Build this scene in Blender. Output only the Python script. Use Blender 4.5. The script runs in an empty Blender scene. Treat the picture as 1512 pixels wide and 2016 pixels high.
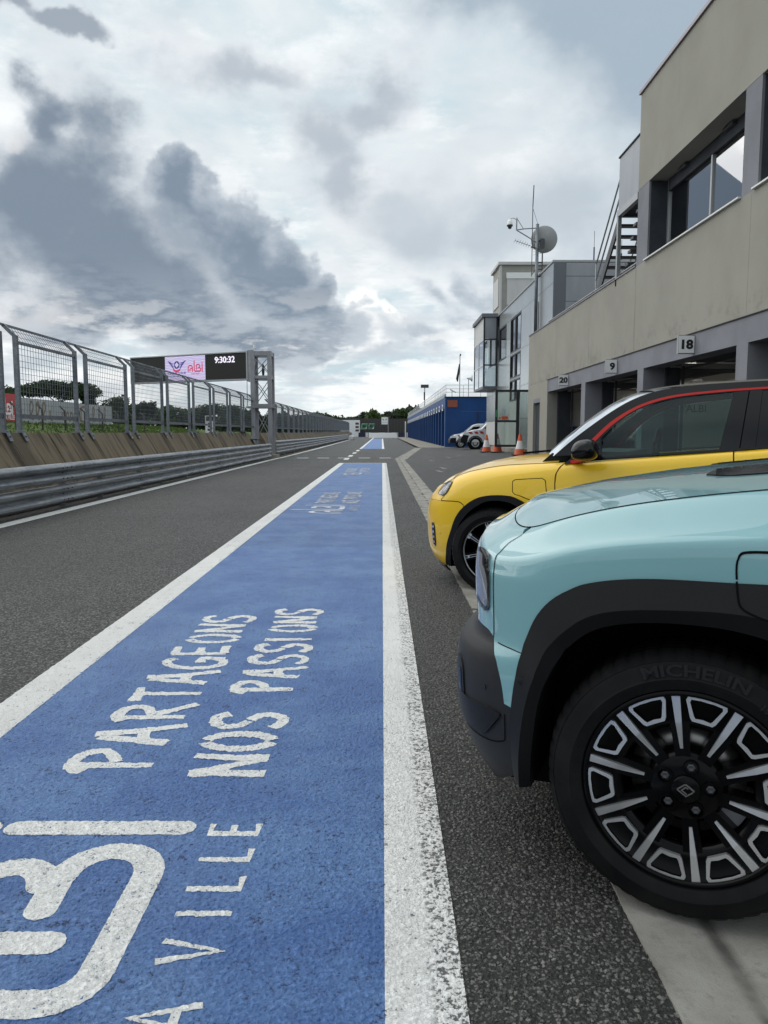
import bpy, bmesh, math, random
import numpy as np
from mathutils import Vector, Matrix
from mathutils.geometry import delaunay_2d_cdt

R = math.radians
SC = bpy.context.scene
COL = SC.collection
rnd = random.Random(7)

# ---------------------------------------------------------------- camera
cam_d = bpy.data.cameras.new('camera')
cam = bpy.data.objects.new('camera', cam_d)
COL.objects.link(cam)
cam_d.sensor_fit = 'HORIZONTAL'
cam_d.sensor_width = 36.0
cam_d.lens = 36.0 * 1514.0 / 1512.0
cam_d.clip_start = 0.05
cam_d.clip_end = 5000
cam.location = (0, 0, 1.2)
cam.rotation_euler = (R(90) - math.atan(156 / 1514), 0, -math.atan(4 / 1514))
SC.camera = cam

# ---------------------------------------------------------------- view
SC.view_settings.view_transform = 'Standard'
SC.view_settings.look = 'None'
SC.view_settings.gamma = 1.0
SC.view_settings.exposure = 0.35
SC.view_settings.use_curve_mapping = False
SC.render.engine = 'CYCLES'
SC.cycles.max_bounces = 8
SC.cycles.transparent_max_bounces = 16
SC.cycles.caustics_reflective = False
SC.cycles.caustics_refractive = False
SC.cycles.sample_clamp_indirect = 4.0

SUN_EL, SUN_AZ = R(44), R(-62)      # azimuth from +Y towards +X

# ---------------------------------------------------------------- node helper
class NT:
    def __init__(self, tree):
        self.t = tree
        self.n = tree.nodes
        self.l = tree.links
    def new(self, typ, **kw):
        nd = self.n.new(typ)
        for k, v in kw.items():
            setattr(nd, k, v)
        return nd
    def put(self, sock, val):
        if isinstance(val, bpy.types.NodeSocket):
            self.l.new(val, sock)
        elif val is not None:
            if isinstance(val, (tuple, list)) and len(val) == 3 and sock.type == 'RGBA':
                val = (*val, 1)
            sock.default_value = val
    def math(self, op, a, b=None, c=None, clamp=False):
        nd = self.new('ShaderNodeMath', operation=op, use_clamp=clamp)
        for i, v in enumerate((a, b, c)):
            if v is not None:
                self.put(nd.inputs[i], v)
        return nd.outputs[0]
    def vmath(self, op, a, b=None, scale=None):
        nd = self.new('ShaderNodeVectorMath', operation=op)
        self.put(nd.inputs[0], a)
        if b is not None:
            self.put(nd.inputs[1], b)
        if scale is not None:
            self.put(nd.inputs['Scale'], scale)
        return nd.outputs['Value' if op in ('LENGTH', 'DOT_PRODUCT', 'DISTANCE') else 'Vector']
    def noise(self, vec, scale, detail=4, rough=.55, dist=0, col=False, lac=2.0):
        nd = self.new('ShaderNodeTexNoise')
        if vec is not None:
            self.put(nd.inputs['Vector'], vec)
        nd.inputs['Scale'].default_value = scale
        nd.inputs['Detail'].default_value = detail
        nd.inputs['Roughness'].default_value = rough
        nd.inputs['Lacunarity'].default_value = lac
        nd.inputs['Distortion'].default_value = dist
        return nd.outputs['Color' if col else 'Fac']
    def voro(self, vec, scale, feature='F1', out='Distance', rand=1.0):
        nd = self.new('ShaderNodeTexVoronoi', feature=feature)
        if vec is not None:
            self.put(nd.inputs['Vector'], vec)
        nd.inputs['Scale'].default_value = scale
        nd.inputs['Randomness'].default_value = rand
        return nd.outputs[out]
    def step(self, v, lo, hi, a=0.0, b=1.0):
        nd = self.new('ShaderNodeMapRange', interpolation_type='SMOOTHSTEP')
        self.put(nd.inputs['Value'], v)
        self.put(nd.inputs['From Min'], lo)
        self.put(nd.inputs['From Max'], hi)
        self.put(nd.inputs['To Min'], a)
        self.put(nd.inputs['To Max'], b)
        return nd.outputs[0]
    def mix(self, f, a, b, mode='MIX'):
        nd = self.new('ShaderNodeMix', data_type='RGBA', blend_type=mode)
        self.put(nd.inputs[0], f)
        self.put(nd.inputs[6], a)
        self.put(nd.inputs[7], b)
        return nd.outputs[2]
    def sep(self, v):
        nd = self.new('ShaderNodeSeparateXYZ')
        self.put(nd.inputs[0], v)
        return nd.outputs
    def comb(self, x, y, z=0.0):
        nd = self.new('ShaderNodeCombineXYZ')
        for i, v in enumerate((x, y, z)):
            self.put(nd.inputs[i], v)
        return nd.outputs[0]

# ---------------------------------------------------------------- world: daylight sky with broken cloud
def build_world():
    w = bpy.data.worlds.new('World')
    SC.world = w
    w.use_nodes = True
    w.cycles.sampling_method = 'MANUAL'
    w.cycles.sample_map_resolution = 256
    t = NT(w.node_tree)
    t.n.clear()
    out = t.new('ShaderNodeOutputWorld')
    bg = t.new('ShaderNodeBackground')
    bg.inputs['Strength'].default_value = 0.12
    sky = t.new('ShaderNodeTexSky', sky_type='NISHITA')
    sky.sun_disc = False
    sky.sun_elevation = SUN_EL
    sky.sun_rotation = SUN_AZ
    sky.altitude = 170
    sky.dust_density = 2.0
    d = t.new('ShaderNodeTexCoord').outputs['Generated']
    x, y, z = t.sep(d)
    az = t.math('ARCTAN2', x, y)
    el = t.math('ARCSINE', z)
    # billows: noise in the direction sphere, finer towards the horizon
    dn = t.vmath('MULTIPLY', d, (1.0, 1.0, 1.25))
    n1 = t.noise(dn, 4.2, 7, .52)
    n2 = t.noise(t.vmath('ADD', dn, (3.3, 1.7, 9.1)), 8.5, 6, .55)
    n3 = t.noise(t.vmath('ADD', dn, (7.9, 4.2, 2.6)), 2.3, 5, .5)
    bil = t.math('SUBTRACT', t.math('ADD', t.math('MULTIPLY', n1, .72), t.math('MULTIPLY', n2, .28)), .5)
    # streaky veil: flattened by perspective
    den = t.math('ADD', z, .13)
    p = t.comb(t.math('DIVIDE', x, den), t.math('DIVIDE', y, den), 0.0)
    v1 = t.noise(p, 1.25, 8, .60, .25)
    v2 = t.noise(t.vmath('ADD', p, (5.0, 2.0, 0)), 4.5, 7, .62)
    wc = t.sep(t.vmath('SUBTRACT', t.noise(t.vmath('ADD', dn, (1.1, 6.3, 4.4)), 5.0, 6, .54, col=True), (.5, .5, .5)))
    azw = t.math('ADD', az, t.math('MULTIPLY', wc[0], .27))
    elw = t.math('ADD', el, t.math('MULTIPLY', wc[1], .20))
    def blobs(lst):
        a = None
        for px, py, rx, ry, rot in lst:
            cx, cy = math.atan((px - 752) / 1514), math.atan((852 - py) / 1514)
            dx, dy = t.math('SUBTRACT', azw, cx), t.math('SUBTRACT', elw, cy)
            c, s = math.cos(R(rot)), math.sin(R(rot))
            u = t.math('MULTIPLY', t.math('ADD', t.math('MULTIPLY', dx, c), t.math('MULTIPLY', dy, s)), 1514 / rx)
            v = t.math('MULTIPLY', t.math('SUBTRACT', t.math('MULTIPLY', dy, c), t.math('MULTIPLY', dx, s)), 1514 / ry)
            r = t.math('SUBTRACT', 1.0, t.math('SQRT', t.math('ADD', t.math('MULTIPLY', u, u), t.math('MULTIPLY', v, v))))
            a = r if a is None else t.math('SMOOTH_MAX', a, r, .25)
        return a
    def cloud(base, lst, amp, lo, hi, edge, core, clo, chi, op=1.0):
        dens = t.math('ADD', blobs(lst), t.math('MULTIPLY', bil, amp * 2.6))
        al = t.math('MULTIPLY', t.step(dens, lo, hi), op)
        deep = t.step(t.math('ADD', dens, t.math('MULTIPLY', t.math('SUBTRACT', n2, .5), .9)), clo, chi)
        return t.mix(al, base, t.mix(deep, edge, core))
    # bright veil with pale blue-green gaps
    base = t.mix(t.step(t.math('ADD', t.math('MULTIPLY', v1, .65), t.math('MULTIPLY', n3, .35)), .40, .58), (.46, .57, .62), (.68, .715, .735))
    base = t.mix(t.step(v2, .47, .66, 0, .60), base, (.83, .845, .85))
    gre = t.step(t.math('ADD', t.math('MULTIPLY', v1, .45), t.math('MULTIPLY', n1, .55)), .50, .68, 0, .45)
    base = t.mix(gre, base, (.60, .635, .67))
    thin = t.step(t.math('ADD', v1, t.math('MULTIPLY', n3, .5)), .62, .45, 0, .28)
    # the same broken grey cloud goes on all round and overhead
    view = t.math('MULTIPLY', t.step(t.math('ABSOLUTE', az), .75, .45), t.step(el, .75, .5))
    gen = t.step(t.math('ADD', t.math('MULTIPLY', n1, .5), t.math('MULTIPLY', n3, .5)), .46, .58)
    gen = t.math('MULTIPLY', gen, t.math('SUBTRACT', .88, t.math('MULTIPLY', view, .72)))
    base = t.mix(gen, base, t.mix(t.step(n2, .40, .60), (.30, .35, .41), (.52, .565, .61)))
    # grey sheet overhead to the right
    base = cloud(base, [(1200, 50, 460, 210, -10), (1400, 330, 360, 340, 0), (960, 30, 260, 140, 0), (2000, 200, 600, 400, 0)], .75, -.35, .65, (.58, .63, .67), (.30, .37, .44), -.2, .7, .95)
    base = cloud(base, [(1010, 440, 200, 170, 0), (870, 470, 150, 100, 0)], 1.0, -.4, .9, (.62, .66, .69), (.41, .465, .515), -.2, .8, .9)
    # grey mass in the middle
    base = cloud(base, [(650, 270, 220, 125, -14), (715, 350, 120, 110, -20), (540, 190, 190, 70, 0), (780, 220, 130, 80, 20)], 1.15, -.25, .75, (.66, .69, .72), (.36, .405, .46), .0, .85, .85)
    # small dark rags top left, and the bank low on the right
    base = cloud(base, [(62, 124, 66, 30, 5), (165, 138, 85, 24, -8)], 1.0, .0, .55, (.60, .63, .67), (.27, .315, .37), .05, .65, .95)
    base = cloud(base, [(865, 590, 105, 62, -25), (890, 640, 120, 65, 0), (780, 690, 190, 48, 0), (940, 570, 80, 80, 0)], 1.0, -.1, .6, (.66, .69, .72), (.34, .40, .46), .05, .75, .9)
    base = cloud(base, [(690, 645, 70, 40, 0), (650, 690, 120, 36, 0), (740, 665, 50, 50, 0)], 1.2, .0, .45, (.94, .935, .92), (.44, .49, .54), .2, .7, .95)
    # the big dark cumulus bank: back half, then front half with its crisper crown
    base = cloud(base, [(470, 545, 140, 120, -32), (390, 430, 90, 62, -30), (560, 600, 70, 70, 0), (400, 640, 300, 80, -8)], .62, .0, .17, (.40, .45, .505), (.175, .225, .29), .0, .5, .98)
    base = cloud(base, [(130, 420, 225, 165, -18), (80, 300, 95, 65, -20), (260, 540, 260, 150, -25), (-260, 480, 380, 230, 0), (330, 645, 330, 85, -8)], .72, .0, .42, (.50, .545, .59), (.17, .215, .275), -.05, .65, .98)
    base = cloud(base, [(0, 352, 60, 34, 20), (40, 640, 170, 40, 0)], 1.0, -.1, .8, (.76, .755, .75), (.64, .645, .655), .2, .8, .6)
    # low rows of cumulus near the horizon
    lowm = t.math('MULTIPLY', t.step(el, .22, .07), t.step(el, .0, .025))
    ln = t.noise(t.comb(t.math('MULTIPLY', az, 1.5), t.math('MULTIPLY', el, 4.4), 2.0), 5.2, 8, .60)
    base = t.mix(t.math('MULTIPLY', t.step(ln, .47, .60), t.math('MULTIPLY', lowm, .85)), base, (.47, .515, .56))
    base = t.mix(t.math('MULTIPLY', t.step(ln, .50, .40), t.math('MULTIPLY', lowm, .55)), base, (.93, .92, .90))
    base = t.mix(t.step(el, .075, .0, 0, .5), base, (.83, .84, .82))
    cl = t.vmath('SCALE', base, scale=1.0 / .12)
    fin = t.mix(thin, cl, sky.outputs[0])
    t.l.new(fin, bg.inputs['Color'])
    t.l.new(bg.outputs[0], out.inputs['Surface'])
build_world()

sun_d = bpy.data.lights.new('sun', 'SUN')
sun_d.energy = 1.5
sun_d.angle = R(85)
sun_d.color = (1.0, .96, .90)
sun = bpy.data.objects.new('sun', sun_d)
COL.objects.link(sun)
sdir = Vector((math.sin(SUN_AZ) * math.cos(SUN_EL), math.cos(SUN_AZ) * math.cos(SUN_EL), math.sin(SUN_EL)))
sun.rotation_euler = sdir.to_track_quat('Z', 'Y').to_euler()

# ---------------------------------------------------------------- object helpers
def tag(o, label=None, cat=None, group=None, kind=None):
    if label: o['label'] = label
    if cat: o['category'] = cat
    if group: o['group'] = group
    if kind: o['kind'] = kind
    return o
def empty(name, loc=(0, 0, 0), parent=None):
    o = bpy.data.objects.new(name, None)
    o.empty_display_size = .2
    COL.objects.link(o)
    o.location = loc
    if parent:
        o.parent = parent
    return o
def thing(name, label, cat, loc=(0, 0, 0), group=None):
    return tag(empty(name, loc), label, cat, group)
def adopt(o, parent, local=False):
    """parent without moving: meshes are written in world coordinates"""
    o.parent = parent
    if not local:
        m = Matrix.Identity(4)
        p = parent
        while p is not None:
            m = p.matrix_basis.copy() if p.parent is None else (p.matrix_parent_inverse @ p.matrix_basis)
            chain = m
            q = p.parent
            while q is not None:
                chain = (q.matrix_parent_inverse @ q.matrix_basis if q.parent else q.matrix_basis) @ chain
                q = q.parent
            o.matrix_parent_inverse = chain.inverted()
            break
    return o
def mesh_obj(name, verts, faces, mat, parent=None, smooth=False, local=False, normals=None):
    me = bpy.data.meshes.new(name)
    me.from_pydata([tuple(map(float, v)) for v in verts], [], [tuple(map(int, f)) for f in faces])
    if mat is not None:
        me.materials.append(mat)
    if smooth or normals is not None:
        me.polygons.foreach_set('use_smooth', [True] * len(me.polygons))
    me.update()
    if normals is not None:
        me.normals_split_custom_set_from_vertices([tuple(map(float, n)) for n in normals])
    o = bpy.data.objects.new(name, me)
    COL.objects.link(o)
    if parent is not None:
        adopt(o, parent, local)
    return o
class MB:
    def __init__(self):
        self.v, self.f = [], []
    def add(self, vs, fs):
        k = len(self.v)
        self.v += [tuple(v) for v in vs]
        self.f += [tuple(i + k for i in f) for f in fs]
        return self
    def box(self, x0, x1, y0, y1, z0, z1):
        return self.add([(x0, y0, z0), (x1, y0, z0), (x1, y1, z0), (x0, y1, z0), (x0, y0, z1), (x1, y0, z1), (x1, y1, z1), (x0, y1, z1)],
                        [(3, 2, 1, 0), (4, 5, 6, 7), (0, 1, 5, 4), (1, 2, 6, 5), (2, 3, 7, 6), (3, 0, 4, 7)])
    def bar(self, a, b, w, h=None, up=(0, 0, 1)):
        a, b = Vector(a), Vector(b)
        h = h or w
        d = (b - a).normalized()
        u = Vector(up)
        if abs(d.dot(u)) > .98:
            u = Vector((0, 1, 0))
        s = d.cross(u).normalized() * (w / 2)
        u = s.cross(d).normalized() * (h / 2)
        vs = [p + i * s + j * u for p in (a, b) for i, j in ((-1, -1), (1, -1), (1, 1), (-1, 1))]
        return self.add(vs, [(0, 1, 2, 3), (7, 6, 5, 4), (0, 4, 5, 1), (1, 5, 6, 2), (2, 6, 7, 3), (3, 7, 4, 0)])
    def tube(self, pts, r, n=8, cap=True):
        pts = [Vector(p) for p in pts]
        k = len(self.v)
        ref = None
        for i, p in enumerate(pts):
            d = (pts[min(i + 1, len(pts) - 1)] - pts[max(i - 1, 0)]).normalized()
            if ref is None or abs(d.dot(ref)) > .95:
                ref = Vector((0, 0, 1)) if abs(d.z) < .9 else Vector((0, 1, 0))
            s = d.cross(ref).normalized()
            u = s.cross(d)
            rr = r[i] if isinstance(r, (list, tuple)) else r
            for j in range(n):
                a = 2 * math.pi * j / n
                self.v.append(tuple(p + (s * math.cos(a) + u * math.sin(a)) * rr))
        for i in range(len(pts) - 1):
            for j in range(n):
                a, b = k + i * n + j, k + i * n + (j + 1) % n
                self.f.append((a, b, b + n, a + n))
        if cap:
            self.f.append(tuple(k + j for j in range(n))[::-1])
            self.f.append(tuple(k + (len(pts) - 1) * n + j for j in range(n)))
        return self
    def prism(self, poly, a, b):
        """poly: list of 2D points, a and b: functions (u,v)->3D for the two ends"""
        n = len(poly)
        vs = [a(*p) for p in poly] + [b(*p) for p in poly]
        fs = [tuple(range(n))[::-1], tuple(range(n, 2 * n))] + [(i, (i + 1) % n, n + (i + 1) % n, n + i) for i in range(n)]
        return self.add(vs, fs)
    def lathe(self, prof, n, T):
        """prof: (r,h) list; T maps (r*cos, r*sin, h) to 3D"""
        k = len(self.v)
        for r, h in prof:
            for j in range(n):
                a = 2 * math.pi * j / n
                self.v.append(tuple(T(r * math.cos(a), r * math.sin(a), h)))
        for i in range(len(prof) - 1):
            for j in range(n):
                a, b = k + i * n + j, k + i * n + (j + 1) % n
                self.f.append((a, b, b + n, a + n))
        return self
    def build(self, name, mat, parent=None, smooth=False, local=False, fix=True):
        o = mesh_obj(name, self.v, self.f, mat, parent, smooth, local)
        if fix:
            bm = bmesh.new()
            bm.from_mesh(o.data)
            bmesh.ops.recalc_face_normals(bm, faces=bm.faces)
            bm.to_mesh(o.data)
            bm.free()
        return o
def copy_tree(o, parent=None, loc=None):
    c = o.copy()
    COL.objects.link(c)
    if parent is not None:
        c.parent = parent
    if loc is not None:
        c.location = loc
    for ch in o.children:
        copy_tree(ch, c)
    return c
def smooth_by_angle(o, deg=40):
    me = o.data
    me.polygons.foreach_set('use_smooth', [True] * len(me.polygons))
    bm = bmesh.new()
    bm.from_mesh(me)
    for e in bm.edges:
        e.smooth = not (len(e.link_faces) == 2 and e.calc_face_angle(0) > R(deg))
    bm.to_mesh(me)
    bm.free()
def text_geo(s, size=1.0, offset=0.0, res=3, align='LEFT'):
    cu = bpy.data.curves.new('t', 'FONT')
    cu.body = s
    cu.size = size
    cu.offset = offset
    cu.resolution_u = res
    cu.align_x = align
    cu.fill_mode = 'FRONT' if hasattr(cu, 'fill_mode') else cu.fill_mode
    o = bpy.data.objects.new('t', cu)
    COL.objects.link(o)
    dg = bpy.context.evaluated_depsgraph_get()
    me = bpy.data.meshes.new_from_object(o.evaluated_get(dg))
    vs = [v.co.copy() for v in me.vertices]
    fs = [tuple(p.vertices) for p in me.polygons]
    bpy.data.objects.remove(o)
    bpy.data.curves.remove(cu)
    bpy.data.meshes.remove(me)
    return vs, fs
def put_text(name, s, size, T, mat, parent, offset=0.0, thick=.006, align='CENTER', res=3):
    """T maps (u, v, depth) to world"""
    vs, fs = text_geo(s, size, offset, res, align)
    n = len(vs)
    from collections import Counter
    V = [T(v.x, v.y, thick) for v in vs] + [T(v.x, v.y, 0) for v in vs]
    cnt = Counter()
    for f in fs:
        for i in range(len(f)):
            cnt[(f[i], f[(i + 1) % len(f)])] += 1
    Fa = list(fs)
    for (a, b) in cnt:
        if (b, a) not in cnt:
            Fa.append((a, a + n, b + n, b))
    return mesh_obj(name, V, Fa, mat, parent)
# ---------------------------------------------------------------- materials
M = {}
def mat(name, base=(.5, .5, .5), rough=.6, metal=0.0, spec=.5, coat=0.0, coat_rough=.03, fn=None, emit=None, es=1.0):
    m = bpy.data.materials.new(name)
    m.use_nodes = True
    t = NT(m.node_tree)
    b = t.n['Principled BSDF']
    b.inputs['Base Color'].default_value = (*base, 1)
    b.inputs['Roughness'].default_value = rough
    b.inputs['Metallic'].default_value = metal
    b.inputs['Specular IOR Level'].default_value = spec
    b.inputs['Coat Weight'].default_value = coat
    b.inputs['Coat Roughness'].default_value = coat_rough
    if emit:
        b.inputs['Emission Color'].default_value = (*emit, 1)
        b.inputs['Emission Strength'].default_value = es
    if fn:
        fn(t, b)
    M[name] = m
    return m
def objco(t):
    return t.new('ShaderNodeTexCoord').outputs['Object']
def geopos(t):
    return t.new('ShaderNodeNewGeometry').outputs['Position']
def bump(t, b, h, dist, strength=1.0):
    nd = t.new('ShaderNodeBump')
    nd.inputs['Strength'].default_value = strength
    nd.inputs['Distance'].default_value = dist
    t.put(nd.inputs['Height'], h)
    t.l.new(nd.outputs[0], b.inputs['Normal'])
def mottled(c1, c2, scale=3.0, detail=6, fine=60.0, bd=.002, lo=.35, hi=.65):
    def fn(t, b):
        p = geopos(t)
        f = t.step(t.noise(p, scale, detail, .6), lo, hi)
        c = t.mix(f, c1, c2)
        g = t.noise(p, fine, 3, .6)
        c = t.mix(t.step(g, .3, .7, 0, .25), c, tuple(v * .6 for v in c1))
        t.l.new(c, b.inputs['Base Color'])
        if bd:
            bump(t, b, g, bd)
    return fn

def stones(t, p, scale):
    """angular chippings: flat-topped cells with narrow tar between"""
    wv = t.vmath('ADD', p, t.vmath('SCALE', t.vmath('SUBTRACT', t.noise(p, scale * .9, 3, .6, col=True), (.5, .5, .5)), scale=1.5 / scale))
    d = t.voro(wv, scale)
    cc = t.sep(t.voro(wv, scale, out='Color'))
    return wv, d, cc

def displace(t, h, scale):
    nd = t.new('ShaderNodeDisplacement')
    nd.inputs['Midlevel'].default_value = 0.0
    nd.inputs['Scale'].default_value = scale
    t.put(nd.inputs['Height'], h)
    t.l.new(nd.outputs[0], t.n['Material Output'].inputs['Displacement'])
def asphalt_fn(scale, c_tar, c_lo, c_hi, bd, patch=.25, disp=0.0):
    def fn(t, b):
        p = geopos(t)
        wv, d, cc = stones(t, p, scale)
        r, g, bl = cc[0], cc[1], cc[2]
        top = t.step(d, .60, .30)
        c = t.mix(t.math('POWER', r, 1.6), c_lo, c_hi)
        c = t.mix(t.step(g, .968, .98), c, (.26, .25, .235))
        c = t.mix(t.step(top, .0, .6), c_tar, c)
        big = t.noise(p, .35, 5, .6)
        c = t.mix(t.step(big, .38, .66, 0, patch), c, tuple(v * .55 for v in c_lo))
        c = t.mix(t.step(t.noise(t.vmath('MULTIPLY', p, (1.6, .12, 1)), 1.0, 4, .6), .5, .72, 0, patch), c, (.105, .103, .098))
        t.l.new(c, b.inputs['Base Color'])
        t.l.new(t.step(bl, 0, 1, .48, .80), b.inputs['Roughness'])
        h = t.math('ADD', t.math('MULTIPLY', top, .55), t.math('MULTIPLY', g, .55))
        h = t.math('ADD', h, t.math('MULTIPLY', t.noise(p, scale * 2.2, 3, .6), .5))
        bump(t, b, h, bd)
        if disp:
            displace(t, t.math('ADD', t.math('MULTIPLY', top, .5), t.math('ADD', t.math('MULTIPLY', g, .55), t.math('MULTIPLY', t.noise(p, scale * 1.3, 3, .6), .5))), disp)
    return fn
mat('asphalt_lane', (.05, .05, .05), .8, spec=.35, fn=asphalt_fn(78, (.030, .030, .030), (.070, .070, .068), (.30, .296, .28), .010, .42))
mat('asphalt_edge', (.05, .05, .05), .8, spec=.4, fn=asphalt_fn(100, (.028, .028, .027), (.084, .084, .081), (.225, .222, .207), .003, .12, .0058))
M['asphalt_edge'].displacement_method = 'BOTH'
mat('asphalt_apron', (.05, .05, .05), .8, spec=.35, fn=asphalt_fn(120, (.032, .032, .032), (.066, .066, .066), (.17, .168, .163), .006, .35))
mat('asphalt_track', (.055, .055, .055), .85, spec=.3)

def paint_fn(c1, c2, scale, bd, chip, chip_c=(.05, .05, .05), worn=None, seed=0.0, disp=0.0):
    def fn(t, b):
        p = geopos(t)
        wv, d, cc = stones(t, p, scale)
        top = t.step(d, .62, .22)
        n1 = t.noise(p, scale * .85, 6, .68)
        n2 = t.noise(t.vmath('ADD', p, (3.1 + seed, 7.7, 0)), 2.2, 5, .65)
        n3 = t.noise(t.vmath('ADD', p, (1.1, 2.7 + seed, 0)), 14, 4, .6)
        c = t.mix(t.step(n2, .36, .64), c1, c2)
        pit = t.math('MULTIPLY', t.step(t.math('ADD', n1, t.math('MULTIPLY', t.math('SUBTRACT', n3, .5), .5)), .40 + chip, .34 + chip), t.step(top, .95, .5))
        if worn:
            x = t.sep(p)[0]
            wz = t.step(x, worn[0], worn[1])
            pit2 = t.math('MULTIPLY', t.math('MULTIPLY', t.step(n1, .50, .44), wz), t.step(top, 1.0, .6))
            pit = t.math('MAXIMUM', pit, pit2)
        fade = t.noise(t.vmath('MULTIPLY', p, (2.2, .5, 1)), .8, 6, .68)
        c = t.mix(t.step(fade, .48, .72, 0, .30), c, tuple(min(.9, v * .75 + .10) for v in c2))
        c = t.mix(t.step(t.noise(t.vmath('MULTIPLY', p, (5.0, .35, 1)), 1.1, 5, .65), .56, .74, 0, .22), c, tuple(v * .45 for v in c1))
        c = t.mix(pit, c, chip_c)
        t.l.new(c, b.inputs['Base Color'])
        h = t.math('ADD', t.math('MULTIPLY', top, .35), t.math('MULTIPLY', n1, 1.9))
        h = t.math('ADD', h, t.math('MULTIPLY', cc[1], .25))
        bump(t, b, h, bd)
        if disp:
            displace(t, t.math('ADD', t.math('MULTIPLY', top, .30), t.math('ADD', t.math('MULTIPLY', t.step(n1, .30, .62), .75), t.math('MULTIPLY', cc[1], .25))), disp)
    return fn
PB = ((.074, .170, .425), (.124, .245, .505))
mat('paint_blue', (.06, .14, .44), .5, spec=.45, fn=paint_fn(*PB, 92, .011, .005, (.03, .05, .12)))
mat('paint_blue_near', (.06, .14, .44), .5, spec=.45, fn=paint_fn(*PB, 92, .003, .0, (.035, .06, .15), disp=.0046))
mat('paint_white', (.78, .78, .76), .55, spec=.4, fn=paint_fn((.80, .80, .78), (.86, .86, .84), 92, .008, .0, (.13, .13, .13), worn=(.085, .11)))
mat('paint_white_near', (.78, .78, .76), .55, spec=.4, fn=paint_fn((.82, .82, .80), (.88, .88, .86), 92, .002, -.03, (.16, .16, .16), worn=(.095, .125), disp=.0046))
mat('paint_white_left', (.78, .78, .76), .55, spec=.4, fn=paint_fn((.78, .78, .76), (.85, .85, .83), 92, .007, .02, (.22, .22, .21), seed=5))
mat('paint_white_left_near', (.78, .78, .76), .55, spec=.4, fn=paint_fn((.80, .80, .78), (.86, .86, .84), 92, .002, -.01, (.26, .26, .25), seed=5, disp=.0046))
mat('paint_letter', (.78, .78, .76), .55, spec=.4, fn=paint_fn((.84, .84, .82), (.88, .88, .86), 92, .002, -.005, (.30, .32, .36), disp=.0046))
mat('paint_letter_far', (.7, .72, .75), .6, fn=paint_fn((.40, .46, .60), (.70, .72, .77), 92, .004, .05, (.12, .18, .38), seed=2))
for k_ in ('paint_blue_near', 'paint_white_near', 'paint_white_left_near', 'paint_letter'):
    M[k_].displacement_method = 'BOTH'
mat('paint_faded', (.3, .3, .3), .7, fn=mottled((.10, .10, .10), (.22, .22, .21), 4))

def gutter_fn(t, b):
    p = geopos(t)
    n = t.noise(p, 3.0, 7, .62)
    c = t.mix(t.step(n, .32, .68), (.215, .205, .18), (.37, .36, .33))
    c = t.mix(t.step(t.noise(p, 9, 6, .7), .52, .70, 0, .45), c, (.17, .16, .14))
    c = t.mix(t.step(t.noise(p, 24, 5, .7), .50, .72, 0, .5), c, (.13, .12, .105))
    x = t.sep(p)[0]
    dirt = t.math('MULTIPLY', t.step(t.math('ABSOLUTE', t.math('SUBTRACT', x, .80)), .035, .004), t.step(t.noise(p, 2.2, 4, .6), .42, .58))
    c = t.mix(t.math('MULTIPLY', dirt, .75), c, (.035, .034, .028))
    grain = t.noise(p, 230, 3, .7)
    c = t.mix(t.step(grain, .6, .75, 0, .35), c, (.42, .41, .38))
    t.l.new(c, b.inputs['Base Color'])
    bump(t, b, t.math('ADD', grain, t.math('MULTIPLY', t.noise(p, 40, 4, .6), .8)), .002)
mat('concrete_gutter', (.3, .29, .26), .85, spec=.3, fn=gutter_fn)
mat('tar_joint', (.02, .02, .018), .9)
mat('concrete_old', (.3, .28, .24), .9, fn=mottled((.23, .215, .18), (.34, .32, .28), 1.2))

def pitwall_fn(t, b):
    p = geopos(t)
    x, y, z = t.sep(p)
    q = t.comb(t.math('MULTIPLY', y, 5.0), t.math('MULTIPLY', z, .55), 0.0)
    s1 = t.noise(q, 1.0, 6, .62, .3)
    s2 = t.noise(t.comb(t.math('MULTIPLY', y, 1.3), t.math('MULTIPLY', z, .3), 4.0), 1.0, 5, .6)
    c = t.mix(t.noise(p, 1.4, 6, .6), (.19, .145, .095), (.30, .25, .18))
    c = t.mix(t.step(s1, .48, .66, 0, .85), c, (.045, .038, .030))
    c = t.mix(t.step(s2, .50, .66, 0, .55), c, (.060, .050, .040))
    c = t.mix(t.step(t.noise(p, 60, 4, .7), .55, .75, 0, .4), c, (.36, .31, .24))
    t.l.new(c, b.inputs['Base Color'])
    bump(t, b, t.noise(p, 35, 5, .65), .004)
mat('concrete_pitwall', (.25, .21, .16), .9, spec=.25, fn=pitwall_fn)

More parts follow.
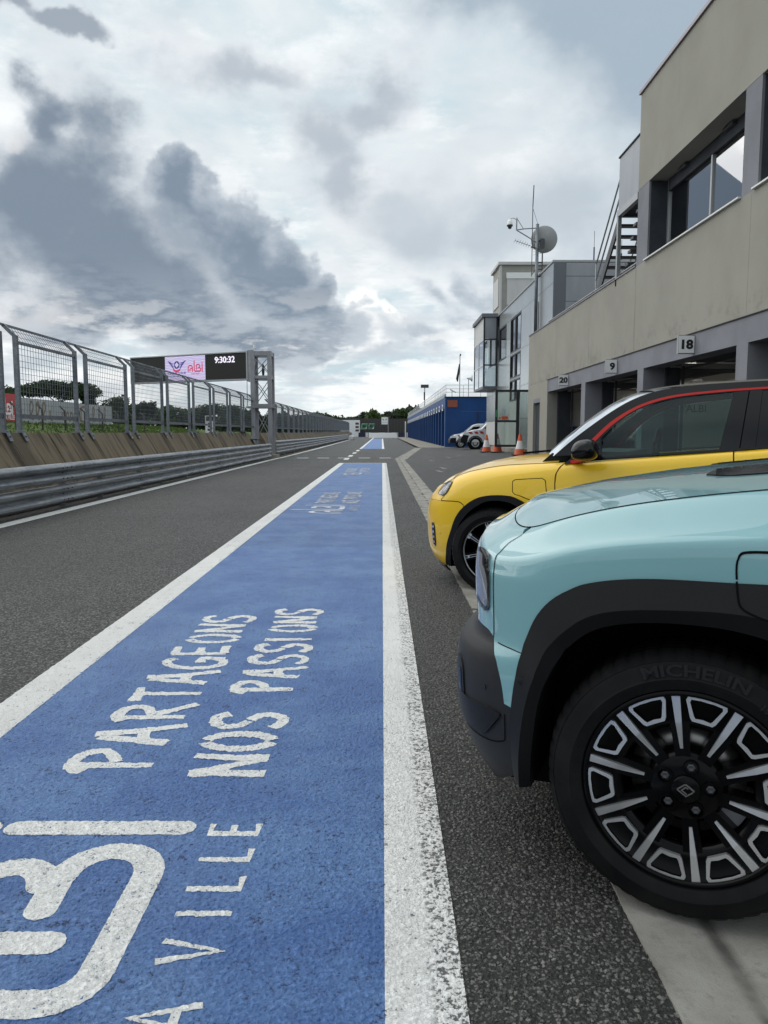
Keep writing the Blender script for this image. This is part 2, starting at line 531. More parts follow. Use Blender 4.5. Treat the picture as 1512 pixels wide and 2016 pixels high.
def stucco_fn(t, b):
    p = geopos(t)
    x, y, z = t.sep(p)
    n = t.noise(p, .7, 6, .6)
    c = t.mix(t.step(n, .3, .7), (.305, .296, .262), (.345, .335, .298))
    st = t.noise(t.comb(t.math('MULTIPLY', y, 3.2), t.math('MULTIPLY', z, .35), t.math('MULTIPLY', x, 3.2)), 1.0, 6, .62)
    c = t.mix(t.step(st, .56, .76, 0, .16), c, (.22, .213, .187))
    low = t.math('MULTIPLY', t.step(z, 3.95, 3.28), t.step(t.noise(p, 2.4, 5, .7), .5, .66))
    low = t.math('MULTIPLY', low, t.step(z, 3.2, 3.3))
    c = t.mix(t.math('MULTIPLY', low, .30), c, (.06, .058, .05))
    g = t.noise(p, 150, 3, .6)
    c = t.mix(t.step(g, .35, .7, 0, .25), c, (.22, .21, .175))
    for yj in (29.2, 24.6, 20.2):
        mk = t.math('MULTIPLY', t.step(t.math('ABSOLUTE', t.math('SUBTRACT', y, yj - .03)), .075, .01), t.step(t.noise(t.comb(t.math('MULTIPLY', y, 9.0), t.math('MULTIPLY', z, .9), yj), 1.0, 4, .6), .40, .60))
        mk = t.math('MULTIPLY', mk, t.step(z, 5.45, 5.40))
        c = t.mix(t.math('MULTIPLY', mk, .32), c, (.06, .056, .048))
    t.l.new(c, b.inputs['Base Color'])
    bump(t, b, g, .003)
mat('stucco', (.26, .25, .21), .92, spec=.2, fn=stucco_fn)
mat('stain_dark', (.04, .038, .033), .9)
mat('render_grey', (.22, .225, .25), .85, spec=.25, fn=mottled((.205, .21, .235), (.245, .25, .28), 1.1, bd=.001))
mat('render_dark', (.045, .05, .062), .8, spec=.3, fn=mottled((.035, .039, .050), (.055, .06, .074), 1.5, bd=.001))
mat('metal_coping', (.24, .22, .25), .45, metal=.6)
mat('white_sill', (.72, .72, .70), .5)
mat('alu_white', (.62, .63, .63), .4, spec=.5)
mat('alu_frame', (.36, .37, .38), .38, metal=.6)
mat('frame_dark', (.018, .020, .026), .4, spec=.5)
mat('black_plain', (.012, .012, .013), .6)
mat('void', (.006, .006, .007), .9, spec=.1)

def panel_fn(c, rough=.22):
    def fn(t, b):
        p = geopos(t)
        n = t.noise(t.comb(t.sep(p)[1], t.math('MULTIPLY', t.sep(p)[2], .25), t.sep(p)[0]), 2.5, 4, .6)
        t.l.new(t.mix(t.step(n, .35, .7, 0, .35), c, tuple(v * .72 for v in c)), b.inputs['Base Color'])
        bump(t, b, t.noise(p, 1.2, 2, .5), .004)
    return fn
mat('panel_silver', (.50, .53, .53), .24, metal=.72, fn=panel_fn((.54, .57, .57)))
mat('panel_grey', (.30, .32, .35), .4, metal=.3, fn=panel_fn((.30, .32, .35)))
mat('panel_slate', (.13, .145, .165), .4, metal=.3)
mat('panel_white', (.55, .55, .54), .45, metal=.0, fn=panel_fn((.60, .60, .59)))
mat('panel_beige', (.38, .36, .33), .7, fn=mottled((.34, .33, .30), (.40, .385, .35), 1.0, bd=0))

def galv_fn(t, b):
    p = geopos(t)
    n = t.voro(p, 42, out='Color')
    r = t.sep(n)[0]
    n2 = t.noise(p, 2.5, 5, .6)
    c = t.mix(r, (.17, .19, .215), (.25, .272, .295))
    c = t.mix(t.step(n2, .45, .7, 0, .6), c, (.13, .145, .168))
    t.l.new(c, b.inputs['Base Color'])
    t.l.new(t.step(n2, .3, .7, .36, .55), b.inputs['Roughness'])
mat('galvanised', (.4, .42, .44), .42, metal=.75, fn=galv_fn)
def rail_fn(t, b):
    p = geopos(t)
    x, y, z = t.sep(p)
    n = t.noise(t.comb(t.math('MULTIPLY', y, 1.1), t.math('MULTIPLY', z, 16), 0.0), 1.0, 6, .65)
    n2 = t.noise(p, 7, 6, .7)
    c = t.mix(t.step(n, .35, .68), (.20, .215, .235), (.40, .415, .43))
    c = t.mix(t.step(n2, .56, .72, 0, .55), c, (.07, .07, .075))
    c = t.mix(t.step(t.noise(p, 2.2, 6, .75), .62, .74, 0, .5), c, (.13, .085, .05))
    t.l.new(c, b.inputs['Base Color'])
    t.l.new(t.step(n2, .3, .7, .32, .55), b.inputs['Roughness'])
    bump(t, b, t.noise(p, 9, 3, .6), .006)
mat('rail_steel', (.36, .38, .40), .4, metal=.7, fn=rail_fn)
mat('steel_grey', (.34, .345, .37), .5, metal=.35, fn=mottled((.30, .30, .325), (.36, .365, .39), 4, bd=0))
mat('steel_dark', (.07, .072, .078), .5, metal=.4)
mat('rust', (.20, .09, .05), .8, fn=mottled((.13, .055, .03), (.26, .12, .07), 12))
mat('post_dark', (.05, .045, .042), .8)

def leaf(name, c1, c2):
    def fn(t, b):
        oi = t.new('ShaderNodeObjectInfo')
        g = t.new('ShaderNodeNewGeometry')
        r = g.outputs['Random Per Island']
        c = t.mix(r, c1, c2)
        t.l.new(c, b.inputs['Base Color'])
        tr = t.new('ShaderNodeBsdfTranslucent')
        t.l.new(c, tr.inputs['Color'])
        ms = t.new('ShaderNodeMixShader')
        ms.inputs[0].default_value = .28
        t.l.new(b.outputs[0], ms.inputs[1])
        t.l.new(tr.outputs[0], ms.inputs[2])
        t.l.new(ms.outputs[0], t.n['Material Output'].inputs['Surface'])
    mat(name, c1, .75, spec=.2, fn=fn)
leaf('leaf_dark', (.022, .040, .020), (.050, .075, .034))
leaf('leaf_mid', (.035, .065, .024), (.085, .125, .045))
leaf('leaf_pale', (.06, .10, .035), (.12, .17, .06))
leaf('leaf_hill', (.045, .065, .045), (.085, .11, .07))
mat('bark', (.10, .075, .055), .9, fn=mottled((.07, .05, .04), (.14, .11, .085), 6))
mat('grass', (.06, .10, .03), .9, spec=.2, fn=mottled((.055, .10, .022), (.12, .17, .045), .8, fine=8, bd=.03))
mat('earth', (.16, .13, .09), .95, fn=mottled((.10, .085, .06), (.20, .17, .12), .6))
leaf('grass_blade', (.05, .09, .02), (.13, .18, .05))

mat('blue_wall', (.003, .05, .20), .5, spec=.4, fn=mottled((.003, .046, .175), (.004, .058, .215), .8, bd=0))
mat('blue_dark', (.002, .022, .085), .6)
mat('sign_white', (.84, .85, .85), .45)
mat('sign_black', (.012, .012, .014), .5)
mat('sign_red', (.50, .035, .04), .5)
mat('sign_rust', (.27, .075, .045), .6)
mat('sign_green', (.05, .24, .10), .55)
mat('sign_grey', (.42, .43, .43), .6, fn=mottled((.36, .37, .38), (.46, .47, .47), .5, bd=0))
mat('mural_brown', (.22, .17, .12), .8)
mat('cone_orange', (.62, .10, .03), .5)
mat('cone_white', (.70, .70, .68), .4)
mat('rubber_black', (.016, .016, .017), .85, spec=.3)
mat('inner_white', (.74, .73, .70), .8)
mat('inner_ceiling', (.45, .45, .43), .85)
mat('inner_floor', (.14, .14, .14), .7)
mat('navy', (.015, .02, .07), .6)
mat('lamp_tube', (1, 1, 1), .5, emit=(1.0, .93, .80), es=26.0)
mat('led_black', (.006, .006, .006), .55)
def led_fn(t, b):
    p = geopos(t)
    z = t.sep(p)[2]
    ln = t.math('SINE', t.math('ADD', t.math('MULTIPLY', z, 92.0), t.math('MULTIPLY', t.noise(p, 1.3, 3, .6), 26)))
    c = t.mix(t.step(ln, -.6, .8), (.36, .31, .56), (.66, .61, .80))
    t.l.new(c, b.inputs['Emission Color'])
    b.inputs['Emission Strength'].default_value = .85
mat('led_panel', (.02, .02, .02), .6, fn=led_fn)
mat('led_white', (.02, .02, .02), .6, emit=(.86, .82, .95), es=.95)
mat('led_red', (.02, .02, .02), .6, emit=(.48, .03, .10), es=.9)
mat('led_navy', (.02, .02, .02), .6, emit=(.035, .025, .20), es=.9)

def glass_fn(tint, refl, ior=1.5):
    def fn(t, b):
        tr = t.new('ShaderNodeBsdfTransparent')
        tr.inputs['Color'].default_value = (*tint, 1)
        gl = t.new('ShaderNodeBsdfGlossy')
        gl.inputs['Roughness'].default_value = .012
        gl.inputs['Color'].default_value = (.95, .97, 1, 1)
        fr = t.new('ShaderNodeFresnel')
        fr.inputs['IOR'].default_value = ior
        ms = t.new('ShaderNodeMixShader')
        t.l.new(t.math('ADD', fr.outputs[0], refl, clamp=True), ms.inputs[0])
        t.l.new(tr.outputs[0], ms.inputs[1])
        t.l.new(gl.outputs[0], ms.inputs[2])
        t.l.new(ms.outputs[0], t.n['Material Output'].inputs['Surface'])
    return fn
mat('glass_window', fn=glass_fn((.64, .74, .76), .34))
mat('glass_dark', fn=glass_fn((.10, .12, .14), .10))
mat('glass_door', fn=glass_fn((.72, .78, .76), .10))
mat('glass_car', fn=glass_fn((.60, .71, .69), .0, 1.40))
mat('glass_lamp', fn=glass_fn((.86, .88, .92), .06))

# cars
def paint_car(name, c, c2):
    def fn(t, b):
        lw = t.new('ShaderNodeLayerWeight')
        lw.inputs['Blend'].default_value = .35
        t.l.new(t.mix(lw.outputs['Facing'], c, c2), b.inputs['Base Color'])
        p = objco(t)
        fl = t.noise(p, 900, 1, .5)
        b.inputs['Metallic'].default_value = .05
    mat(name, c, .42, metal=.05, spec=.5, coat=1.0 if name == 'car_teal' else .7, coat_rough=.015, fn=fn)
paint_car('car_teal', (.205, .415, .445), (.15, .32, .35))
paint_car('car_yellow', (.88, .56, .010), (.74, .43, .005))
mat('car_black', (.005, .005, .006), .10, spec=.30, coat=.12)
mat('car_red', (.44, .016, .014), .45, spec=.25)
mat('car_white', (.78, .79, .80), .3, coat=.8)
def plastic_fn(t, b):
    p = objco(t)
    bump(t, b, t.noise(p, 700, 2, .5), .0006)
    n = t.noise(p, 4, 4, .6)
    t.l.new(t.mix(n, (.008, .0085, .0095), (.013, .0135, .015)), b.inputs['Base Color'])
mat('car_plastic', (.010, .0105, .012), .44, spec=.20, fn=plastic_fn)
def plastic2_fn(t, b):
    p = objco(t)
    bump(t, b, t.noise(p, 900, 2, .5), .0005)
    t.l.new(t.mix(t.noise(p, 5, 4, .6), (.012, .0125, .014), (.020, .0205, .022)), b.inputs['Base Color'])
mat('bumper_plastic', (.025, .026, .029), .52, spec=.30, fn=plastic2_fn)
mat('car_under', (.006, .006, .006), .9, spec=.1)
mat('car_seam', (.004, .004, .005), .8, spec=.1)
def tyre_fn(t, b):
    p = objco(t)
    n = t.noise(p, 9, 5, .65)
    t.l.new(t.mix(t.step(n, .4, .75, 0, .7), (.008, .008, .0088), (.017, .0165, .0155)), b.inputs['Base Color'])
    bump(t, b, t.noise(p, 160, 3, .6), .0006)
mat('tyre', (.007, .007, .008), .60, spec=.14, fn=tyre_fn)
mat('tyre_letter', (.012, .012, .013), .5, spec=.35)
mat('alloy_cut', (.68, .69, .705), .34, metal=.8)
mat('alloy_black', (.003, .003, .0035), .22, spec=.14, coat=0)
mat('disc_steel', (.30, .29, .28), .35, metal=.9)
mat('chrome', (.75, .75, .77), .12, metal=1.0)
mat('lamp_inner', (.58, .59, .64), .5)
mat('lamp_lens', (.82, .83, .87), .4, spec=.4)
mat('seat_fabric', (.07, .078, .08), .85)
mat('amber', (.6, .18, .02), .4)
# ---------------------------------------------------------------- ground levels
def gut_x(Y):
    return .81 if Y < 34.5 else min(.81 + (Y - 34.5) * .078, 2.95)
def rise(Y):
    return max(0.0, .0025 * (Y - 60))
def gz(X, Y):
    k = .055 if Y < 38 else max(.015, .055 - (Y - 38) * .0034)
    a = k * min(max(X - gut_x(Y) - .2, 0), 5.3)
    return a + rise(Y)
def sheet(name, xs_fn, ys, mt, parent=None, zoff=0.0, zf=gz):
    vs, fs = [], []
    n = None
    for Y in ys:
        xs = xs_fn(Y)
        n = len(xs)
        for X in xs:
            vs.append((X, Y, zf(X, Y) + zoff))
    for i in range(len(ys) - 1):
        for j in range(n - 1):
            a = i * n + j
            fs.append((a, a + 1, a + n + 1, a + n))
    return mesh_obj(name, vs, fs, mt, parent, smooth=True)

ground = tag(mesh_obj('ground', [(-2500, -200, -.35), (2500, -200, -.35), (2500, 4000, -.35), (-2500, 4000, -.35)], [(0, 1, 2, 3)], M['grass']), kind='structure')
YS = [-8, -3, 0, 2, 4, 6, 8, 10, 14, 18, 22, 26, 30, 34.5, 38, 42, 48, 54, 60, 62, 66, 70, 80, 90, 100, 120, 150, 180, 240]
pit_lane = tag(sheet('pit_lane', lambda Y: [-6.4, -5.5, -4, -2, -1, .2] if Y < 34.5 else [-6.4, -5.5, -4, -2, -1, gut_x(Y) - .2], YS, M['asphalt_lane']), kind='structure')
NEAR0, NEAR1 = 1.25, 8.0
def near_rows(n):
    # rows closer together near the foot of the picture
    a, b = 1 / NEAR0, 1 / NEAR1
    return [1 / (a + (b - a) * i / n) for i in range(n + 1)]
def lin(a, b, n):
    return [a + (b - a) * i / n for i in range(n + 1)]
edge = sheet('edge_asphalt', lambda Y: [.175, .4, gut_x(Y) - .2], [-8, -3, 0, NEAR0], M['asphalt_lane'], pit_lane, .003)
sheet('edge_asphalt', lambda Y: [.175, .4, gut_x(Y) - .2], [NEAR1, 10, 14, 20, 34.5], M['asphalt_lane'], pit_lane, .003)
sheet('edge_asphalt', lambda Y: lin(.17, .615, 120), near_rows(620), M['asphalt_edge'], pit_lane, .0005)
apron = tag(sheet('apron', lambda Y: [gut_x(Y) + .2, gut_x(Y) + .7, gut_x(Y) + 1.5, gut_x(Y) + 3, gut_x(Y) + 5.5, 16], YS, M['asphalt_apron']), kind='structure')
track = tag(mesh_obj('race_track', [(-24, -100, -.02), (-6.4, -100, -.02), (-6.4, 240, -.02 + .4), (-24, 240, .38)], [(0, 1, 2, 3)], M['asphalt_track']), kind='structure')

# gutter: V shaped concrete slabs, each with its own edges
gutter = tag(mesh_obj('gutter', [(.56, -8, -.10), (1.06, -8, -.10), (1.06, 34.6, -.10), (.56, 34.6, -.10)], [(0, 1, 2, 3)], M['tar_joint']), kind='structure')
def gutter_slab(p0, p1, w=.40):
    a, b = Vector(p0), Vector(p1)
    d = (b - a).normalized()
    s = Vector((d.y, -d.x, 0))
    prof = [(-w / 2, .005), (-w / 4, -.001), (0, -.012), (w / 4, -.001), (w / 2, .005), (w / 2, -.12), (-w / 2, -.12)]
    jit = rnd.uniform(-.002, .002)
    mb = MB()
    n = len(prof)
    m = 14 if a.y < 12 else 2
    for q in range(m + 1):
        e = a.lerp(b, q / m)
        chip = .010 if (q in (0, m) and rnd.random() < .4) else 0
        for k, (u, z) in enumerate(prof):
            side = k in (0, 4)
            du = (rnd.uniform(-.005, .004) if side else 0) * (1 if m > 2 else .5)
            mb.v.append(tuple(e + s * (u + (du if u < 0 else -du)) + Vector((0, 0, z + jit + rise(e.y) + .007 - (chip if side else 0) + (rnd.uniform(-.0012, .0008) if z > -.1 else 0)))))
    mb.f = [tuple(range(n)), tuple(range(m * n, (m + 1) * n))[::-1]]
    for q in range(m):
        mb.f += [(q * n + i, (q + 1) * n + i, (q + 1) * n + (i + 1) % n, q * n + (i + 1) % n) for i in range(n)]
    mb.build('gutter_slab', M['concrete_gutter'], gutter)
y = -1.05
while y < 34.3:
    gutter_slab((.81, y + .006, 0), (.81, y + 1.024, 0))
    y += 1.03
P0, P1 = Vector((.83, 34.75, 0)), Vector((2.95, 62.0, 0))
for i in range(14):
    a, b = P0.lerp(P1, i / 14), P0.lerp(P1, (i + .985) / 14)
    gutter_slab(a, b, .55)

# concrete strip along the blue garages
tag(sheet('concrete_strip', lambda Y: [max(3.0, 4.6 - (Y - 60.8) * .9), 4.3, 5.2, 9.5] if Y < 62.6 else [3.0, 4.0, 5.2, 5.6], [60.8, 61.4, 62.0, 62.5, 62.7, 66, 72, 80, 100, 120, 156], M['concrete_old'], None, .010), kind='structure')

# ---------------------------------------------------------------- painted markings
def flat(name, poly, mt, z=.008, parent=pit_lane):
    return mesh_obj(name, [(x, y, z + rise(y)) for x, y in poly], [tuple(range(len(poly)))], mt, parent)
def strip(name, x0, x1, ys, mt, z):
    return sheet(name, lambda Y: [x0, x1], ys, mt, pit_lane, z, lambda X, Y: rise(Y))
def near_strip(name, x0, x1, n, mt, z, rows=560):
    sheet(name, lambda Y: lin(x0, x1, n), near_rows(rows), mt, pit_lane, z, lambda X, Y: 0.0)
for a, b in (([-3, 0, NEAR0]), ([NEAR1, 12, 18, 30.4])) if False else ((-3, NEAR0), (NEAR1, 30.4)):
    strip('blue_strip', -1.52, .012, lin(a, b, 4), M['paint_blue'], .004)
for a, b in ((-3, NEAR0), (NEAR1, 30.55)):
    strip('edge_line', .008, .178, lin(a, b, 4), M['paint_white'], .008)
    strip('edge_line', -1.69, -1.50, lin(a, b, 4), M['paint_white_left'], .008)
near_strip('blue_strip', -1.52, .012, 380, M['paint_blue_near'], .0035)
near_strip('edge_line', .006, .178, 46, M['paint_white_near'], .0050, 620)
near_strip('edge_line', -1.69, -1.50, 40, M['paint_white_left_near'], .0050, 400)
strip('edge_line', -1.50, .008, [30.36, 30.55], M['paint_white_left'], .008)
strip('blue_strip', -1.50, .0, [57.5, 60, 90, 132], M['paint_blue'], .004)
strip('edge_line', .0, .18, [57.3, 60, 90, 132.2], M['paint_white_left'], .010)
strip('edge_line', -1.70, -1.50, [57.3, 60, 90, 132, 158], M['paint_white_left'], .010)
strip('edge_line', -5.02, -4.80, [-3, 0, 8, 20, 36.2], M['paint_white_left'], .006)
flat('edge_line', [(-5.02, 36.2), (-4.80, 36.2), (-4.75, 37.0), (-4.75, 60), (-4.72, 118), (-4.9, 118), (-4.95, 60), (-4.95, 37.2)], M['paint_white_left'], .006)
for k in range(5):
    flat('dash', [(-4.05 + k * .98, 36.45), (-3.50 + k * .98, 36.45), (-3.50 + k * .98, 36.95), (-4.05 + k * .98, 36.95)], M['paint_white_left'], .006)
for y0, y1 in ((34.2, 36.1), (38.6, 41.2), (44.2, 47.0), (50.2, 53.6)):
    flat('dash', [(-1.72, y0), (-1.50, y0), (-1.52, y1), (-1.74, y1)], M['paint_white_left'], .010)
for (X, Y) in ((1.7, 22.6), (1.95, 24.4), (2.0, 31), (2.9, 33.5), (3.6, 36), (4.6, 34.5)):
    mesh_obj('faded_mark', [(X + dx, Y + dy, gz(X + dx, Y + dy) + .005) for dx, dy in ((0, 0), (.14, 0), (.06, 1.3), (-.06, 1.3))], [(0, 1, 2, 3)], M['paint_faded'], apron)

# ---------------------------------------------------------------- brush and line lettering on the blue strip
def ribbon(name, pts, w, T, mt, parent, cap=False, w1=None, rag=0.0):
    """flat stroke along pts in letter space; T maps (u, v) to a world point"""
    P = []
    for p in pts:
        q = Vector((p[0], p[1], 0))
        if not P or (q - P[-1]).length > 1e-4 * max(1.0, w * 20):
            P.append(q)
    n = len(P)
    L, Rr = [], []
    for i, p in enumerate(P):
        d = (P[min(i + 1, n - 1)] - P[max(i - 1, 0)]).normalized()
        s = Vector((-d.y, d.x, 0))
        f = i / (n - 1)
        ww = w if w1 is None else w * (1 - f) + w1 * f
        if 0 < i < n - 1:
            a = (P[i] - P[i - 1]).normalized().dot((P[i + 1] - P[i]).normalized())
            ww = ww / max(.72, math.sqrt(max(.1, (1 + a) / 2)))
        j = rnd.uniform(-rag, rag)
        k = rnd.uniform(-rag, rag)
        L.append(p + s * (ww / 2 + j))
        Rr.append(p - s * (ww / 2 + k))
    vs = [T(q.x, q.y) for q in L + Rr]
    fs = [(i, i + 1, n + i + 1, n + i) for i in range(n - 1)]
    if cap:
        for e, dirn in ((0, -1), (n - 1, 1)):
            d = ((P[1] - P[0]) if e == 0 else (P[-1] - P[-2])).normalized() * dirn
            s = Vector((-d.y, d.x, 0))
            r = w / 2
            k = len(vs)
            arc = [P[e] + s * (r * math.cos(a)) + d * (r * math.sin(a)) for a in [math.pi * q / 8 for q in range(9)]]
            vs += [T(q.x, q.y) for q in arc]
            fs.append(tuple(range(k, k + 9)))
    o = mesh_obj(name, vs, fs, mt, parent)
    bm = bmesh.new()
    bm.from_mesh(o.data)
    for f in bm.faces:
        if f.normal.z < 0 and abs(f.normal.z) > .7:
            f.normal_flip()
    bm.to_mesh(o.data)
    bm.free()
    return o
def joined(name, parts):
    """join several stroke meshes that belong to one letter"""
    a = parts[0]
    vs, fs = [], []
    for o in parts:
        k = len(vs)
        vs += [v.co.copy() for v in o.data.vertices]
        fs += [tuple(i + k for i in p.vertices) for p in o.data.polygons]
    # lift each stroke by a hair so overlapping strokes never share a plane
    me = bpy.data.meshes.new(name)
    out, k = [], 0
    for q, o in enumerate(parts):
        out += [(v.co.x, v.co.y, v.co.z + .0004 * q) for v in o.data.vertices]
    me.from_pydata([tuple(v) for v in out], [], fs)
    me.materials.append(a.data.materials[0])
    me.update()
    n = bpy.data.objects.new(name, me)
    COL.objects.link(n)
    n.parent = a.parent
    n.matrix_parent_inverse = a.matrix_parent_inverse.copy()
    for o in parts:
        bpy.data.objects.remove(o)
    return n
def arc(cx, cy, rx, ry, a0, a1, n=12):
    return [(cx + rx * math.cos(R(a0 + (a1 - a0) * i / n)), cy + ry * math.sin(R(a0 + (a1 - a0) * i / n))) for i in range(n + 1)]
BRUSH = {   # strokes in a 1 x 1 box
    'P': [[(.22, 1.05), (.24, .6), (.26, -.02)], [(-.02, .78), (.1, .93), (.3, 1.0), (.62, .98), (.85, .86), (.86, .70), (.66, .56), (.38, .46)]],
    'A': [[(.05, .0), (.18, .38), (.36, .98)], [(.50, 1.06), (.66, .5), (.98, -.12)], [(.16, .34), (.50, .40), (.84, .36)]],
    'R': [[(.2, 1.0), (.22, .5), (.24, 0)], [(.0, .86), (.25, .98), (.62, .98), (.84, .84), (.78, .66), (.36, .48)], [(.40, .46), (.66, .22), (1.04, -.06)]],
    'T': [[(.0, .92), (.42, .95), (.96, 1.0)], [(.52, .98), (.50, .5), (.52, -.04)]],
    'G': [[(.92, .90), (.66, 1.02), (.30, .90), (.06, .58), (.10, .22), (.36, .0), (.70, .02), (.94, .22)], [(.52, .40), (.78, .42), (1.04, .40)], [(.94, .40), (.90, .2), (.92, .0)]],
    'E': [[(.12, 1.0), (.14, .5), (.16, .0)], [(.12, .96), (.46, .98), (.84, 1.0)], [(.16, .50), (.46, .52), (.74, .54)], [(.16, .04), (.5, .06), (.9, .08)]],
    'O': [arc(.5, .5, .40, .48, 100, 262, 10), arc(.5, .5, .40, .48, 278, 440, 10)],
    'N': [[(.10, .0), (.14, .5), (.12, 1.0)], [(.12, .98), (.46, .50), (.84, .04)], [(.84, .02), (.86, .5), (.96, 1.04)]],
    'S': [[(.94, .84), (.74, 1.0), (.34, .98), (.12, .80), (.22, .60), (.46, .50)], [(.54, .48), (.80, .36), (.86, .18), (.66, .0), (.36, -.02), (.04, .10)]],
    'I': [[(.46, 1.0), (.48, .5), (.5, .0)]],
}
LINE = {
    'M': [[(0, 0), (0, 1), (.5, .3), (1, 1), (1, 0)]], 'A': [[(0, 0), (.5, 1), (1, 0)], [(.2, .36), (.8, .36)]],
    'V': [[(0, 1), (.5, 0), (1, 1)]], 'I': [[(.5, 0), (.5, 1)]], 'L': [[(0, 1), (0, 0), (.8, 0)]], 'E': [[(.8, 1), (0, 1), (0, 0), (.8, 0)], [(0, .52), (.66, .52)]],
}
def resample(pts, k=5):
    P = [pts[0]] + list(pts) + [pts[-1]]
    out = []
    for i in range(1, len(P) - 2):
        for j in range(k):
            t = j / k
            q = []
            for c in (0, 1):
                p0, p1, p2, p3 = P[i - 1][c], P[i][c], P[i + 1][c], P[i + 2][c]
                q.append(.5 * (2 * p1 + (p2 - p0) * t + (2 * p0 - 5 * p1 + 4 * p2 - p3) * t * t + (3 * p1 - p0 - 3 * p2 + p3) * t ** 3))
            out.append(tuple(q))
    return out + [pts[-1]]
def LZ(dy):
    return .0047 if dy == 0 else .0085
def brush_word(word, y0, y1, xb, xt, dy, mt, detail):
    adv = (y1 - y0) / len(word)
    for i, ch in enumerate(word):
        if ch == ' ':
            continue
        wl = adv * (.82 if ch != 'I' else .5)
        b0 = y0 + adv * i + adv * .08
        jit = rnd.uniform(-.03, .03) if detail else 0
        T = lambda u, v: (xb + (xt - xb) * (v + jit), b0 + u * wl + dy, .0085)
        sl = []
        for q, st in enumerate(BRUSH[ch]):
            pts = [(u * wl, v * abs(xt - xb)) for u, v in (resample(st, 5) if detail else resample(st, 2))]
            hgt = abs(xt - xb)
            T2 = lambda u, v: (xb - (v + jit * hgt), b0 + u + dy, LZ(dy))
            sl.append(ribbon('letter', pts, .056 * rnd.uniform(.88, 1.15), T2, mt, pit_lane, w1=.048 * rnd.uniform(.72, 1.1), rag=.004 if detail else 0))
        joined('letter', sl) if len(sl) > 1 else None
def line_word(word, y0, adv, xb, h, dy, mt, w=.021):
    for i, ch in enumerate(word):
        if ch == ' ':
            continue
        wl = adv * .52
        T2 = lambda u, v: (xb - v, y0 + adv * i + u + dy, LZ(dy))
        sl = [ribbon('letter', [(u * wl, v * h) for u, v in st], w, T2, mt, pit_lane) for st in LINE[ch]]
        joined('letter', sl) if len(sl) > 1 else None
# the ring-and-stem logo: u along the reading direction, v upwards
def rnd_path(*segs):
    out = []
    for s in segs:
        out += s
    return out
LOGO = {
    'l': [rnd_path([(0, .76), (0, .10)], arc(.10, .10, .10, .10, 180, 270, 8), [(.45, 0)], arc(.47, .115, .125, .115, 270, 435, 12), [(.44, .232), (.32, .222)]),
          rnd_path([(.195, .15), (.195, .40)], arc(.26, .40, .065, .06, 180, 90, 6), [(.36, .46)], arc(.385, .36, .13, .10, 90, -70, 12))],
    'i': [[(.725, -.03), (.725, .47)]],
    'dot': [[(.725, .56), (.725, .60)]],
    'a': [rnd_path([(-.56, 0), (-.56, .22)], arc(-.36, .22, .20, .22, 180, 20, 14), [(-.17, .22), (-.17, 0)]), rnd_path([(-.40, .02), (-.40, .12)], arc(-.32, .12, .08, .08, 180, 90, 6), [(-.18, .20)])],
}
def logo(T, mt, parent, w=.082, scale=1.0, name='logo_letter'):
    for k, strokes in LOGO.items():
        sl = [ribbon(name, [(u * scale, v * scale) for u, v in st], w * scale, T, mt, parent, cap=True) for st in strokes]
        joined(name, sl) if len(sl) > 1 else None
def dense(o, h=.006):
    bm = bmesh.new()
    bm.from_mesh(o.data)
    bmesh.ops.triangulate(bm, faces=bm.faces)
    for _ in range(7):
        ed = [e for e in bm.edges if e.calc_length() > h * 1.4]
        if not ed:
            break
        bmesh.ops.subdivide_edges(bm, edges=ed, cuts=1, use_grid_fill=False)
        bmesh.ops.triangulate(bm, faces=[f for f in bm.faces if len(f.verts) > 3])
    bm.to_mesh(o.data)
    bm.free()
    o.data.polygons.foreach_set('use_smooth', [True] * len(o.data.polygons))
for rep in range(3):
    dy = 10.45 * rep
    ml = M['paint_letter'] if rep == 0 else M['paint_letter_far']
    brush_word('PARTAGEONS', 2.60, 4.98, -.84, -1.13, dy, ml, rep == 0)
    brush_word('NOS PASSIONS', 2.56, 5.16, -.415, -.685, dy, ml, rep == 0)
    line_word('MA', 1.285, .14, -.375, .14, dy, ml)
    line_word('VILLE', 1.63, .14, -.375, .14, dy, ml)
    logo(lambda u, v: (-.635 - v, 1.50 + u + dy, LZ(dy)), ml, pit_lane)

for o in list(pit_lane.children):
    if o.name.startswith(('letter', 'logo_letter')) and o.data.materials[0] == M['paint_letter']:
        dense(o)
# ---------------------------------------------------------------- concrete pit wall
def wall_thing(y0, y1, step, label):
    w = thing('concrete_wall', label, 'wall', (-5.8, y0, 0))
    y = y0
    while y < y1 - .01:
        e = min(y + step, y1)
        j = rnd.uniform(-.008, .008)
        mb = MB()
        prof = [(-5.39, 0), (-5.39, .06), (-6.04, 1.185), (-6.05, 1.2), (-6.30, 1.2), (-6.75, 0)]
        vs = []
        for yy in (y + .007, e - .007):
            for k, (X, Z) in enumerate(prof):
                vs.append((X + j, yy, Z + rise(yy)))
        n = len(prof)
        mb.add(vs, [tuple(range(n)), tuple(range(n, 2 * n))[::-1]] + [(i, n + i, n + (i + 1) % n, (i + 1) % n) for i in range(n)])
        mb.build('wall_panel', M['concrete_pitwall'], w)
        y = e
    return w
wall_thing(-4.0, 35.0, 1.5, 'stained sloping concrete pit wall under the near wire fence')
wall_thing(38.2, 145.0, 3.0, 'brown concrete pit wall beyond the screen tower')

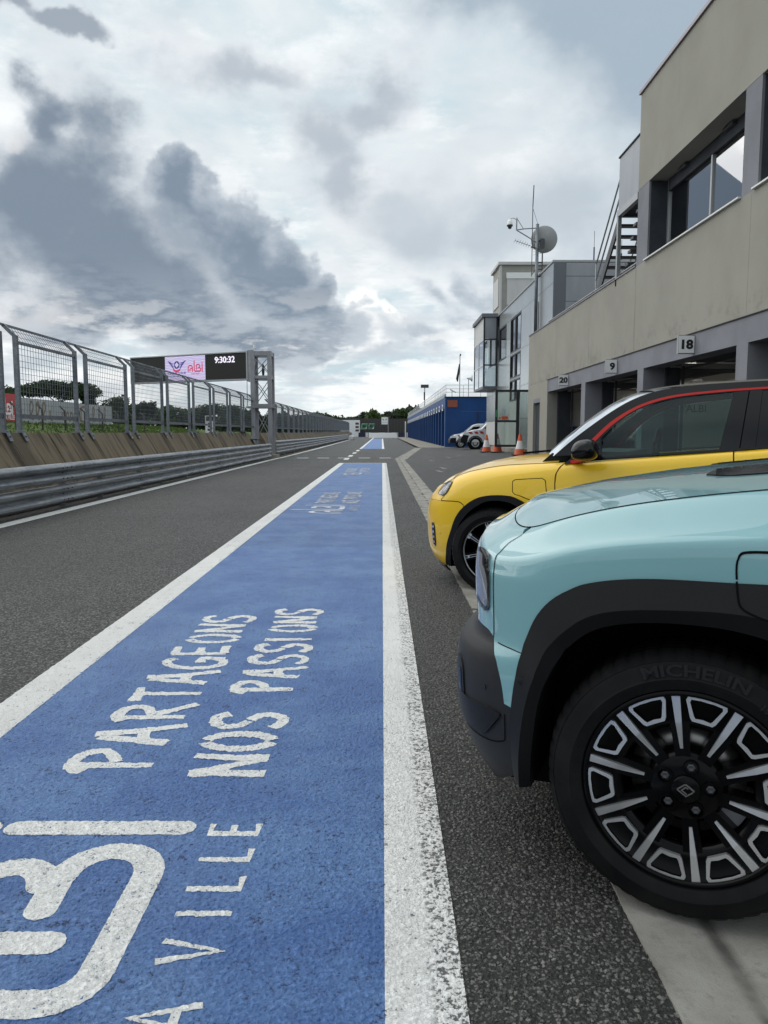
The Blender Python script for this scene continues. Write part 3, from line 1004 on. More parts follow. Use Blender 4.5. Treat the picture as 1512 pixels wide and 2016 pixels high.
# ---------------------------------------------------------------- debris fence on the wall
FX = -6.06
def wire_panel_mesh(Y0, w, h0, h1, sx=.105, sz=.10):
    mb = MB()
    r = .0028
    n = int(round(w / sx))
    for i in range(1, n):
        yy = w * i / n
        mb.bar((0, yy, h0), (0, yy, h1), r * 2)
        mb.bar((0, yy, h1), (-.19, yy, h1 + .29), r * 2)
    m = int(round((h1 - h0) / sz))
    for i in range(1, m):
        zz = h0 + (h1 - h0) * i / m
        mb.bar((.004, 0, zz), (.004, w, zz), r * 2.2)
    for i in range(1, 3):
        mb.bar((-.19 * i / 3 + .004, 0, h1 + .29 * i / 3), (-.19 * i / 3 + .004, w, h1 + .29 * i / 3), r * 2.2)
    return mb
def debris_fence(starts, label):
    f = thing('debris_fence', label, 'fence', (FX, starts[0], 1.2))
    W = 2.45
    proto = {}
    for Y in starts:
        zb = 1.2 + rise(Y)
        def place(key, mbf, name, mt, parent, y, z):
            if key not in proto:
                proto[key] = mbf().build(name, mt, None, fix=True).data
                bpy.data.objects.remove([o for o in COL.objects if o.data == proto[key]][0])
            o = bpy.data.objects.new(name, proto[key])
            COL.objects.link(o)
            o.location = (FX, y, z)
            adopt(o, parent)
            return o
        pan = place('wire', lambda: wire_panel_mesh(0, W, .28, 1.50), 'wire_panel', M['galvanised'], f, Y, zb)
        def post():
            mb = MB().box(-.035, .035, -.036, .036, -.02, 1.60)
            mb.bar((0, 0, 1.58), (-.19, 0, 1.77), .055, .055, (0, 1, 0))
            return mb
        def foot():
            mb = MB().bar((.05, 0, .04), (.125, 0, -.135), .012, .11, (0, 1, 0))
            mb.box(-.06, .07, -.06, .06, .0, .025)
            mb.tube([(.085, 0, -.07), (.125, 0, -.055)], .014, 6)
            return mb
        for k, yy in enumerate((Y, Y + W)):
            p = place('post', post, 'post', M['galvanised'], f, yy, zb)
            place('foot', foot, 'foot_bracket', M['galvanised'], p, yy, zb)
        def rail(z0, hh):
            return lambda: MB().box(-.025, .025, .047, W - .047, z0, z0 + hh)
        place('rail_low', rail(.24, .07), 'rail', M['galvanised'], f, Y, zb)
        place('rail_top', rail(1.47, .045), 'rail', M['galvanised'], f, Y, zb)
        place('rail_out', lambda: MB().bar((-.19, -.04, 1.775), (-.19, W + .51, 1.775), .035, .035), 'rail', M['galvanised'], f, Y, zb)
    return f
# panel i starts at Y where the photo shows the second post of each pair
debris_fence([12.95 + 3.0 * k for k in range(-5, 8)], 'near wire mesh debris fence with cranked posts on the pit wall')
debris_fence([41.5 + 3.0 * k for k in range(0, 34)], 'far wire debris fence running away beyond the screen tower')

# ---------------------------------------------------------------- steel guard rails
WPROF = [(0, -.155), (.02, -.15), (.075, -.115), (.085, -.085), (.07, -.055), (.015, -.03), (.0, 0), (.015, .03), (.07, .055), (.085, .085), (.075, .115), (.02, .15), (0, .155)]
def guard_rail(y0, y1, seg, zc, label, x0=-5.2):
    g = thing('guard_rail', label, 'barrier', (x0, y0, 0))
    y = y0
    i = 0
    while y < y1 - .2:
        e = min(y + seg, y1)
        for z in zc:
            mb = MB()
            n = len(WPROF)
            off = .003 * (i % 2)
            ends = [y, y + .02, (y + e) / 2, e + .12]
            vs = []
            for yy in ends:
                for k in range(n):
                    dx, dz = WPROF[k]
                    vs.append((x0 + dx + off, yy, z + dz + rise(yy)))
            for yy in ends[::-1]:
                for k in range(n):
                    dx, dz = WPROF[k]
                    vs.append((x0 + dx + off - .004, yy, z + dz + rise(yy)))
            fs = []
            rows = len(ends) * 2
            for r in range(rows):
                q = (r + 1) % rows
                for k in range(n - 1):
                    fs.append((r * n + k, r * n + k + 1, q * n + k + 1, q * n + k))
            for r in range(len(ends) - 1):
                a, b = r, rows - 1 - r
                fs.append((r * n, (r + 1) * n, (b - 1) * n, b * n))
                fs.append((r * n + n - 1, b * n + n - 1, (b - 1) * n + n - 1, (r + 1) * n + n - 1))
            mb.add(vs, fs)
            bo = mb.build('beam', M['rail_steel'], g)
            smooth_by_angle(bo, 50)
            bm_ = MB()
            for dy in (.05, .22, .40):
                for dz, dx in ((-.085, .083), (.085, .083), (0.0, .004)):
                    if dz == 0 and dy != .22:
                        continue
                    zz = z + dz + rise(y)
                    bm_.tube([(x0 + dx - .01 + off, y + dy, zz), (x0 + dx + .012 + off, y + dy, zz)], .013, 6)
            bm_.build('bolts', M['steel_dark'], bo)
        for yy in (y + .3, (y + e) / 2):
            mb = MB().box(x0 - .075, x0 - .008, yy - .05, yy + .05, -.02 + rise(yy), max(zc) + .12 + rise(yy))
            mb.build('post', M['rail_steel'], g)
        y = e
        i += 1
    return g
guard_rail(-3.7, 35.7, 4.0, (.215, .555), 'double steel guard rail along the near left edge of the pit lane')
guard_rail(37.6, 118.0, 8.0, (.33, .66), 'steel guard rail beyond the screen tower')
mb = MB()
mb.prism([(-5.1, 0), (-4.9, 0), (-4.5, .02), (-4.35, .5), (-4.9, .62), (-5.1, .62)], lambda u, v: (u, 118.4, v + .15), lambda u, v: (u, 124.0, v + .15))
tag(mb.build('kerb_block', M['sign_white']), 'white sloped kerb block at the far end of the guard rail', 'barrier')

# ---------------------------------------------------------------- screen tower with LED board
G = thing('screen_tower', 'grey lattice tower carrying a long LED board over the pit wall', 'tower', (-5.6, 36.9, 0))
LX = (-6.03, -5.25)
LY = (36.4, 37.35)
for X in LX:
    for Y in LY:
        zb = .12
        MB().box(X - .09, X + .09, Y - .09, Y + .09, zb, 4.98).build('leg', M['steel_grey'], G)
for z, hh in ((4.78, .20), (3.72, .14), (2.45, .10)):
    for Y in LY:
        MB().box(LX[0] + .09, LX[1] - .09, Y - .07, Y + .07, z, z + hh).build('crossbeam', M['steel_grey'], G)
    for X in LX:
        MB().box(X - .07, X + .07, LY[0] + .09, LY[1] - .09, z, z + hh).build('crossbeam', M['steel_grey'], G)
for z0, z1 in ((3.86, 4.78), (2.55, 3.72), (.9, 2.45)):
    for Y in LY:
        for a, b in ((0, 1), (1, 0)):
            MB().bar((LX[a], Y + .02 * a, z0 + .03), (LX[b], Y + .02 * a, z1 - .03), .045, .03).build('brace', M['steel_grey'], G)
    for X in LX:
        MB().bar((X, LY[0], z0 + .03), (X, LY[1], z1 - .03), .045, .03).build('brace', M['steel_grey'], G)
MB().box(-6.35, -5.12, 36.25, 37.5, 2.36, 2.43).build('platform', M['steel_grey'], G)
MB().tube([(-6.30, 36.35, 2.45), (-6.30, 36.35, 3.62), (-5.3, 36.3, 3.62)], .02, 6).build('handrail', M['steel_grey'], G)
MB().tube([(-6.30, 37.4, 2.45), (-6.30, 37.4, 3.62), (-6.30, 36.35, 3.62)], .02, 6).build('handrail', M['steel_grey'], G)
MB().tube([(-5.93, 36.45, 4.98), (-5.93, 36.45, 5.1)], .02, 6).tube([(-5.93, 36.45, 5.1), (-5.93, 36.45, 5.28)], .055, 8).build('sensor', M['sign_white'], G)
MB().lathe([(0, -.3), (.05, -.2), (.07, 0), (.05, .25), (0, .38)], 8, lambda a, b, h: (-5.62 + a, 36.9 + b, 4.1 + h)).build('float_lamp', M['steel_dark'], G)
MB().box(-5.55, -4.98, 36.1, 37.6, 0, .16).build('plinth', M['concrete_old'], G)
# board: right end by the tower, left end further off
bR, bL = Vector((-6.14, 36.35, 0)), Vector((-12.66, 39.5, 0))
bd = (bR - bL)
BL_ = bd.length
bu = bd.normalized()
bn = Vector((bu.y, -bu.x, 0))          # towards the camera
def BT(u, v, d=0):
    p = bL + bu * u + bn * d
    return (p.x, p.y, 3.72 + v)
def bpanel(name, u0, u1, v0, v1, d0, d1, mt, parent=None):
    mb = MB()
    mb.add([BT(u0, v0, d0), BT(u1, v0, d0), BT(u1, v1, d0), BT(u0, v1, d0), BT(u0, v0, d1), BT(u1, v0, d1), BT(u1, v1, d1), BT(u0, v1, d1)],
           [(0, 1, 2, 3), (4, 5, 6, 7), (0, 1, 5, 4), (1, 2, 6, 5), (2, 3, 7, 6), (3, 0, 4, 7)])
    return mb.build(name, mt, parent or G)
BH = 1.21
board = bpanel('led_board', 0, BL_ - .20, 0, BH, -.22, 0, M['led_black'])
bpanel('board_frame', -.05, BL_ - .20, BH, BH + .05, -.24, .04, M['alu_frame'], board)
bpanel('board_frame', -.05, BL_ - .20, -.07, 0, -.24, .04, M['alu_frame'], board)
bpanel('board_frame', -.07, 0, -.07, BH + .05, -.23, .045, M['alu_frame'], board)
bpanel('board_frame', BL_ - .20, BL_ - .12, -.07, BH + .05, -.24, .045, M['alu_frame'], board)
bpanel('board_bracket', BL_ - .12, BL_ + .06, -.12, BH + .10, -.20, .02, M['steel_grey'], board)
bpanel('board_bracket', -.22, -.07, BH - .12, BH - .06, -.1, -.02, M['black_plain'], board)
u0, u1 = BL_ * .300, BL_ * .640
bpanel('lit_panel', u0, u1, .02, BH - .02, 0, .012, M['led_panel'], board)
put_text('clock_digits', '9:30:32', .40, lambda u, v, d: BT(BL_ * .80 + u, BH - .42 + v, .004 + d), M['led_white'], board, .008, .01)
cx, cy = u0 + (u1 - u0) * .30, .76
def wing(T, s, mt, parent, name='wing'):
    for sg in (-1, 1):
        for k in range(5):
            y0 = .16 - k * .085
            L = .50 - k * .085
            pts = [(sg * .13, y0 - .05), (sg * (.13 + L * .5), y0), (sg * (.13 + L), y0 + .10 - k * .01), (sg * (.13 + L * .95), y0 + .03), (sg * (.13 + L * .5), y0 - .06)]
            mesh_obj(name, [T(u * s, v * s) for u, v in pts], [tuple(range(5))[::(1 if sg > 0 else -1)]], mt, parent)
wing(lambda u, v: BT(cx + u, cy + v, .018), .9, M['led_navy'], board)
mb = MB()
mb.add([BT(cx + .17 * math.cos(a), cy + .02 + .19 * math.sin(a), .020) for a in [2 * math.pi * k / 16 for k in range(16)]], [tuple(range(16))])
mb.build('emblem_disc', M['led_navy'], board, fix=False)
mb = MB()
for i in range(5):
    for j in range(5):
        if (i + j) % 2 == 0 and (i - 2) ** 2 + (j - 2) ** 2 < 6:
            a, b = cx - .11 + i * .044, cy - .09 + j * .044
            mb.add([BT(a, b, .024), BT(a + .044, b, .024), BT(a + .044, b + .044, .024), BT(a, b + .044, .024)], [(0, 1, 2, 3)])
mb.build('emblem_checks', M['led_white'], board, fix=False)
mesh_obj('emblem_scroll', [BT(cx + u, cy + v, .026) for u, v in ((-.24, -.18), (0, -.24), (.24, -.18), (.20, -.27), (0, -.36), (-.20, -.27))], [(0, 5, 4, 1), (1, 4, 3, 2)], M['led_red'], board)
put_text('board_text', "CIRCUIT D'ALBI", .155, lambda u, v, d: BT(cx + u, .335 + v, .014 + d), M['led_navy'], board, .002, .006)
mb = MB()
for k in range(22):
    a = cx - .52 + k * .048
    if k % 5 != 4:
        mb.add([BT(a, .22, .016), BT(a + .036, .22, .016), BT(a + .036, .25, .016), BT(a, .25, .016)], [(0, 1, 2, 3)])
mb.build('board_small_print', M['led_navy'], board, fix=False)
lx = u0 + (u1 - u0) * .755
logo(lambda u, v: BT(lx + u - .05, .44 + v, .018), M['led_red'], board, .09, .66, 'board_logo')
put_text('board_text', 'A MA VILLE', .10, lambda u, v, d: BT(lx + u, .29 + v, .014 + d), M['led_red'], board, .001, .006)

# marshal stand at the wall gap
st = thing('marshal_stand', 'dark metal bench stand against the pit wall below the screen tower', 'stand', (-5.9, 33.6, .3))
for (X0, X1, Y0, Y1, z) in ((-6.9, -5.95, 32.6, 34.0, 1.28), (-6.2, -5.55, 34.4, 35.4, .92)):
    MB().box(X0, X1, Y0, Y1, z - .05, z).build('bench_top', M['steel_dark'], st)
    for X in (X0 + .06, X1 - .06):
        for Y in (Y0 + .06, Y1 - .06):
            MB().box(X - .03, X + .03, Y - .03, Y + .03, 0, z - .05).build('leg', M['steel_grey'], st)
    MB().box(X0 + .06, X1 - .06, Y0 + .04, Y0 + .08, z - .5, z - .42).build('brace', M['steel_dark'], st)

# distance board on the track side
nb = thing('distance_board', 'small white distance board standing beyond the pit wall', 'sign', (-9.0, 40.6, 0))
MB().box(-9.03, -8.97, 40.57, 40.63, 0, 1.0).build('post', M['post_dark'], nb)
MB().box(-9.25, -8.75, 40.54, 40.57, 1.0, 2.10).build('board', M['sign_white'], nb)
MB().box(-9.20, -8.80, 40.530, 40.539, 1.82, 2.05).build('band', M['sign_black'], nb)
put_text('number', '5', .55, lambda u, v, d: (-9.0 + u, 40.535 - d, 1.32 + v), M['sign_black'], nb, .02, .004)

# ---------------------------------------------------------------- far side of the track: bank, hoardings, posts
vs, fs = [], []
bx = [-24, -27, -30, -34, -60, -140, -400]
bz = [.3, 1.0, 1.95, 2.25, 2.4, 2.6, 3.0]
bys = [-60, 0, 20, 40, 60, 80, 100, 130, 170, 240, 420]
for Y in bys:
    for X, Z in zip(bx, bz):
        vs.append((X, Y, Z * max(.35, 1 - max(0, Y - 90) / 260) + rnd.uniform(-.06, .06)))
n = len(bx)
for i in range(len(bys) - 1):
    for j in range(n - 1):
        a = i * n + j
        fs.append((a, a + n, a + n + 1, a + 1))
tag(mesh_obj('grass_bank', vs, fs, M['grass'], smooth=True), kind='structure')
mb = MB()
for k in range(9000):
    Y = rnd.uniform(20, 120)
    X = -rnd.uniform(26.5, 34)
    Z = np.interp(-X, [24, 27, 30, 34], [.3, 1.0, 1.95, 2.25]) * max(.35, 1 - max(0, Y - 90) / 260) - .03
    h = rnd.uniform(.10, .32)
    a = rnd.uniform(0, 6.28)
    dx, dy = .10 * math.cos(a), .10 * math.sin(a)
    mb.add([(X - dx, Y - dy, Z), (X + dx, Y + dy, Z), (X + rnd.uniform(-.12, .12), Y, Z + h)], [(0, 1, 2)])
tag(mb.build('tall_grass', M['grass_blade'], fix=False), 'rough green grass on the bank across the track', 'grass', kind='stuff')

def hoarding(name, Y0, Y1, X, z0, z1, mt, label):
    h = thing(name, label, 'billboard', (X, Y0, z0))
    MB().box(X - .12, X, Y0, Y1, z0, z1).build('board', mt, h)
    return h
h1 = hoarding('red_billboard', 59.0, 66.2, -31.0, 2.0, 4.45, M['sign_red'], 'red billboard with white lettering across the track')
logo(lambda u, v: (-30.99, 63.9 + u, 2.78 + v), M['sign_white'], h1, .12, 1.65, 'logo_letter')
put_text('slogan', 'A MA VILLE', .5, lambda u, v, d: (-30.995 + d, 64.2 + u, 2.3 + v), M['sign_white'], h1, .01, .006)
h2 = hoarding('mural_wall', 66.6, 89.0, -31.0, 2.0, 4.18, M['sign_grey'], 'long pale grey wall with faded brown lettering across the track')
def script(y0, word_w, strokes, hgt=1.35):
    for st in strokes:
        ribbon('faded_letter', resample([(u * word_w, v * hgt) for u, v in st], 4), .24, lambda u, v: (-30.99, y0 + u, 2.35 + v), M['mural_brown'], h2)
loopl = [(0, .05), (.35, .75), (.30, 1.15), (.1, 1.0), (.12, .2), (.4, .05)]
for k in range(3):
    script(68.2 + k * 1.25, 2.2, [loopl])
script(72.4, 1.2, [[(.1, .7), (.1, .15), (.5, .0)]])
for k in range(5):
    script(75.2 + k * .95, 1.2, [[(0, .0), (.1, .5), (.4, .6), (.55, .1), (.8, .05)]])
script(79.2, 2.4, [[(0, .3), (.3, 1.0), (.9, 1.15)], [(.35, 1.0), (.3, .1), (.6, 0)]])
for k in range(3):
    script(83.0 + k * 1.7, 1.5, [loopl])
for k in range(11):
    Y = 46.0 + k * 4.6
    p = thing('track_fence_post', 'dark cranked fence post on the grass bank, one of the row across the track', 'post', (-28.2, Y, 1.3), 'cranked fence posts across the track')
    MB().box(-28.26, -28.14, Y - .06, Y + .06, 1.2, 3.15).bar((-28.2, Y, 3.12), (-28.75, Y + .3, 3.55), .10).build('post', M['post_dark'], p)
# wire net between the posts
mb = MB()
for z in (1.6, 2.0, 2.4, 2.8, 3.1):
    mb.bar((-28.13, 40, z), (-28.13, 96, z), .012)
tag(mb.build('fence_wires', M['steel_grey']), 'thin strained wires running between the dark posts across the track', 'fence')
# ---------------------------------------------------------------- trees
def crown_mesh(lobes, n, size, rng):
    """lobes: (cx,cy,cz,rx,ry,rz); small bent leaf sprays spread through the shell and inside"""
    vs, fs = [], []
    w = [l[3] * l[4] + l[4] * l[5] for l in lobes]
    tot = sum(w)
    for l, ww in zip(lobes, w):
        for _ in range(int(n * ww / tot)):
            a, c = rng.uniform(0, 2 * math.pi), rng.uniform(-1, 1)
            s = math.sqrt(1 - c * c)
            bulge = 1 + .22 * math.sin(3 * a + l[0]) * s + .18 * math.sin(5 * c + 2 * a)
            r = (rng.random() ** .38) * bulge
            p = Vector((l[0] + l[3] * r * s * math.cos(a), l[1] + l[4] * r * s * math.sin(a), l[2] + l[5] * r * c))
            d1 = Vector((rng.gauss(0, 1), rng.gauss(0, 1), rng.gauss(0, .6))).normalized()
            d2 = d1.cross(Vector((rng.gauss(0, 1), rng.gauss(0, 1), rng.gauss(0, 1)))).normalized()
            z = size * rng.uniform(.6, 1.4)
            k = len(vs)
            vs += [tuple(p - d1 * z), tuple(p + d2 * z * .45), tuple(p + d1 * z), tuple(p - d2 * z * .45)]
            fs += [(k, k + 1, k + 2), (k, k + 2, k + 3)]
    return vs, fs
def make_tree(name, label, loc, h, w, kind, seed, leafmat, group, n=2600, size=.26):
    rng = random.Random(seed)
    t = thing(name, label, 'tree', loc, group)
    lobes = []
    if kind == 'pine':
        for k in range(30):
            a = rng.uniform(0, 6.28)
            r = w * .38 * math.sqrt(rng.random())
            lobes.append((r * math.cos(a), r * math.sin(a), h * .78 + rng.uniform(-.04, .05) * h - .10 * h * (r / w / .36) ** 2, w * .20, w * .20, h * .11))
        forks = [(l[0] * .7, l[1] * .7, l[2] - h * .06) for l in lobes[:6]]
        z0 = h * .5
    elif kind == 'cone':
        for k in range(9):
            f = k / 8
            rr = w * .42 * (1 - f) + .12 * w
            for q in range(3):
                a = rng.uniform(0, 6.28)
                lobes.append((rr * .5 * math.cos(a), rr * .5 * math.sin(a), h * (.22 + .72 * f), rr * .62, rr * .62, h * .07))
        forks = [(0, 0, h * .9)]
        z0 = h * .3
    else:
        for k in range(16):
            a = rng.uniform(0, 6.28)
            r = w * .34 * math.sqrt(rng.random())
            zc = h * rng.uniform(.30, .82)
            sc = rng.uniform(.13, .24)
            lobes.append((r * math.cos(a), r * math.sin(a), zc, w * sc, w * sc, h * sc * .75))
        lobes.append((0, 0, h * .55, w * .3, w * .3, h * .30))
        forks = [(l[0] * .75, l[1] * .75, l[2]) for l in lobes[:7]]
        z0 = h * .22
    vs, fs = crown_mesh(lobes, n, size, rng)
    mesh_obj('crown', vs, fs, M[leafmat], t, local=True)
    mb = MB()
    tr = .028 * h
    mb.tube([(0, 0, -.4), (.05 * w * rng.uniform(-.4, .4), 0, z0 * .5), (0, 0, z0)], [tr, tr * .8, tr * .6], 7)
    for f in forks:
        mb.tube([(0, 0, z0 * .85), (f[0] * .5, f[1] * .5, (z0 + f[2]) * .52), f], [tr * .5, tr * .35, tr * .12], 5)
    mb.build('trunk', M['bark'], t, local=True)
    return t
# the umbrella pine and the row behind the hoardings: (px, depth) give the place, heights from the photo
def tp(px, Y):
    return (px - 752) / 1514 * Y
make_tree('umbrella_pine', 'broad dark umbrella pine behind the grey mural wall', (tp(122, 104), 104, 2.2), 6.4, 10.6, 'pine', 3, 'leaf_dark', None, 11000, .27)
spec = [  # px, Y, top px y, width px, kind, leaf, label
    (20, 110, 762, 60, 'round', 'leaf_mid', 'leafy tree top just above the red billboard'),
    (178, 120, 772, 40, 'round', 'leaf_dark', 'small dark tree at the right edge of the umbrella pine'),
    (235, 105, 779, 60, 'round', 'leaf_mid', 'mid green tree at the right end of the mural wall'),
    (288, 110, 786, 62, 'round', 'leaf_dark', 'bushy dark tree left of the LED board clock end, seen through the third fence panel'),
    (352, 125, 797, 70, 'round', 'leaf_mid', 'low green tree seen through the fourth fence panel'),
    (408, 140, 790, 74, 'round', 'leaf_dark', 'wide dark tree seen through the fifth fence panel'),
    (452, 150, 795, 70, 'round', 'leaf_mid', 'rounded green tree just left of the screen tower'),
    (497, 160, 806, 56, 'round', 'leaf_dark', 'dark tree directly behind the screen tower'),
    (560, 190, 806, 80, 'round', 'leaf_dark', 'dark tree right of the screen tower behind the far fence'),
    (615, 220, 812, 70, 'round', 'leaf_mid', 'green tree behind the middle of the far fence'),
    (268, 150, 800, 60, 'round', 'leaf_dark', 'distant low tree between the mural wall and the bushy dark tree'),
    (325, 170, 806, 60, 'round', 'leaf_mid', 'distant low tree behind the fourth fence panel'),
    (380, 180, 806, 60, 'round', 'leaf_dark', 'distant low dark tree behind the fifth fence panel'),
]
for k, (px, Y, top, wpx, kind, lf, lab) in enumerate(spec):
    z0 = 1.0 if Y > 120 else 2.0
    h = (852 - top) / 1514 * Y + 1.2 - z0
    make_tree('tree', lab, (tp(px, Y), Y, z0), h * 1.04, wpx / 1514 * Y, kind, 20 + k, lf, 'trees beyond the track', 3000, .22 * Y / 110)
rngw = random.Random(11)
wl = []
for k in range(95):
    X = -150 + k * 1.5
    Y = 178 + rngw.uniform(-8, 12) + max(0, X + 60) * .25
    h = rngw.uniform(3.4, 5.6)
    wl.append((X, Y, h * .5, rngw.uniform(2.2, 3.6), 2.5, h * .55))
wv_, wf_ = crown_mesh(wl, 26000, .42, rngw)
tag(mesh_obj('far_wood', wv_, wf_, M['leaf_dark']), 'dark mass of distant woodland along the horizon left of the pit lane', 'woodland', kind='stuff')
# wooded hill at the end of the pit lane
hill_v, hill_f = [], []
hx = list(range(-420, 421, 30))
hy = [300, 330, 370, 420, 480]
def hill_z(X, Y):
    f = min(1, max(0, (Y - 300) / 120))
    return f * (4.0 + 9.0 / (1 + math.exp(-(X - 12) / 12.0)) + 3 * math.sin(X * .02)) - .4
for Y in hy:
    for X in hx:
        hill_v.append((X, Y, hill_z(X, Y)))
n = len(hx)
for i in range(len(hy) - 1):
    for j in range(n - 1):
        hill_f.append((i * n + j, i * n + j + 1, (i + 1) * n + j + 1, (i + 1) * n + j))
tag(mesh_obj('hill', hill_v, hill_f, M['earth'], smooth=True), kind='structure')
far = [(640, 815, 50, 250), (668, 817, 46, 270), (690, 818, 44, 320), (708, 822, 34, 330), (722, 812, 30, 330), (738, 806, 46, 260), (752, 812, 40, 300), (766, 806, 34, 330), (780, 812, 40, 340),
       (792, 803, 38, 330), (806, 801, 40, 340), (826, 812, 40, 330), (846, 800, 44, 340), (868, 796, 50, 350), (610, 826, 60, 320), (570, 822, 70, 300), (520, 818, 70, 300), (470, 815, 70, 300),
       (900, 800, 60, 360), (940, 800, 60, 360), (715, 828, 40, 240), (760, 826, 40, 240), (785, 828, 44, 250), (812, 824, 44, 260), (655, 832, 50, 230)]
for k, (px, top, wpx, Y) in enumerate(far):
    X = tp(px, Y)
    z0 = max(hill_z(X, Y), -.3) - .5
    h = (852 - top) / 1514 * Y + 1.2 - z0
    lab = 'pale green tree standing tallest at the end of the pit lane' if px == 738 else 'distant hillside tree at the end of the pit lane'
    make_tree('hillside_tree', lab, (X, Y, z0), max(3.5, h), wpx / 1514 * Y * 1.15, 'round', 70 + k, 'leaf_pale' if px == 738 else ('leaf_hill' if k % 3 else 'leaf_mid'),
              'trees on the far hillside', 2200, .0030 * Y)
for k, (px, top) in enumerate(((805, 797), (809, 800), (818, 798), (823, 797))):
    Y = 380
    X = tp(px, Y)
    make_tree('cypress', 'thin dark conifer on the hilltop above the blue garages', (X, Y, 9), (852 - top) / 1514 * Y - 7.8, 1.9, 'cone', 130 + k, 'leaf_dark', 'conifers on the hilltop', 900, .4)
hh = thing('hilltop_house', 'small pale house on the wooded hilltop above the blue garages', 'house', (tp(812, 372), 372, 9.5))
hx0 = tp(812, 372)
MB().box(hx0 - 2.6, hx0 + 3.2, 370, 376, 8, 12.3).build('wall', M['panel_beige'], hh)
MB().prism([(-3.2, 0), (3.8, 0), (3.2, .9), (-2.6, .9)], lambda u, v: (hx0 + u, 369.5, 12.3 + v), lambda u, v: (hx0 + u, 376.5, 12.3 + v)).build('roof', M['sign_grey'], hh)

# ---------------------------------------------------------------- end of the pit lane
b = thing('concrete_barrier', 'white concrete barrier block across the end of the pit lane', 'barrier', (.5, 150, .2))
MB().prism([(-2.55, 0), (3.05, -.02), (2.65, 1.02), (-2.45, 1.02)], lambda u, v: (u, 148 + v * .25, v + .18), lambda u, v: (u, 149.6 - v * .25, v + .18)).build('block', M['sign_white'], b)
f2 = thing('end_fence', 'grey slatted fence closing the end of the pit lane', 'fence', (6, 165, .2))
for k in range(26):
    X = -3.5 + k * .62
    MB().box(X - .04, X + .04, 163.96, 164.04, .2, 4.2).build('post', M['steel_dark'], f2)
mb = MB()
for k in range(15):
    mb.bar((-3.5, 164, .5 + k * .25), (12.0, 164, .5 + k * .25), .03)
mb.build('wires', M['steel_dark'], f2)
MB().box(-9.5, 7, 176, 176.2, .3, 4.4).build('green_screen', M['post_dark'], f2)
for k, px in enumerate((717, 731)):
    X = tp(px, 170)
    s = thing('green_banner', ('left' if k == 0 else 'right') + ' of the two green banners at the end of the pit lane', 'banner', (X, 170, 1), 'green banners')
    MB().prism([(-.75, 0), (.5, 0), (.8, 1.2), (-.45, 1.2)], lambda u, v: (X + u, 170, 2.0 + v), lambda u, v: (X + u, 170.08, 2.0 + v)).build('board', M['sign_white'], s)
    MB().prism([(-.70, .05), (.2, .05), (.75, .75), (.78, 1.15), (-.42, 1.15)], lambda u, v: (X + u, 169.97, 2.0 + v), lambda u, v: (X + u, 169.99, 2.0 + v)).build('print', M['sign_green'], s)
    put_text('mark', 'M', .8, lambda u, v, d: (X + u, 169.96 - d, 2.38 + v), M['blue_dark'], s, .03, .003)
X = tp(758, 158)
s = thing('emblem_sign', 'white winged emblem sign on a post at the pit lane end', 'sign', (X, 158, 0))
MB().box(X - .72, X + .55, 157.9, 158.0, 2.9, 4.35).build('board', M['sign_white'], s)
MB().box(X + .57, X + .70, 157.9, 158.05, .2, 4.4).build('post', M['steel_grey'], s)
wing(lambda u, v: (X - .08 + u, 157.885, 3.85 + v), .85, M['navy'], s)
put_text('caption', "CIRCUIT D'ALBI", .15, lambda u, v, d: (X - .08 + u, 157.895 - d, 3.25 + v), M['navy'], s, 0, .003)
X = tp(690, 140)
bx = thing('portable_cabin', 'pale cabin with dark window slats behind the far end of the fence', 'cabin', (tp(697, 172), 172, .4))
cX = tp(697, 172)
MB().box(cX - 3, cX + 1.3, 172, 175, .4, 4.0).build('wall', M['sign_white'], bx)
for k in range(3):
    MB().box(cX + .35, cX + 1.1, 171.95, 171.99, 1.5 + k * .75, 1.95 + k * .75).build('window', M['steel_dark'], bx)
tb = thing('tyre_barrier', 'low blue and white tyre barrier across the far track end', 'barrier', (0, 168, .3))
for k in range(10):
    X0 = -8 + k * 1.45
    MB().box(X0, X0 + 1.38, 168, 168.8, .3, 1.25).build('tyre_block', M['navy'] if k % 2 == 0 else M['sign_white'], tb)
# ---------------------------------------------------------------- garage building
BX = 6.5
Gb = thing('garage_building', 'two storey garage building in beige render with open numbered garages', 'building', (BX, 20, .28))
def wbox(name, x0, x1, y0, y1, z0, z1, mt, parent=Gb):
    return MB().box(x0, x1, y0, y1, z0, z1).build(name, M[mt], parent)
YC, YU = 34.5, 20.2
OPEN = [(25.4, 30.5), (19.85, 24.9), (14.35, 19.4), (8.85, 13.9), (3.4, 8.4)]
# ground floor piers and lintel (grey render)
wbox('end_wall', BX, 14, 33.3, YC, .1, 3.28, 'stucco')
wbox('wall_pier', BX, BX + .4, 30.52, 31.93, .1, 3.28, 'stucco')
wbox('lintel', BX, BX + .4, 31.93, 33.3, 2.62, 3.28, 'stucco')
wbox('side_door', BX + .12, BX + .18, 31.95, 33.28, .28, 2.45, 'render_dark')
wbox('door_surround', BX - .004, BX + .10, 31.93, 33.3, 2.45, 2.62, 'render_grey')
prev = 30.5
for i, (a, b) in enumerate(OPEN):
    e = OPEN[i + 1][1] if i + 1 < len(OPEN) else 2.9
    wbox('pier', BX + .015, BX + .55, e, a, .1, 2.80, 'render_grey')
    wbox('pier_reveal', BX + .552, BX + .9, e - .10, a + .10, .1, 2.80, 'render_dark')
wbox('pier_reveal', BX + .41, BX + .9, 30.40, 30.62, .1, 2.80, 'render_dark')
wbox('garage_lintel', BX + .015, BX + .5, 2.9, 30.5, 2.80, 3.28, 'render_grey')
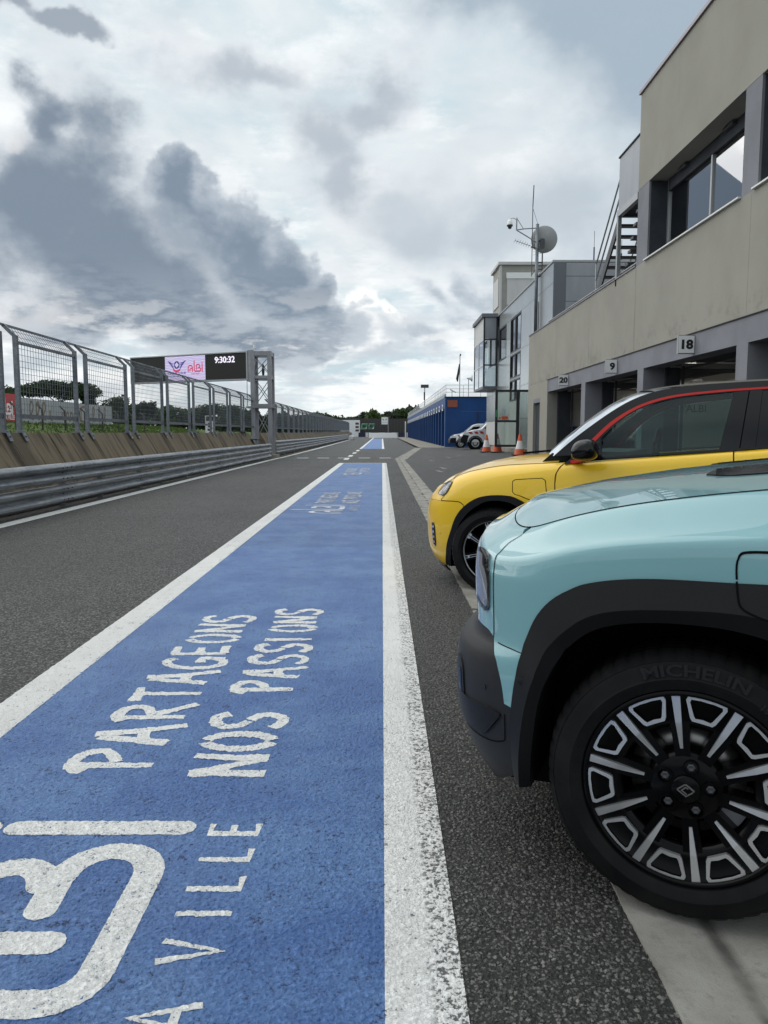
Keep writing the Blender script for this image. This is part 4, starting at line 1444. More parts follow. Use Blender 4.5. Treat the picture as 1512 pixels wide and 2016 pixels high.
# upper render wall in slabs, with open joints between them
for k, (a, b) in enumerate(((29.2, YC), (24.6, 29.2), (20.2, 24.6), (14.0, 20.2), (8.4, 14.0), (2.9, 8.4))):
    wbox('render_panel', BX, BX + .4, a + .0035, b - .0035 if b < YC else b, 3.285, 5.42, 'stucco')
wbox('end_wall', BX + .4, 14, YC - .4, YC, 3.285, 5.42, 'stucco')
wbox('terrace_slab', BX + .4, 14, 20.2, YC - .4, 5.05, 5.25, 'concrete_old')
wbox('coping', BX - .03, BX + .43, YU, YC + .03, 5.421, 5.455, 'metal_coping')
wbox('drip_strip', BX - .012, BX + .02, 2.9, 30.6, 3.262, 3.281, 'stain_dark')
# upper floor
WIN = [(14.4, 19.4), (8.8, 13.8), (3.2, 8.2)]
wbox('upper_wall', BX, BX + .5, 2.9, YU, 7.30, 9.62, 'stucco')
wbox('end_wall', BX + .5, 14, YU - .3, YU, 7.30, 9.62, 'stucco')
wbox('end_wall', 11.0, 14, YU - .3, YU, 5.42, 7.30, 'stucco')
ew = empty('end_window', (8, YU - .2, 5.45)); adopt(ew, Gb)
for q in ((5.43, 5.52), (6.18, 6.34), (7.18, 7.29)):
    MB().box(BX + .52, 11.0, YU - .24, YU - .16, *q).build('frame', M['alu_frame'], ew)
for xx in (BX + .52, 8.4, 9.7):
    MB().box(xx, xx + .08, YU - .25, YU - .15, 5.52, 7.18).build('frame', M['alu_frame'], ew)
MB().box(BX + .6, 11.0, YU - .205, YU - .195, 5.52, 7.18).build('pane', M['glass_door'], ew)
wbox('roof', BX + .5, 14, 2.9, YU - .3, 9.3, 9.55, 'concrete_old')
wbox('roof_edge', BX - .05, BX + .55, 2.9, YU + .05, 9.621, 9.70, 'metal_coping')
wbox('roof_edge', BX + .05, BX + .5, 2.9, YU - 1.0, 9.701, 9.74, 'metal_coping')
prev = YU
for (a, b) in WIN:
    wbox('window_pier', BX + .004, BX + .5, b, prev, 5.42, 7.30, 'render_grey')
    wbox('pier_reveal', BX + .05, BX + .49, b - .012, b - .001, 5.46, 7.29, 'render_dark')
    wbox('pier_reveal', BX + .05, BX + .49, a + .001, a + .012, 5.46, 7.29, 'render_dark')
    prev = a
    wbox('sill', BX - .06, BX + .5, a + .01, b - .01 + .12, 5.421, 5.452, 'white_sill')
    w = empty('window', (BX + .5, a, 5.45))
    adopt(w, Gb)
    m = (a + b) / 2 - .05
    for (p, q) in ((a + .06, m), (m, b - .06)):
        MB().box(BX + .49, BX + .50, p + .04, q - .04, 5.50, 7.02).build('pane', M['glass_window'], w)
    for yy in (a + .012, m - .035, b - .10):
        MB().box(BX + .45, BX + .53, yy, yy + .075, 5.455, 7.29).build('frame', M['alu_frame'], w)
    MB().box(BX + .455, BX + .525, a + .1, b - .1, 5.455, 5.51).build('frame', M['alu_frame'], w)
    MB().box(BX + .44, BX + .535, a + .09, b - .11, 7.02, 7.29).build('blind_box', M['render_dark'], w)
    for yy in (a + 1.3, m + 1.2):
        MB().box(BX + .35, BX + .43, yy, yy + .45, 7.21, 7.27).build('vent', M['steel_dark'], w)
wbox('wall_remainder', BX + .004, BX + .5, 2.9, 3.2, 5.42, 7.30, 'render_grey')
wbox('added_end_wall', BX, 14, 2.55, 2.89, .1, 9.62, 'stucco')  # unseen end wall, added to keep leaking daylight out of the upper room
wbox('rear_wall', 14.0, 14.3, 2.55, YU, .1, 9.62, 'stucco')
# upper room behind the glass
wbox('room_floor', BX + .53, 13, 2.9, YU - .3, 5.30, 5.40, 'inner_floor')
wbox('room_ceiling', BX + .53, 13, 2.9, YU - .3, 7.40, 7.46, 'inner_white')
wbox('room_wall', 11.0, 11.1, 2.9, YU - .31, 5.41, 7.39, 'inner_white')
# white band, grey band seen through glass
# garage interior
wbox('garage_floor', BX + .3, 14, 2.9, 31.0, .18, .285, 'inner_floor')
wbox('garage_ceiling', BX + .55, 14, 2.9, 31.0, 3.25, 3.33, 'inner_ceiling')
wbox('back_wall', 13.6, 13.7, 2.9, 31.0, .28, 3.25, 'inner_white')
wbox('partition_wall', BX + .91, 13.6, 30.9, 31.0, .285, 3.25, 'inner_white')
wbox('near_wall', BX + .56, 13.6, 2.9, 3.0, .285, 3.25, 'inner_white')
wbox('blue_cabinet', 7.45, 8.0, 30.55, 30.89, .285, 1.45, 'blue_wall')
for k in range(7):
    wbox('wall_block_row', 7.5, 13.5, 30.892, 30.899, .62 + k * .38, .626 + k * .38, 'sign_grey')
TW = lambda u, v: (9.05 + u, 30.885, 2.12 + v)
wing(TW, 1.5, M['navy'], Gb)
mb = MB()
mb.add([(9.05 + .24 * math.cos(q), 30.88, 2.12 + .26 * math.sin(q)) for q in [2 * math.pi * k / 16 for k in range(16)]], [tuple(range(16))])
mb.build('emblem_disc', M['navy'], Gb, fix=False)
put_text('wall_text', "CIRCUIT D'ALBI", .42, lambda u, v, d: (10.0 + u, 30.888 - d, 2.02 + v), M['sign_black'], Gb, .004, .003, align='LEFT')
for (X, Y) in ((9.6, 28.0), (9.8, 22.4), (9.8, 17), (9.8, 11.4)):
    lp = wbox('tube_lamp', X - .7, X + .7, Y - .05, Y + .05, 3.05, 3.12, 'lamp_tube')
    MB().box(X - .75, X + .75, Y - .12, Y + .12, 3.125, 3.20).build('lamp_body', M['sign_white'], lp)
    l2 = MB().box(X - .7, X + .7, Y + .28, Y + .36, 3.05, 3.12).build('tube_lamp', M['lamp_tube'], Gb)
# sectional doors pushed up under the ceiling
for (a, b) in OPEN:
    d = empty('overhead_door', (BX + 1, a, 2.9))
    adopt(d, Gb)
    for k in range(4):
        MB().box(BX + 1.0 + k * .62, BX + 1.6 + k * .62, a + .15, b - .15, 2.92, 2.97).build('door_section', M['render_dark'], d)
    for yy in (a + .12, b - .17):
        MB().box(BX + .92, BX + 3.7, yy, yy + .05, 2.84, 2.90).build('door_track', M['steel_grey'], d)
        MB().box(BX + .92, BX + .98, yy, yy + .05, .3, 2.84).build('door_track', M['steel_dark'], d)
    MB().tube([(BX + 1.0, a + .2, 2.78), (BX + 1.0, b - .2, 2.78)], .03, 6).build('spring_bar', M['steel_dark'], d)
    MB().bar((BX + 2.4, a + 1.2, 2.80), (BX + 2.4, b - 1.2, 2.80), .05).bar((BX + 2.4, a + 1.2, 2.80), (BX + 3.2, a + 1.2, 2.84), .04).build('door_motor', M['steel_dark'], d)
# number boxes
for num, Yc, xs, lab in (('20', 27.2, 6.18, 'white sign reading 20 over the garage furthest along'), ('9', 21.6, 6.19, 'white sign showing a 9 over the middle garage'),
                    ('18', 16.3, 6.17, 'white sign reading 18 over the nearest visible garage')):
    n = thing('number_sign', lab, 'sign', (6.35, Yc, 3.0), 'garage number signs')
    MB().box(xs, BX + .014, Yc - .03, Yc + .05, 2.84, 3.22).build('box', M['alu_frame'], n)
    MB().box(xs + .012, BX + .0, Yc - .040, Yc - .0305, 2.855, 3.205).build('face', M['sign_white'], n)
    put_text('number', num, .25, lambda u, v, d: ((xs + BX) / 2 + (.03 if num == '9' else 0) + u * 1.12, Yc - .041 - d, 2.945 + v), M['sign_black'], n, .012, .003)
# render stains: runs below the coping and at joints
for (Y, z0, z1, w) in ((29.2, 3.5, 5.35, .05), (24.6, 3.3, 5.3, .05), (32.8, 4.0, 5.0, .03), (26.3, 4.4, 5.35, .035)):
    pass
mb = MB().tube([(BX + .1, YU + .1, 5.57), (BX + .1, 31.0, 5.57)], .028, 8)
hr = mb.build('handrail', M['alu_frame'], Gb)
for k in range(8):
    Y = YU + .6 + k * 1.4
    MB().bar((BX + .1, Y, 5.455), (BX + .1, Y, 5.55), .03).box(BX + .05, BX + .15, Y - .05, Y + .05, 5.456, 5.475).build('bracket', M['steel_dark'], hr)

# ---------------------------------------------------------------- steel staircase from the terrace to the roof landing
S = thing('steel_staircase', 'grey steel staircase with a clad landing beside the upper floor', 'staircase', (7.0, 22, 5.25))
def sb(name, mb, mt):
    return mb.build(name, M[mt], S)
sb('landing_cladding', MB().box(6.53, 6.57, 20.26, 21.95, 7.30, 8.68), 'panel_grey')
sb('landing_cladding', MB().box(6.57, 7.7, 21.91, 21.95, 7.30, 8.68), 'panel_grey')
sb('landing_cap', MB().box(6.50, 6.60, 20.25, 21.98, 8.681, 8.72), 'render_dark')
sb('landing_beam', MB().box(6.50, 6.62, 20.25, 22.0, 7.12, 7.295), 'alu_frame')
sb('landing_beam', MB().box(6.62, 7.7, 21.88, 22.0, 7.12, 7.295), 'steel_dark')
for k in range(10):
    sb('grating', MB().box(6.63, 7.7, 20.3 + k * .16, 20.38 + k * .16, 7.24, 7.29), 'steel_dark')
sb('column', MB().box(6.50, 6.60, 21.85, 21.97, 5.25, 7.12), 'alu_frame')
sb('column', MB().box(7.6, 7.7, 21.85, 21.97, 5.25, 7.12), 'steel_dark')
for X in (6.60, 7.62):
    sb('stringer', MB().bar((X, 22.0, 7.10), (X, 24.2, 5.30), .05, .26), 'steel_dark')
for k in range(8):
    f = (k + .5) / 8
    sb('tread', MB().box(6.63, 7.6, 22.0 + 2.2 * f - .13, 22.0 + 2.2 * f + .13, 7.06 - 1.8 * f - .04, 7.06 - 1.8 * f + .01), 'steel_dark')
for k in range(6):
    sb('tread', MB().box(6.63, 7.6, 20.5 + .2 * k, 20.75 + .2 * k, 6.95 - .30 * k - .05, 6.95 - .30 * k + .02), 'steel_dark')
for X in (6.60, 7.62):
    for dz in (.55, 1.05):
        sb('handrail', MB().tube([(X, 21.95, 7.25 + dz), (X, 24.3, 5.32 + dz), (X, 24.3, 5.3)], .025, 6), 'alu_frame')

# ---------------------------------------------------------------- control building clad in silver panels
K = thing('control_building', 'silver panel clad control building with dark strip windows and a projecting glazed bay', 'building', (7, 42, .3))
def kb(name, *a, mt='panel_silver', parent=None):
    return MB().box(*a).build(name, M[mt], parent or K)
FXk = 7.0
kb('core', FXk + .08, 13, 32.28, 51.9, .1, 8.10, mt='frame_dark')
rows = [.42, 1.9, 3.55, 5.40, 7.30, 8.12]
cols = [32.2, 34.6, 36.9, 39.4]
for c0, c1 in zip(cols[:-1], cols[1:]):
    for r0, r1 in zip(rows[:-1], rows[1:]):
        kb('facade_panel', FXk, FXk + .07, c0 + .008, c1 - .008, r0 + .008, r1 - .008)
for c0, c1 in ((42.6, 44.0), (44.0, 46.6), (46.6, 49.2), (49.2, 51.9)):
    for r0, r1 in zip(rows[:-1], rows[1:]):
        if (c0 == 44.0 and r0 == 5.40):
            continue
        if c0 >= 46.6 and r0 > 3.6:
            continue
        kb('facade_panel', FXk, FXk + .07, c0 + .008, c1 - .008, r0 + .008, r1 - .008, mt='panel_silver' if r0 > 1 else 'panel_white')
kb('facade_panel', FXk, FXk + .07, 39.41, 42.59, 7.308, 8.11)
kb('roof_edge', FXk - .04, 13, 32.16, 51.95, 8.121, 8.20, mt='alu_frame')
def window(y0, y1, z0, z1, glass='glass_window', parent=K):
    w = empty('window', (FXk, y0, z0))
    adopt(w, parent)
    MB().box(FXk + .045, FXk + .055, y0 + .06, y1 - .06, z0 + .06, z1 - .06).build('pane', M[glass], w)
    for q in ((y0, y0 + .07, z0, z1), (y1 - .07, y1, z0, z1)):
        MB().box(FXk - .01, FXk + .072, *q).build('frame', M['frame_dark'], w)
    for q in ((y0 + .07, y1 - .07, z0, z0 + .07), (y0 + .07, y1 - .07, z1 - .07, z1)):
        MB().box(FXk - .008, FXk + .072, *q).build('frame', M['frame_dark'], w)
    MB().box(FXk + .075, FXk + .079, y0, y1, z0, z1).build('back', M['void'], w)
for z0, z1 in ((5.45, 7.28), (4.1, 5.35), (2.9, 4.0)):
    window(39.42, 40.95, z0, z1)
    window(41.05, 42.58, z0, z1, 'glass_dark')
for z in (5.35, 4.0):
    kb('spandrel', FXk + .0, FXk + .06, 39.42, 42.58, z + .005, z + .095, mt='panel_grey')
window(44.05, 46.55, 5.42, 7.28, 'glass_dark')
kb('facade_panel', FXk, FXk + .07, 39.41, 42.59, .43, 2.88, mt='panel_white')
# face towards the terrace
kb('corner_panel', FXk + .0, FXk + .50, 32.13, 32.19, 5.26, 8.11, mt='panel_slate')
for x0, x1 in ((7.5, 9.9), (9.9, 12.3)):
    for z0, z1 in ((5.26, 6.55), (6.55, 7.55), (7.55, 8.10)):
        kb('facade_panel', x0 + .008, x1 - .008, 32.14, 32.19, z0 + .008, z1 - .008, mt='panel_grey')
w = empty('window', (FXk, 34, 5.4)); adopt(w, K)
kb('pane', FXk - .012, FXk - .004, 35.15, 35.85, 5.55, 6.95, mt='glass_window', parent=w)
for q in ((35.08, 35.15, 5.5, 7.02), (35.85, 35.92, 5.5, 7.02), (35.15, 35.85, 6.95, 7.02)):
    kb('frame', FXk - .03, FXk - .002, *q, mt='alu_frame', parent=w)
# glazed bay
bx0, bx1, by0, by1 = 6.14, 6.995, 47.3, 52.0
bay = empty('glazed_bay', (bx0, by0, 3.87)); adopt(bay, K)
kb('bay_floor', bx0, bx1, by0, by1, 3.87, 4.02, mt='panel_slate', parent=bay)
kb('bay_roof', bx0 - .12, bx1, by0 - .12, by1 + .1, 8.13, 8.34, mt='panel_slate', parent=bay)
kb('bay_ceiling', bx0 + .05, bx1, by0 + .05, by1 - .05, 6.78, 6.86, mt='frame_dark', parent=bay)
for (x, y_) in ((bx0, by0), (bx1 - .09, by0), (bx0, by1 - .09)):
    kb('mullion', x, x + .09, y_, y_ + .09, 4.02, 8.13, mt='frame_dark', parent=bay)
for z in (5.25, 6.78):
    kb('transom', bx0 + .09, bx1 - .09, by0 + .01, by0 + .07, z, z + .08, mt='frame_dark', parent=bay)
    kb('transom', bx0 + .01, bx0 + .07, by0 + .09, by1 - .09, z, z + .08, mt='alu_white', parent=bay)
kb('bay_panel', bx0 + .09, bx1 - .09, by0 + .02, by0 + .05, 6.87, 8.12, mt='panel_grey', parent=bay)
kb('bay_panel', bx0 + .02, bx0 + .05, by0 + .09, by1 - .09, 6.87, 8.12, mt='panel_white', parent=bay)
for z0, z1 in ((4.02, 5.25), (5.33, 6.78)):
    kb('pane', bx0 + .09, bx1 - .09, by0 + .035, by0 + .045, z0, z1, mt='glass_window', parent=bay)
    for y0, y1 in ((by0 + .09, 49.6), (49.68, by1 - .09)):
        kb('pane', bx0 + .03, bx0 + .04, y0, y1, z0, z1, mt='panel_white' if False else 'glass_window', parent=bay)
kb('mullion', bx0 + .005, bx0 + .075, 49.6, 49.68, 4.02, 6.78, mt='alu_white', parent=bay)
# roof cabin
cab = empty('roof_cabin', (7.2, 47.6, 8.2)); adopt(cab, K)
kb('cabin_wall', 7.15, 10.4, 47.6, 50.6, 8.2, 11.25, mt='panel_beige', parent=cab)
kb('cabin_roof', 7.0, 10.55, 47.45, 50.8, 11.251, 11.42, mt='panel_white', parent=cab)
kb('corner_post', 7.10, 7.24, 47.55, 47.62, 8.2, 11.25, mt='panel_white', parent=cab)
kb('shutter', 7.55, 9.6, 47.55, 47.598, 8.9, 10.75, mt='panel_white', parent=cab)
kb('shutter_box', 7.5, 9.65, 47.50, 47.549, 10.45, 10.8, mt='sign_white', parent=cab)
kb('shutter', 7.10, 7.148, 48.1, 50.1, 8.9, 10.6, mt='panel_white', parent=cab)
# white wall foot, steps and open glass door
kb('plinth', 6.2, 7.0, 34.9, 44.0, .0, .46, mt='concrete_old')
D = empty('glass_door', (6.5, 37, .5)); adopt(D, K)
for q in ((5.40, 5.52), (6.41, 6.56)):
    kb('door_frame', q[0], q[1], 36.97, 37.03, .52, 3.24, mt='frame_dark', parent=D)
for q in ((.52, .63), (1.70, 1.80), (3.13, 3.24)):
    kb('door_frame', 5.52, 6.41, 36.975, 37.025, *q, mt='frame_dark', parent=D)
kb('pane', 5.52, 6.41, 36.995, 37.005, .63, 1.70, mt='glass_door', parent=D)
kb('pane', 5.52, 6.41, 36.995, 37.005, 1.80, 3.13, mt='glass_door', parent=D)
kb('side_screen_frame', 6.56, 6.99, 36.96, 37.04, 3.13, 3.24, mt='frame_dark', parent=D)
kb('pane', 6.56, 6.99, 36.995, 37.005, .46, 3.13, mt='glass_door', parent=D)
kb('orange_sticker', 5.72, 6.02, 36.985, 36.99, 1.83, 1.98, mt='cone_orange', parent=D)
kb('green_sticker', 5.415, 5.50, 36.955, 36.965, 1.95, 2.28, mt='sign_green', parent=D)
mb = MB().tube([(5.63, 36.988, 1.9), (5.63, 36.984, 1.9)], .055, 12).build('round_sticker', M['cone_orange'], D)

# ---------------------------------------------------------------- mast with dish, camera, aerials
T_ = thing('antenna_mast', 'galvanised mast with satellite dish, dome camera and aerials on the garage roof corner', 'mast', (6.87, 35.3, 5.3))
mx, my = 6.86, 35.0
MB().tube([(mx, my, 5.3), (mx, my, 10.35)], .075, 10).build('pole', M['galvanised'], T_, smooth=True)
MB().tube([(mx - .22, my, 8.1), (mx - .22, my, 11.1)], .018, 6).tube([(mx - .22, my, 11.1), (mx - .19, my, 12.0)], .022, 6).build('whip_aerial', M['steel_dark'], T_)
MB().tube([(mx - .2, my, 10.98), (mx + .03, my, 10.3)], .008, 5).build('stay', M['steel_dark'], T_)
MB().tube([(mx - .26, my, 9.35), (mx, my, 9.3)], .02, 6).tube([(mx - .22, my, 8.15), (mx, my, 8.5)], .018, 6).build('aerial_clamp', M['rust'], T_)
mb = MB()
mb.tube([(mx, my, 10.18), (mx - .55, my, 10.15), (mx - .92, my, 10.1)], .025, 6)
mb.tube([(mx, my, 9.55), (mx - .5, my, 9.85), (mx - .9, my, 10.08)], .025, 6)
mb.tube([(mx - .92, my, 10.08), (mx - .92, my, 10.62)], .03, 6)
mb.tube([(mx - .92, my, 10.6), (mx - .62, my, 10.15)], .015, 6)
mb.build('camera_arm', M['steel_grey'], T_)
MB().tube([(mx - .92, my, 10.55), (mx - 1.1, my, 10.62), (mx - 1.2, my, 10.58), (mx - 1.22, my, 10.48)], .03, 6).build('camera_gooseneck', M['sign_white'], T_)
c = MB().lathe([(0, .20), (.06, .18), (.11, .08), (.13, -.04), (.13, -.06)], 14, lambda a, b, h: (mx - 1.22 + a, my + b, 10.36 + h)).build('dome_camera', M['sign_white'], T_, smooth=True)
MB().lathe([(.135, -.05), (.13, -.1), (.09, -.13), (.07, -.2), (0, -.23)], 14, lambda a, b, h: (mx - 1.22 + a, my + b, 10.36 + h)).build('camera_lens', M['steel_dark'], c, smooth=True)
dn = Vector((.25, .86, .28)).normalized()
du = dn.cross(Vector((0, 0, 1))).normalized()
dv = du.cross(dn)
dc = Vector((mx + .35, my + .25, 9.75))
MB().lathe([(0, -.13), (.2, -.115), (.4, -.06), (.56, .02), (.585, .04), (.57, .05), (.4, -.03), (.2, -.09), (0, -.11)], 24, lambda a, b, h: dc + du * a + dv * b + dn * h).build('satellite_dish', M['sign_grey'], T_, smooth=True)
MB().tube([tuple(dc + dn * -.12), (mx, my, 9.6)], .05, 6).box(mx + .12, mx + .3, my - .15, my, 9.3, 9.7).build('dish_mount', M['steel_dark'], T_)
mb = MB().tube([(mx - 1.0, my - .1, 9.62), (mx + .1, my - .1, 9.25)], .012, 5)
for k in range(9):
    f = k / 8
    p = Vector((mx - 1.0, my - .1, 9.62)).lerp(Vector((mx - .15, my - .1, 9.34)), f)
    mb.tube([tuple(p + Vector((0, -.16, .0))), tuple(p + Vector((0, .16, 0)))], .006, 4)
    mb.tube([tuple(p + Vector((-.05, 0, -.09))), tuple(p + Vector((.05, 0, .09)))], .006, 4)
mb.build('yagi_aerial', M['steel_dark'], T_)
mb = MB()
for k in range(6):
    z = 9.05 + k * .12
    mb.tube([(mx + .02, my - .12, z), (mx + .30, my - .12, z + .03)], .008, 4)
    mb.tube([(mx - .02, my - .12, z), (mx - .2, my - .12, z - .05)], .006, 4)
mb.build('dipole_aerial', M['alu_frame'], T_)
mb = MB().tube([(mx + .24, my, 8.0), (mx + .24, my, 9.1)], .03, 6)
for z in (8.1, 8.4, 8.7):
    mb.bar((mx, my, z), (mx + .26, my, z), .05)
mb.build('side_bracket', M['steel_dark'], T_)
for (X, Y, h, lab) in ((8.85, 33.0, 1.45, 'thin whip aerial on the control building roof, left of the stairs'), (10.15, 33.5, 1.2, 'thin whip aerial on the control building roof, seen through the stairs')):
    tag(MB().tube([(X, Y, 8.1), (X, Y, 8.1 + h * .55)], .03, 6).tube([(X, Y, 8.1 + h * .55), (X, Y, 8.1 + h)], .010, 5).build('whip_aerial', M['steel_dark']), lab, 'aerial')

# ---------------------------------------------------------------- blue garages
Bz, Bx, By0, By1 = .07, 5.1, 62.5, 154.0
Bl = thing('blue_garages', 'long row of bright blue garages with railed roof terrace', 'building', (Bx, By0, Bz))
def bb(name, *a, mt='blue_wall', parent=None):
    return MB().box(*a).build(name, M[mt], parent or Bl)
bb('end_wall', Bx + .3, 16, By0, By0 + .2, .0, 4.03)
bb('fascia', Bx, Bx + .3, By0, By1, 3.2, 4.03)
bb('roof_slab', Bx + .3, 16, By0 + .2, By1, 3.9, 4.02, mt='blue_dark')
bb('back_wall', Bx + 1.0, Bx + 1.1, By0 + .2, By1, 0, 3.9, mt='blue_dark')
bb('end_pier', Bx, Bx + .3, By0, By0 + .8, 0, 3.2)
per = 3.47
k = 0
Y = By0 + .8
while Y < By1 - 1:
    bb('pier', Bx + .004, Bx + .9, Y + per - .42, Y + per, 0, 3.2)
    bb('roller_door', Bx + .55, Bx + .6, Y, Y + per - .42, .05, 3.2, mt='blue_dark')
    s = bb('bay_sign', Bx - .06, Bx - .004, Y + per / 2 - .55, Y + per / 2 + .25, 3.02, 3.52, mt='sign_white')
    if k < 6:
        MB().box(Bx - .068, Bx - .061, Y + per / 2 - .38, Y + per / 2 + .08, 3.17, 3.38).build('print', M['sign_black'], s)
    Y += per
    k += 1
bb('end_panel', Bx + 1.35, Bx + 4.2, By0 - .02, By0 - .004, .4, 2.9, mt='blue_wall')
bb('end_trim', Bx + 1.3, Bx + 4.25, By0 - .03, By0 - .004, 2.905, 2.93, mt='panel_slate')
bb('end_trim', Bx + 2.55, Bx + 2.72, By0 - .03, By0 - .021, .4, 2.9, mt='blue_dark')
bb('plaque', Bx + .18, Bx + .98, By0 - .06, By0 - .004, 3.25, 3.82, mt='sign_rust')
bb('roof_edge', Bx - .06, 16, By0 - .06, By0 + .3, 4.031, 4.10, mt='black_plain')
bb('parapet', Bx - .02, Bx + .1, By0 + .31, By1, 4.031, 4.32, mt='panel_grey')
mb = MB()
for z in (.35, .62, .92):
    mb.tube([(Bx + .05, By0 + .05, 4.1 + z), (Bx + .05, By1, 4.1 + z)], .022, 5)
    mb.tube([(Bx + .05, By0 + .05, 4.1 + z), (15, By0 + .05, 4.1 + z)], .022, 5)
rl = mb.build('roof_rail', M['alu_white'], Bl)
for k in range(46):
    Yp = By0 + .05 + k * 2.0
    MB().tube([(Bx + .05, Yp, 4.05), (Bx + .05, Yp, 5.02)], .022, 5).build('rail_post', M['alu_white'], rl)
for k in range(1, 8):
    MB().tube([(Bx + .05 + k * 1.4, By0 + .05, 4.05), (Bx + .05 + k * 1.4, By0 + .05, 5.02)], .022, 5).build('rail_post', M['alu_white'], rl)
pf = thing('flood_light', 'dark twin flood light box on a pole over the blue garages', 'lamp', (5.5, 100, 4))
MB().tube([(5.5, 100, 4.05), (5.5, 100, 7.0)], .06, 6).build('pole', M['steel_grey'], pf)
MB().box(5.0, 6.0, 99.8, 100.2, 6.95, 7.35).build('lamp_box', M['steel_dark'], pf)
MB().bar((5.45, 99.9, 5.4), (5.45, 99.9, 6.4), .16, .05).build('flag', M['black_plain'], pf)
fp = thing('flag_pole', 'flag pole with a furled dark flag on the blue garage roof', 'flag', (6.6, 66, 4))
MB().tube([(6.6, 66, 4.05), (6.6, 66, 7.7)], .035, 6).build('pole', M['steel_grey'], fp)
MB().tube([(6.55, 66, 7.0), (6.46, 66, 6.2), (6.38, 66, 5.75), (6.42, 66, 5.5)], [.03, .10, .11, .03], 7).build('flag', M['black_plain'], fp)
MB().tube([(6.6, 66, 7.65), (6.66, 66, 7.82)], .06, 6).build('finial', M['black_plain'], fp)
ls = thing('loudspeaker', 'white horn loudspeaker on a post on the blue garage roof', 'loudspeaker', (7.35, 66, 4))
MB().tube([(7.35, 66, 4.05), (7.35, 66, 5.75)], .03, 6).build('post', M['steel_grey'], ls)
MB().lathe([(.06, 0), (.09, .15), (.17, .32), (.32, .45), (.30, .45), (.15, .34), (0, .2)], 14, lambda a, b, h: (7.2 + h, 66 + a, 5.80 + b)).build('horn', M['sign_white'], ls, smooth=True)
l2 = thing('roof_spot_lamp', 'small lamp on a short post at the blue roof railing', 'lamp', (6.0, 66, 4))
MB().tube([(5.95, 66, 4.05), (5.95, 66, 4.75)], .03, 6).bar((5.8, 66, 4.85), (6.25, 65.8, 4.6), .18, .10).build('lamp', M['alu_white'], l2)
tag(MB().tube([(4.62, 152, .3), (4.62, 152, 3.4)], .10, 6).build('end_post', M['sign_white']), 'slim white post at the far end of the blue garages', 'post')

# ---------------------------------------------------------------- traffic cones
def cone(X, Y, h, lab, plain=False):
    c = thing('traffic_cone', lab, 'cone', (X, Y, gz(X, Y)), 'traffic cones by the glass door')
    r0, r1 = .26 * h, .045 * h
    rr = lambda f: r0 + (r1 - r0) * f
    def band(name, f0, f1, mt):
        MB().lathe([(rr(f0), h * (.05 + .95 * f0)), (rr(f1), h * (.05 + .95 * f1))], 18, lambda a, b, z: (a, b, z)).build(name, M[mt], c, smooth=True, local=True)
    if plain:
        band('body', 0, .40, 'cone_orange'); band('body', .40, .72, 'cone_white'); band('body', .72, 1, 'cone_orange')
    else:
        band('body', 0, .27, 'cone_orange'); band('sleeve', .27, .66, 'cone_white'); band('body', .66, 1, 'cone_orange')
    MB().lathe([(rr(1), h), (0, h)], 18, lambda a, b, z: (a, b, z)).build('tip', M['cone_orange'], c, local=True)
    w = .33 * h
    MB().box(-w, w, -w, w, .0, h * .05).build('base', M['rubber_black'], c, local=True)
cone(5.42, 40.0, .92, 'orange and white traffic cone beside the white pickup wheel')
cone(5.62, 37.6, .92, 'orange traffic cone behind the open glass door', True)
cone(5.72, 32.0, .90, 'orange and white traffic cone against the garage wall, nearest the yellow car')

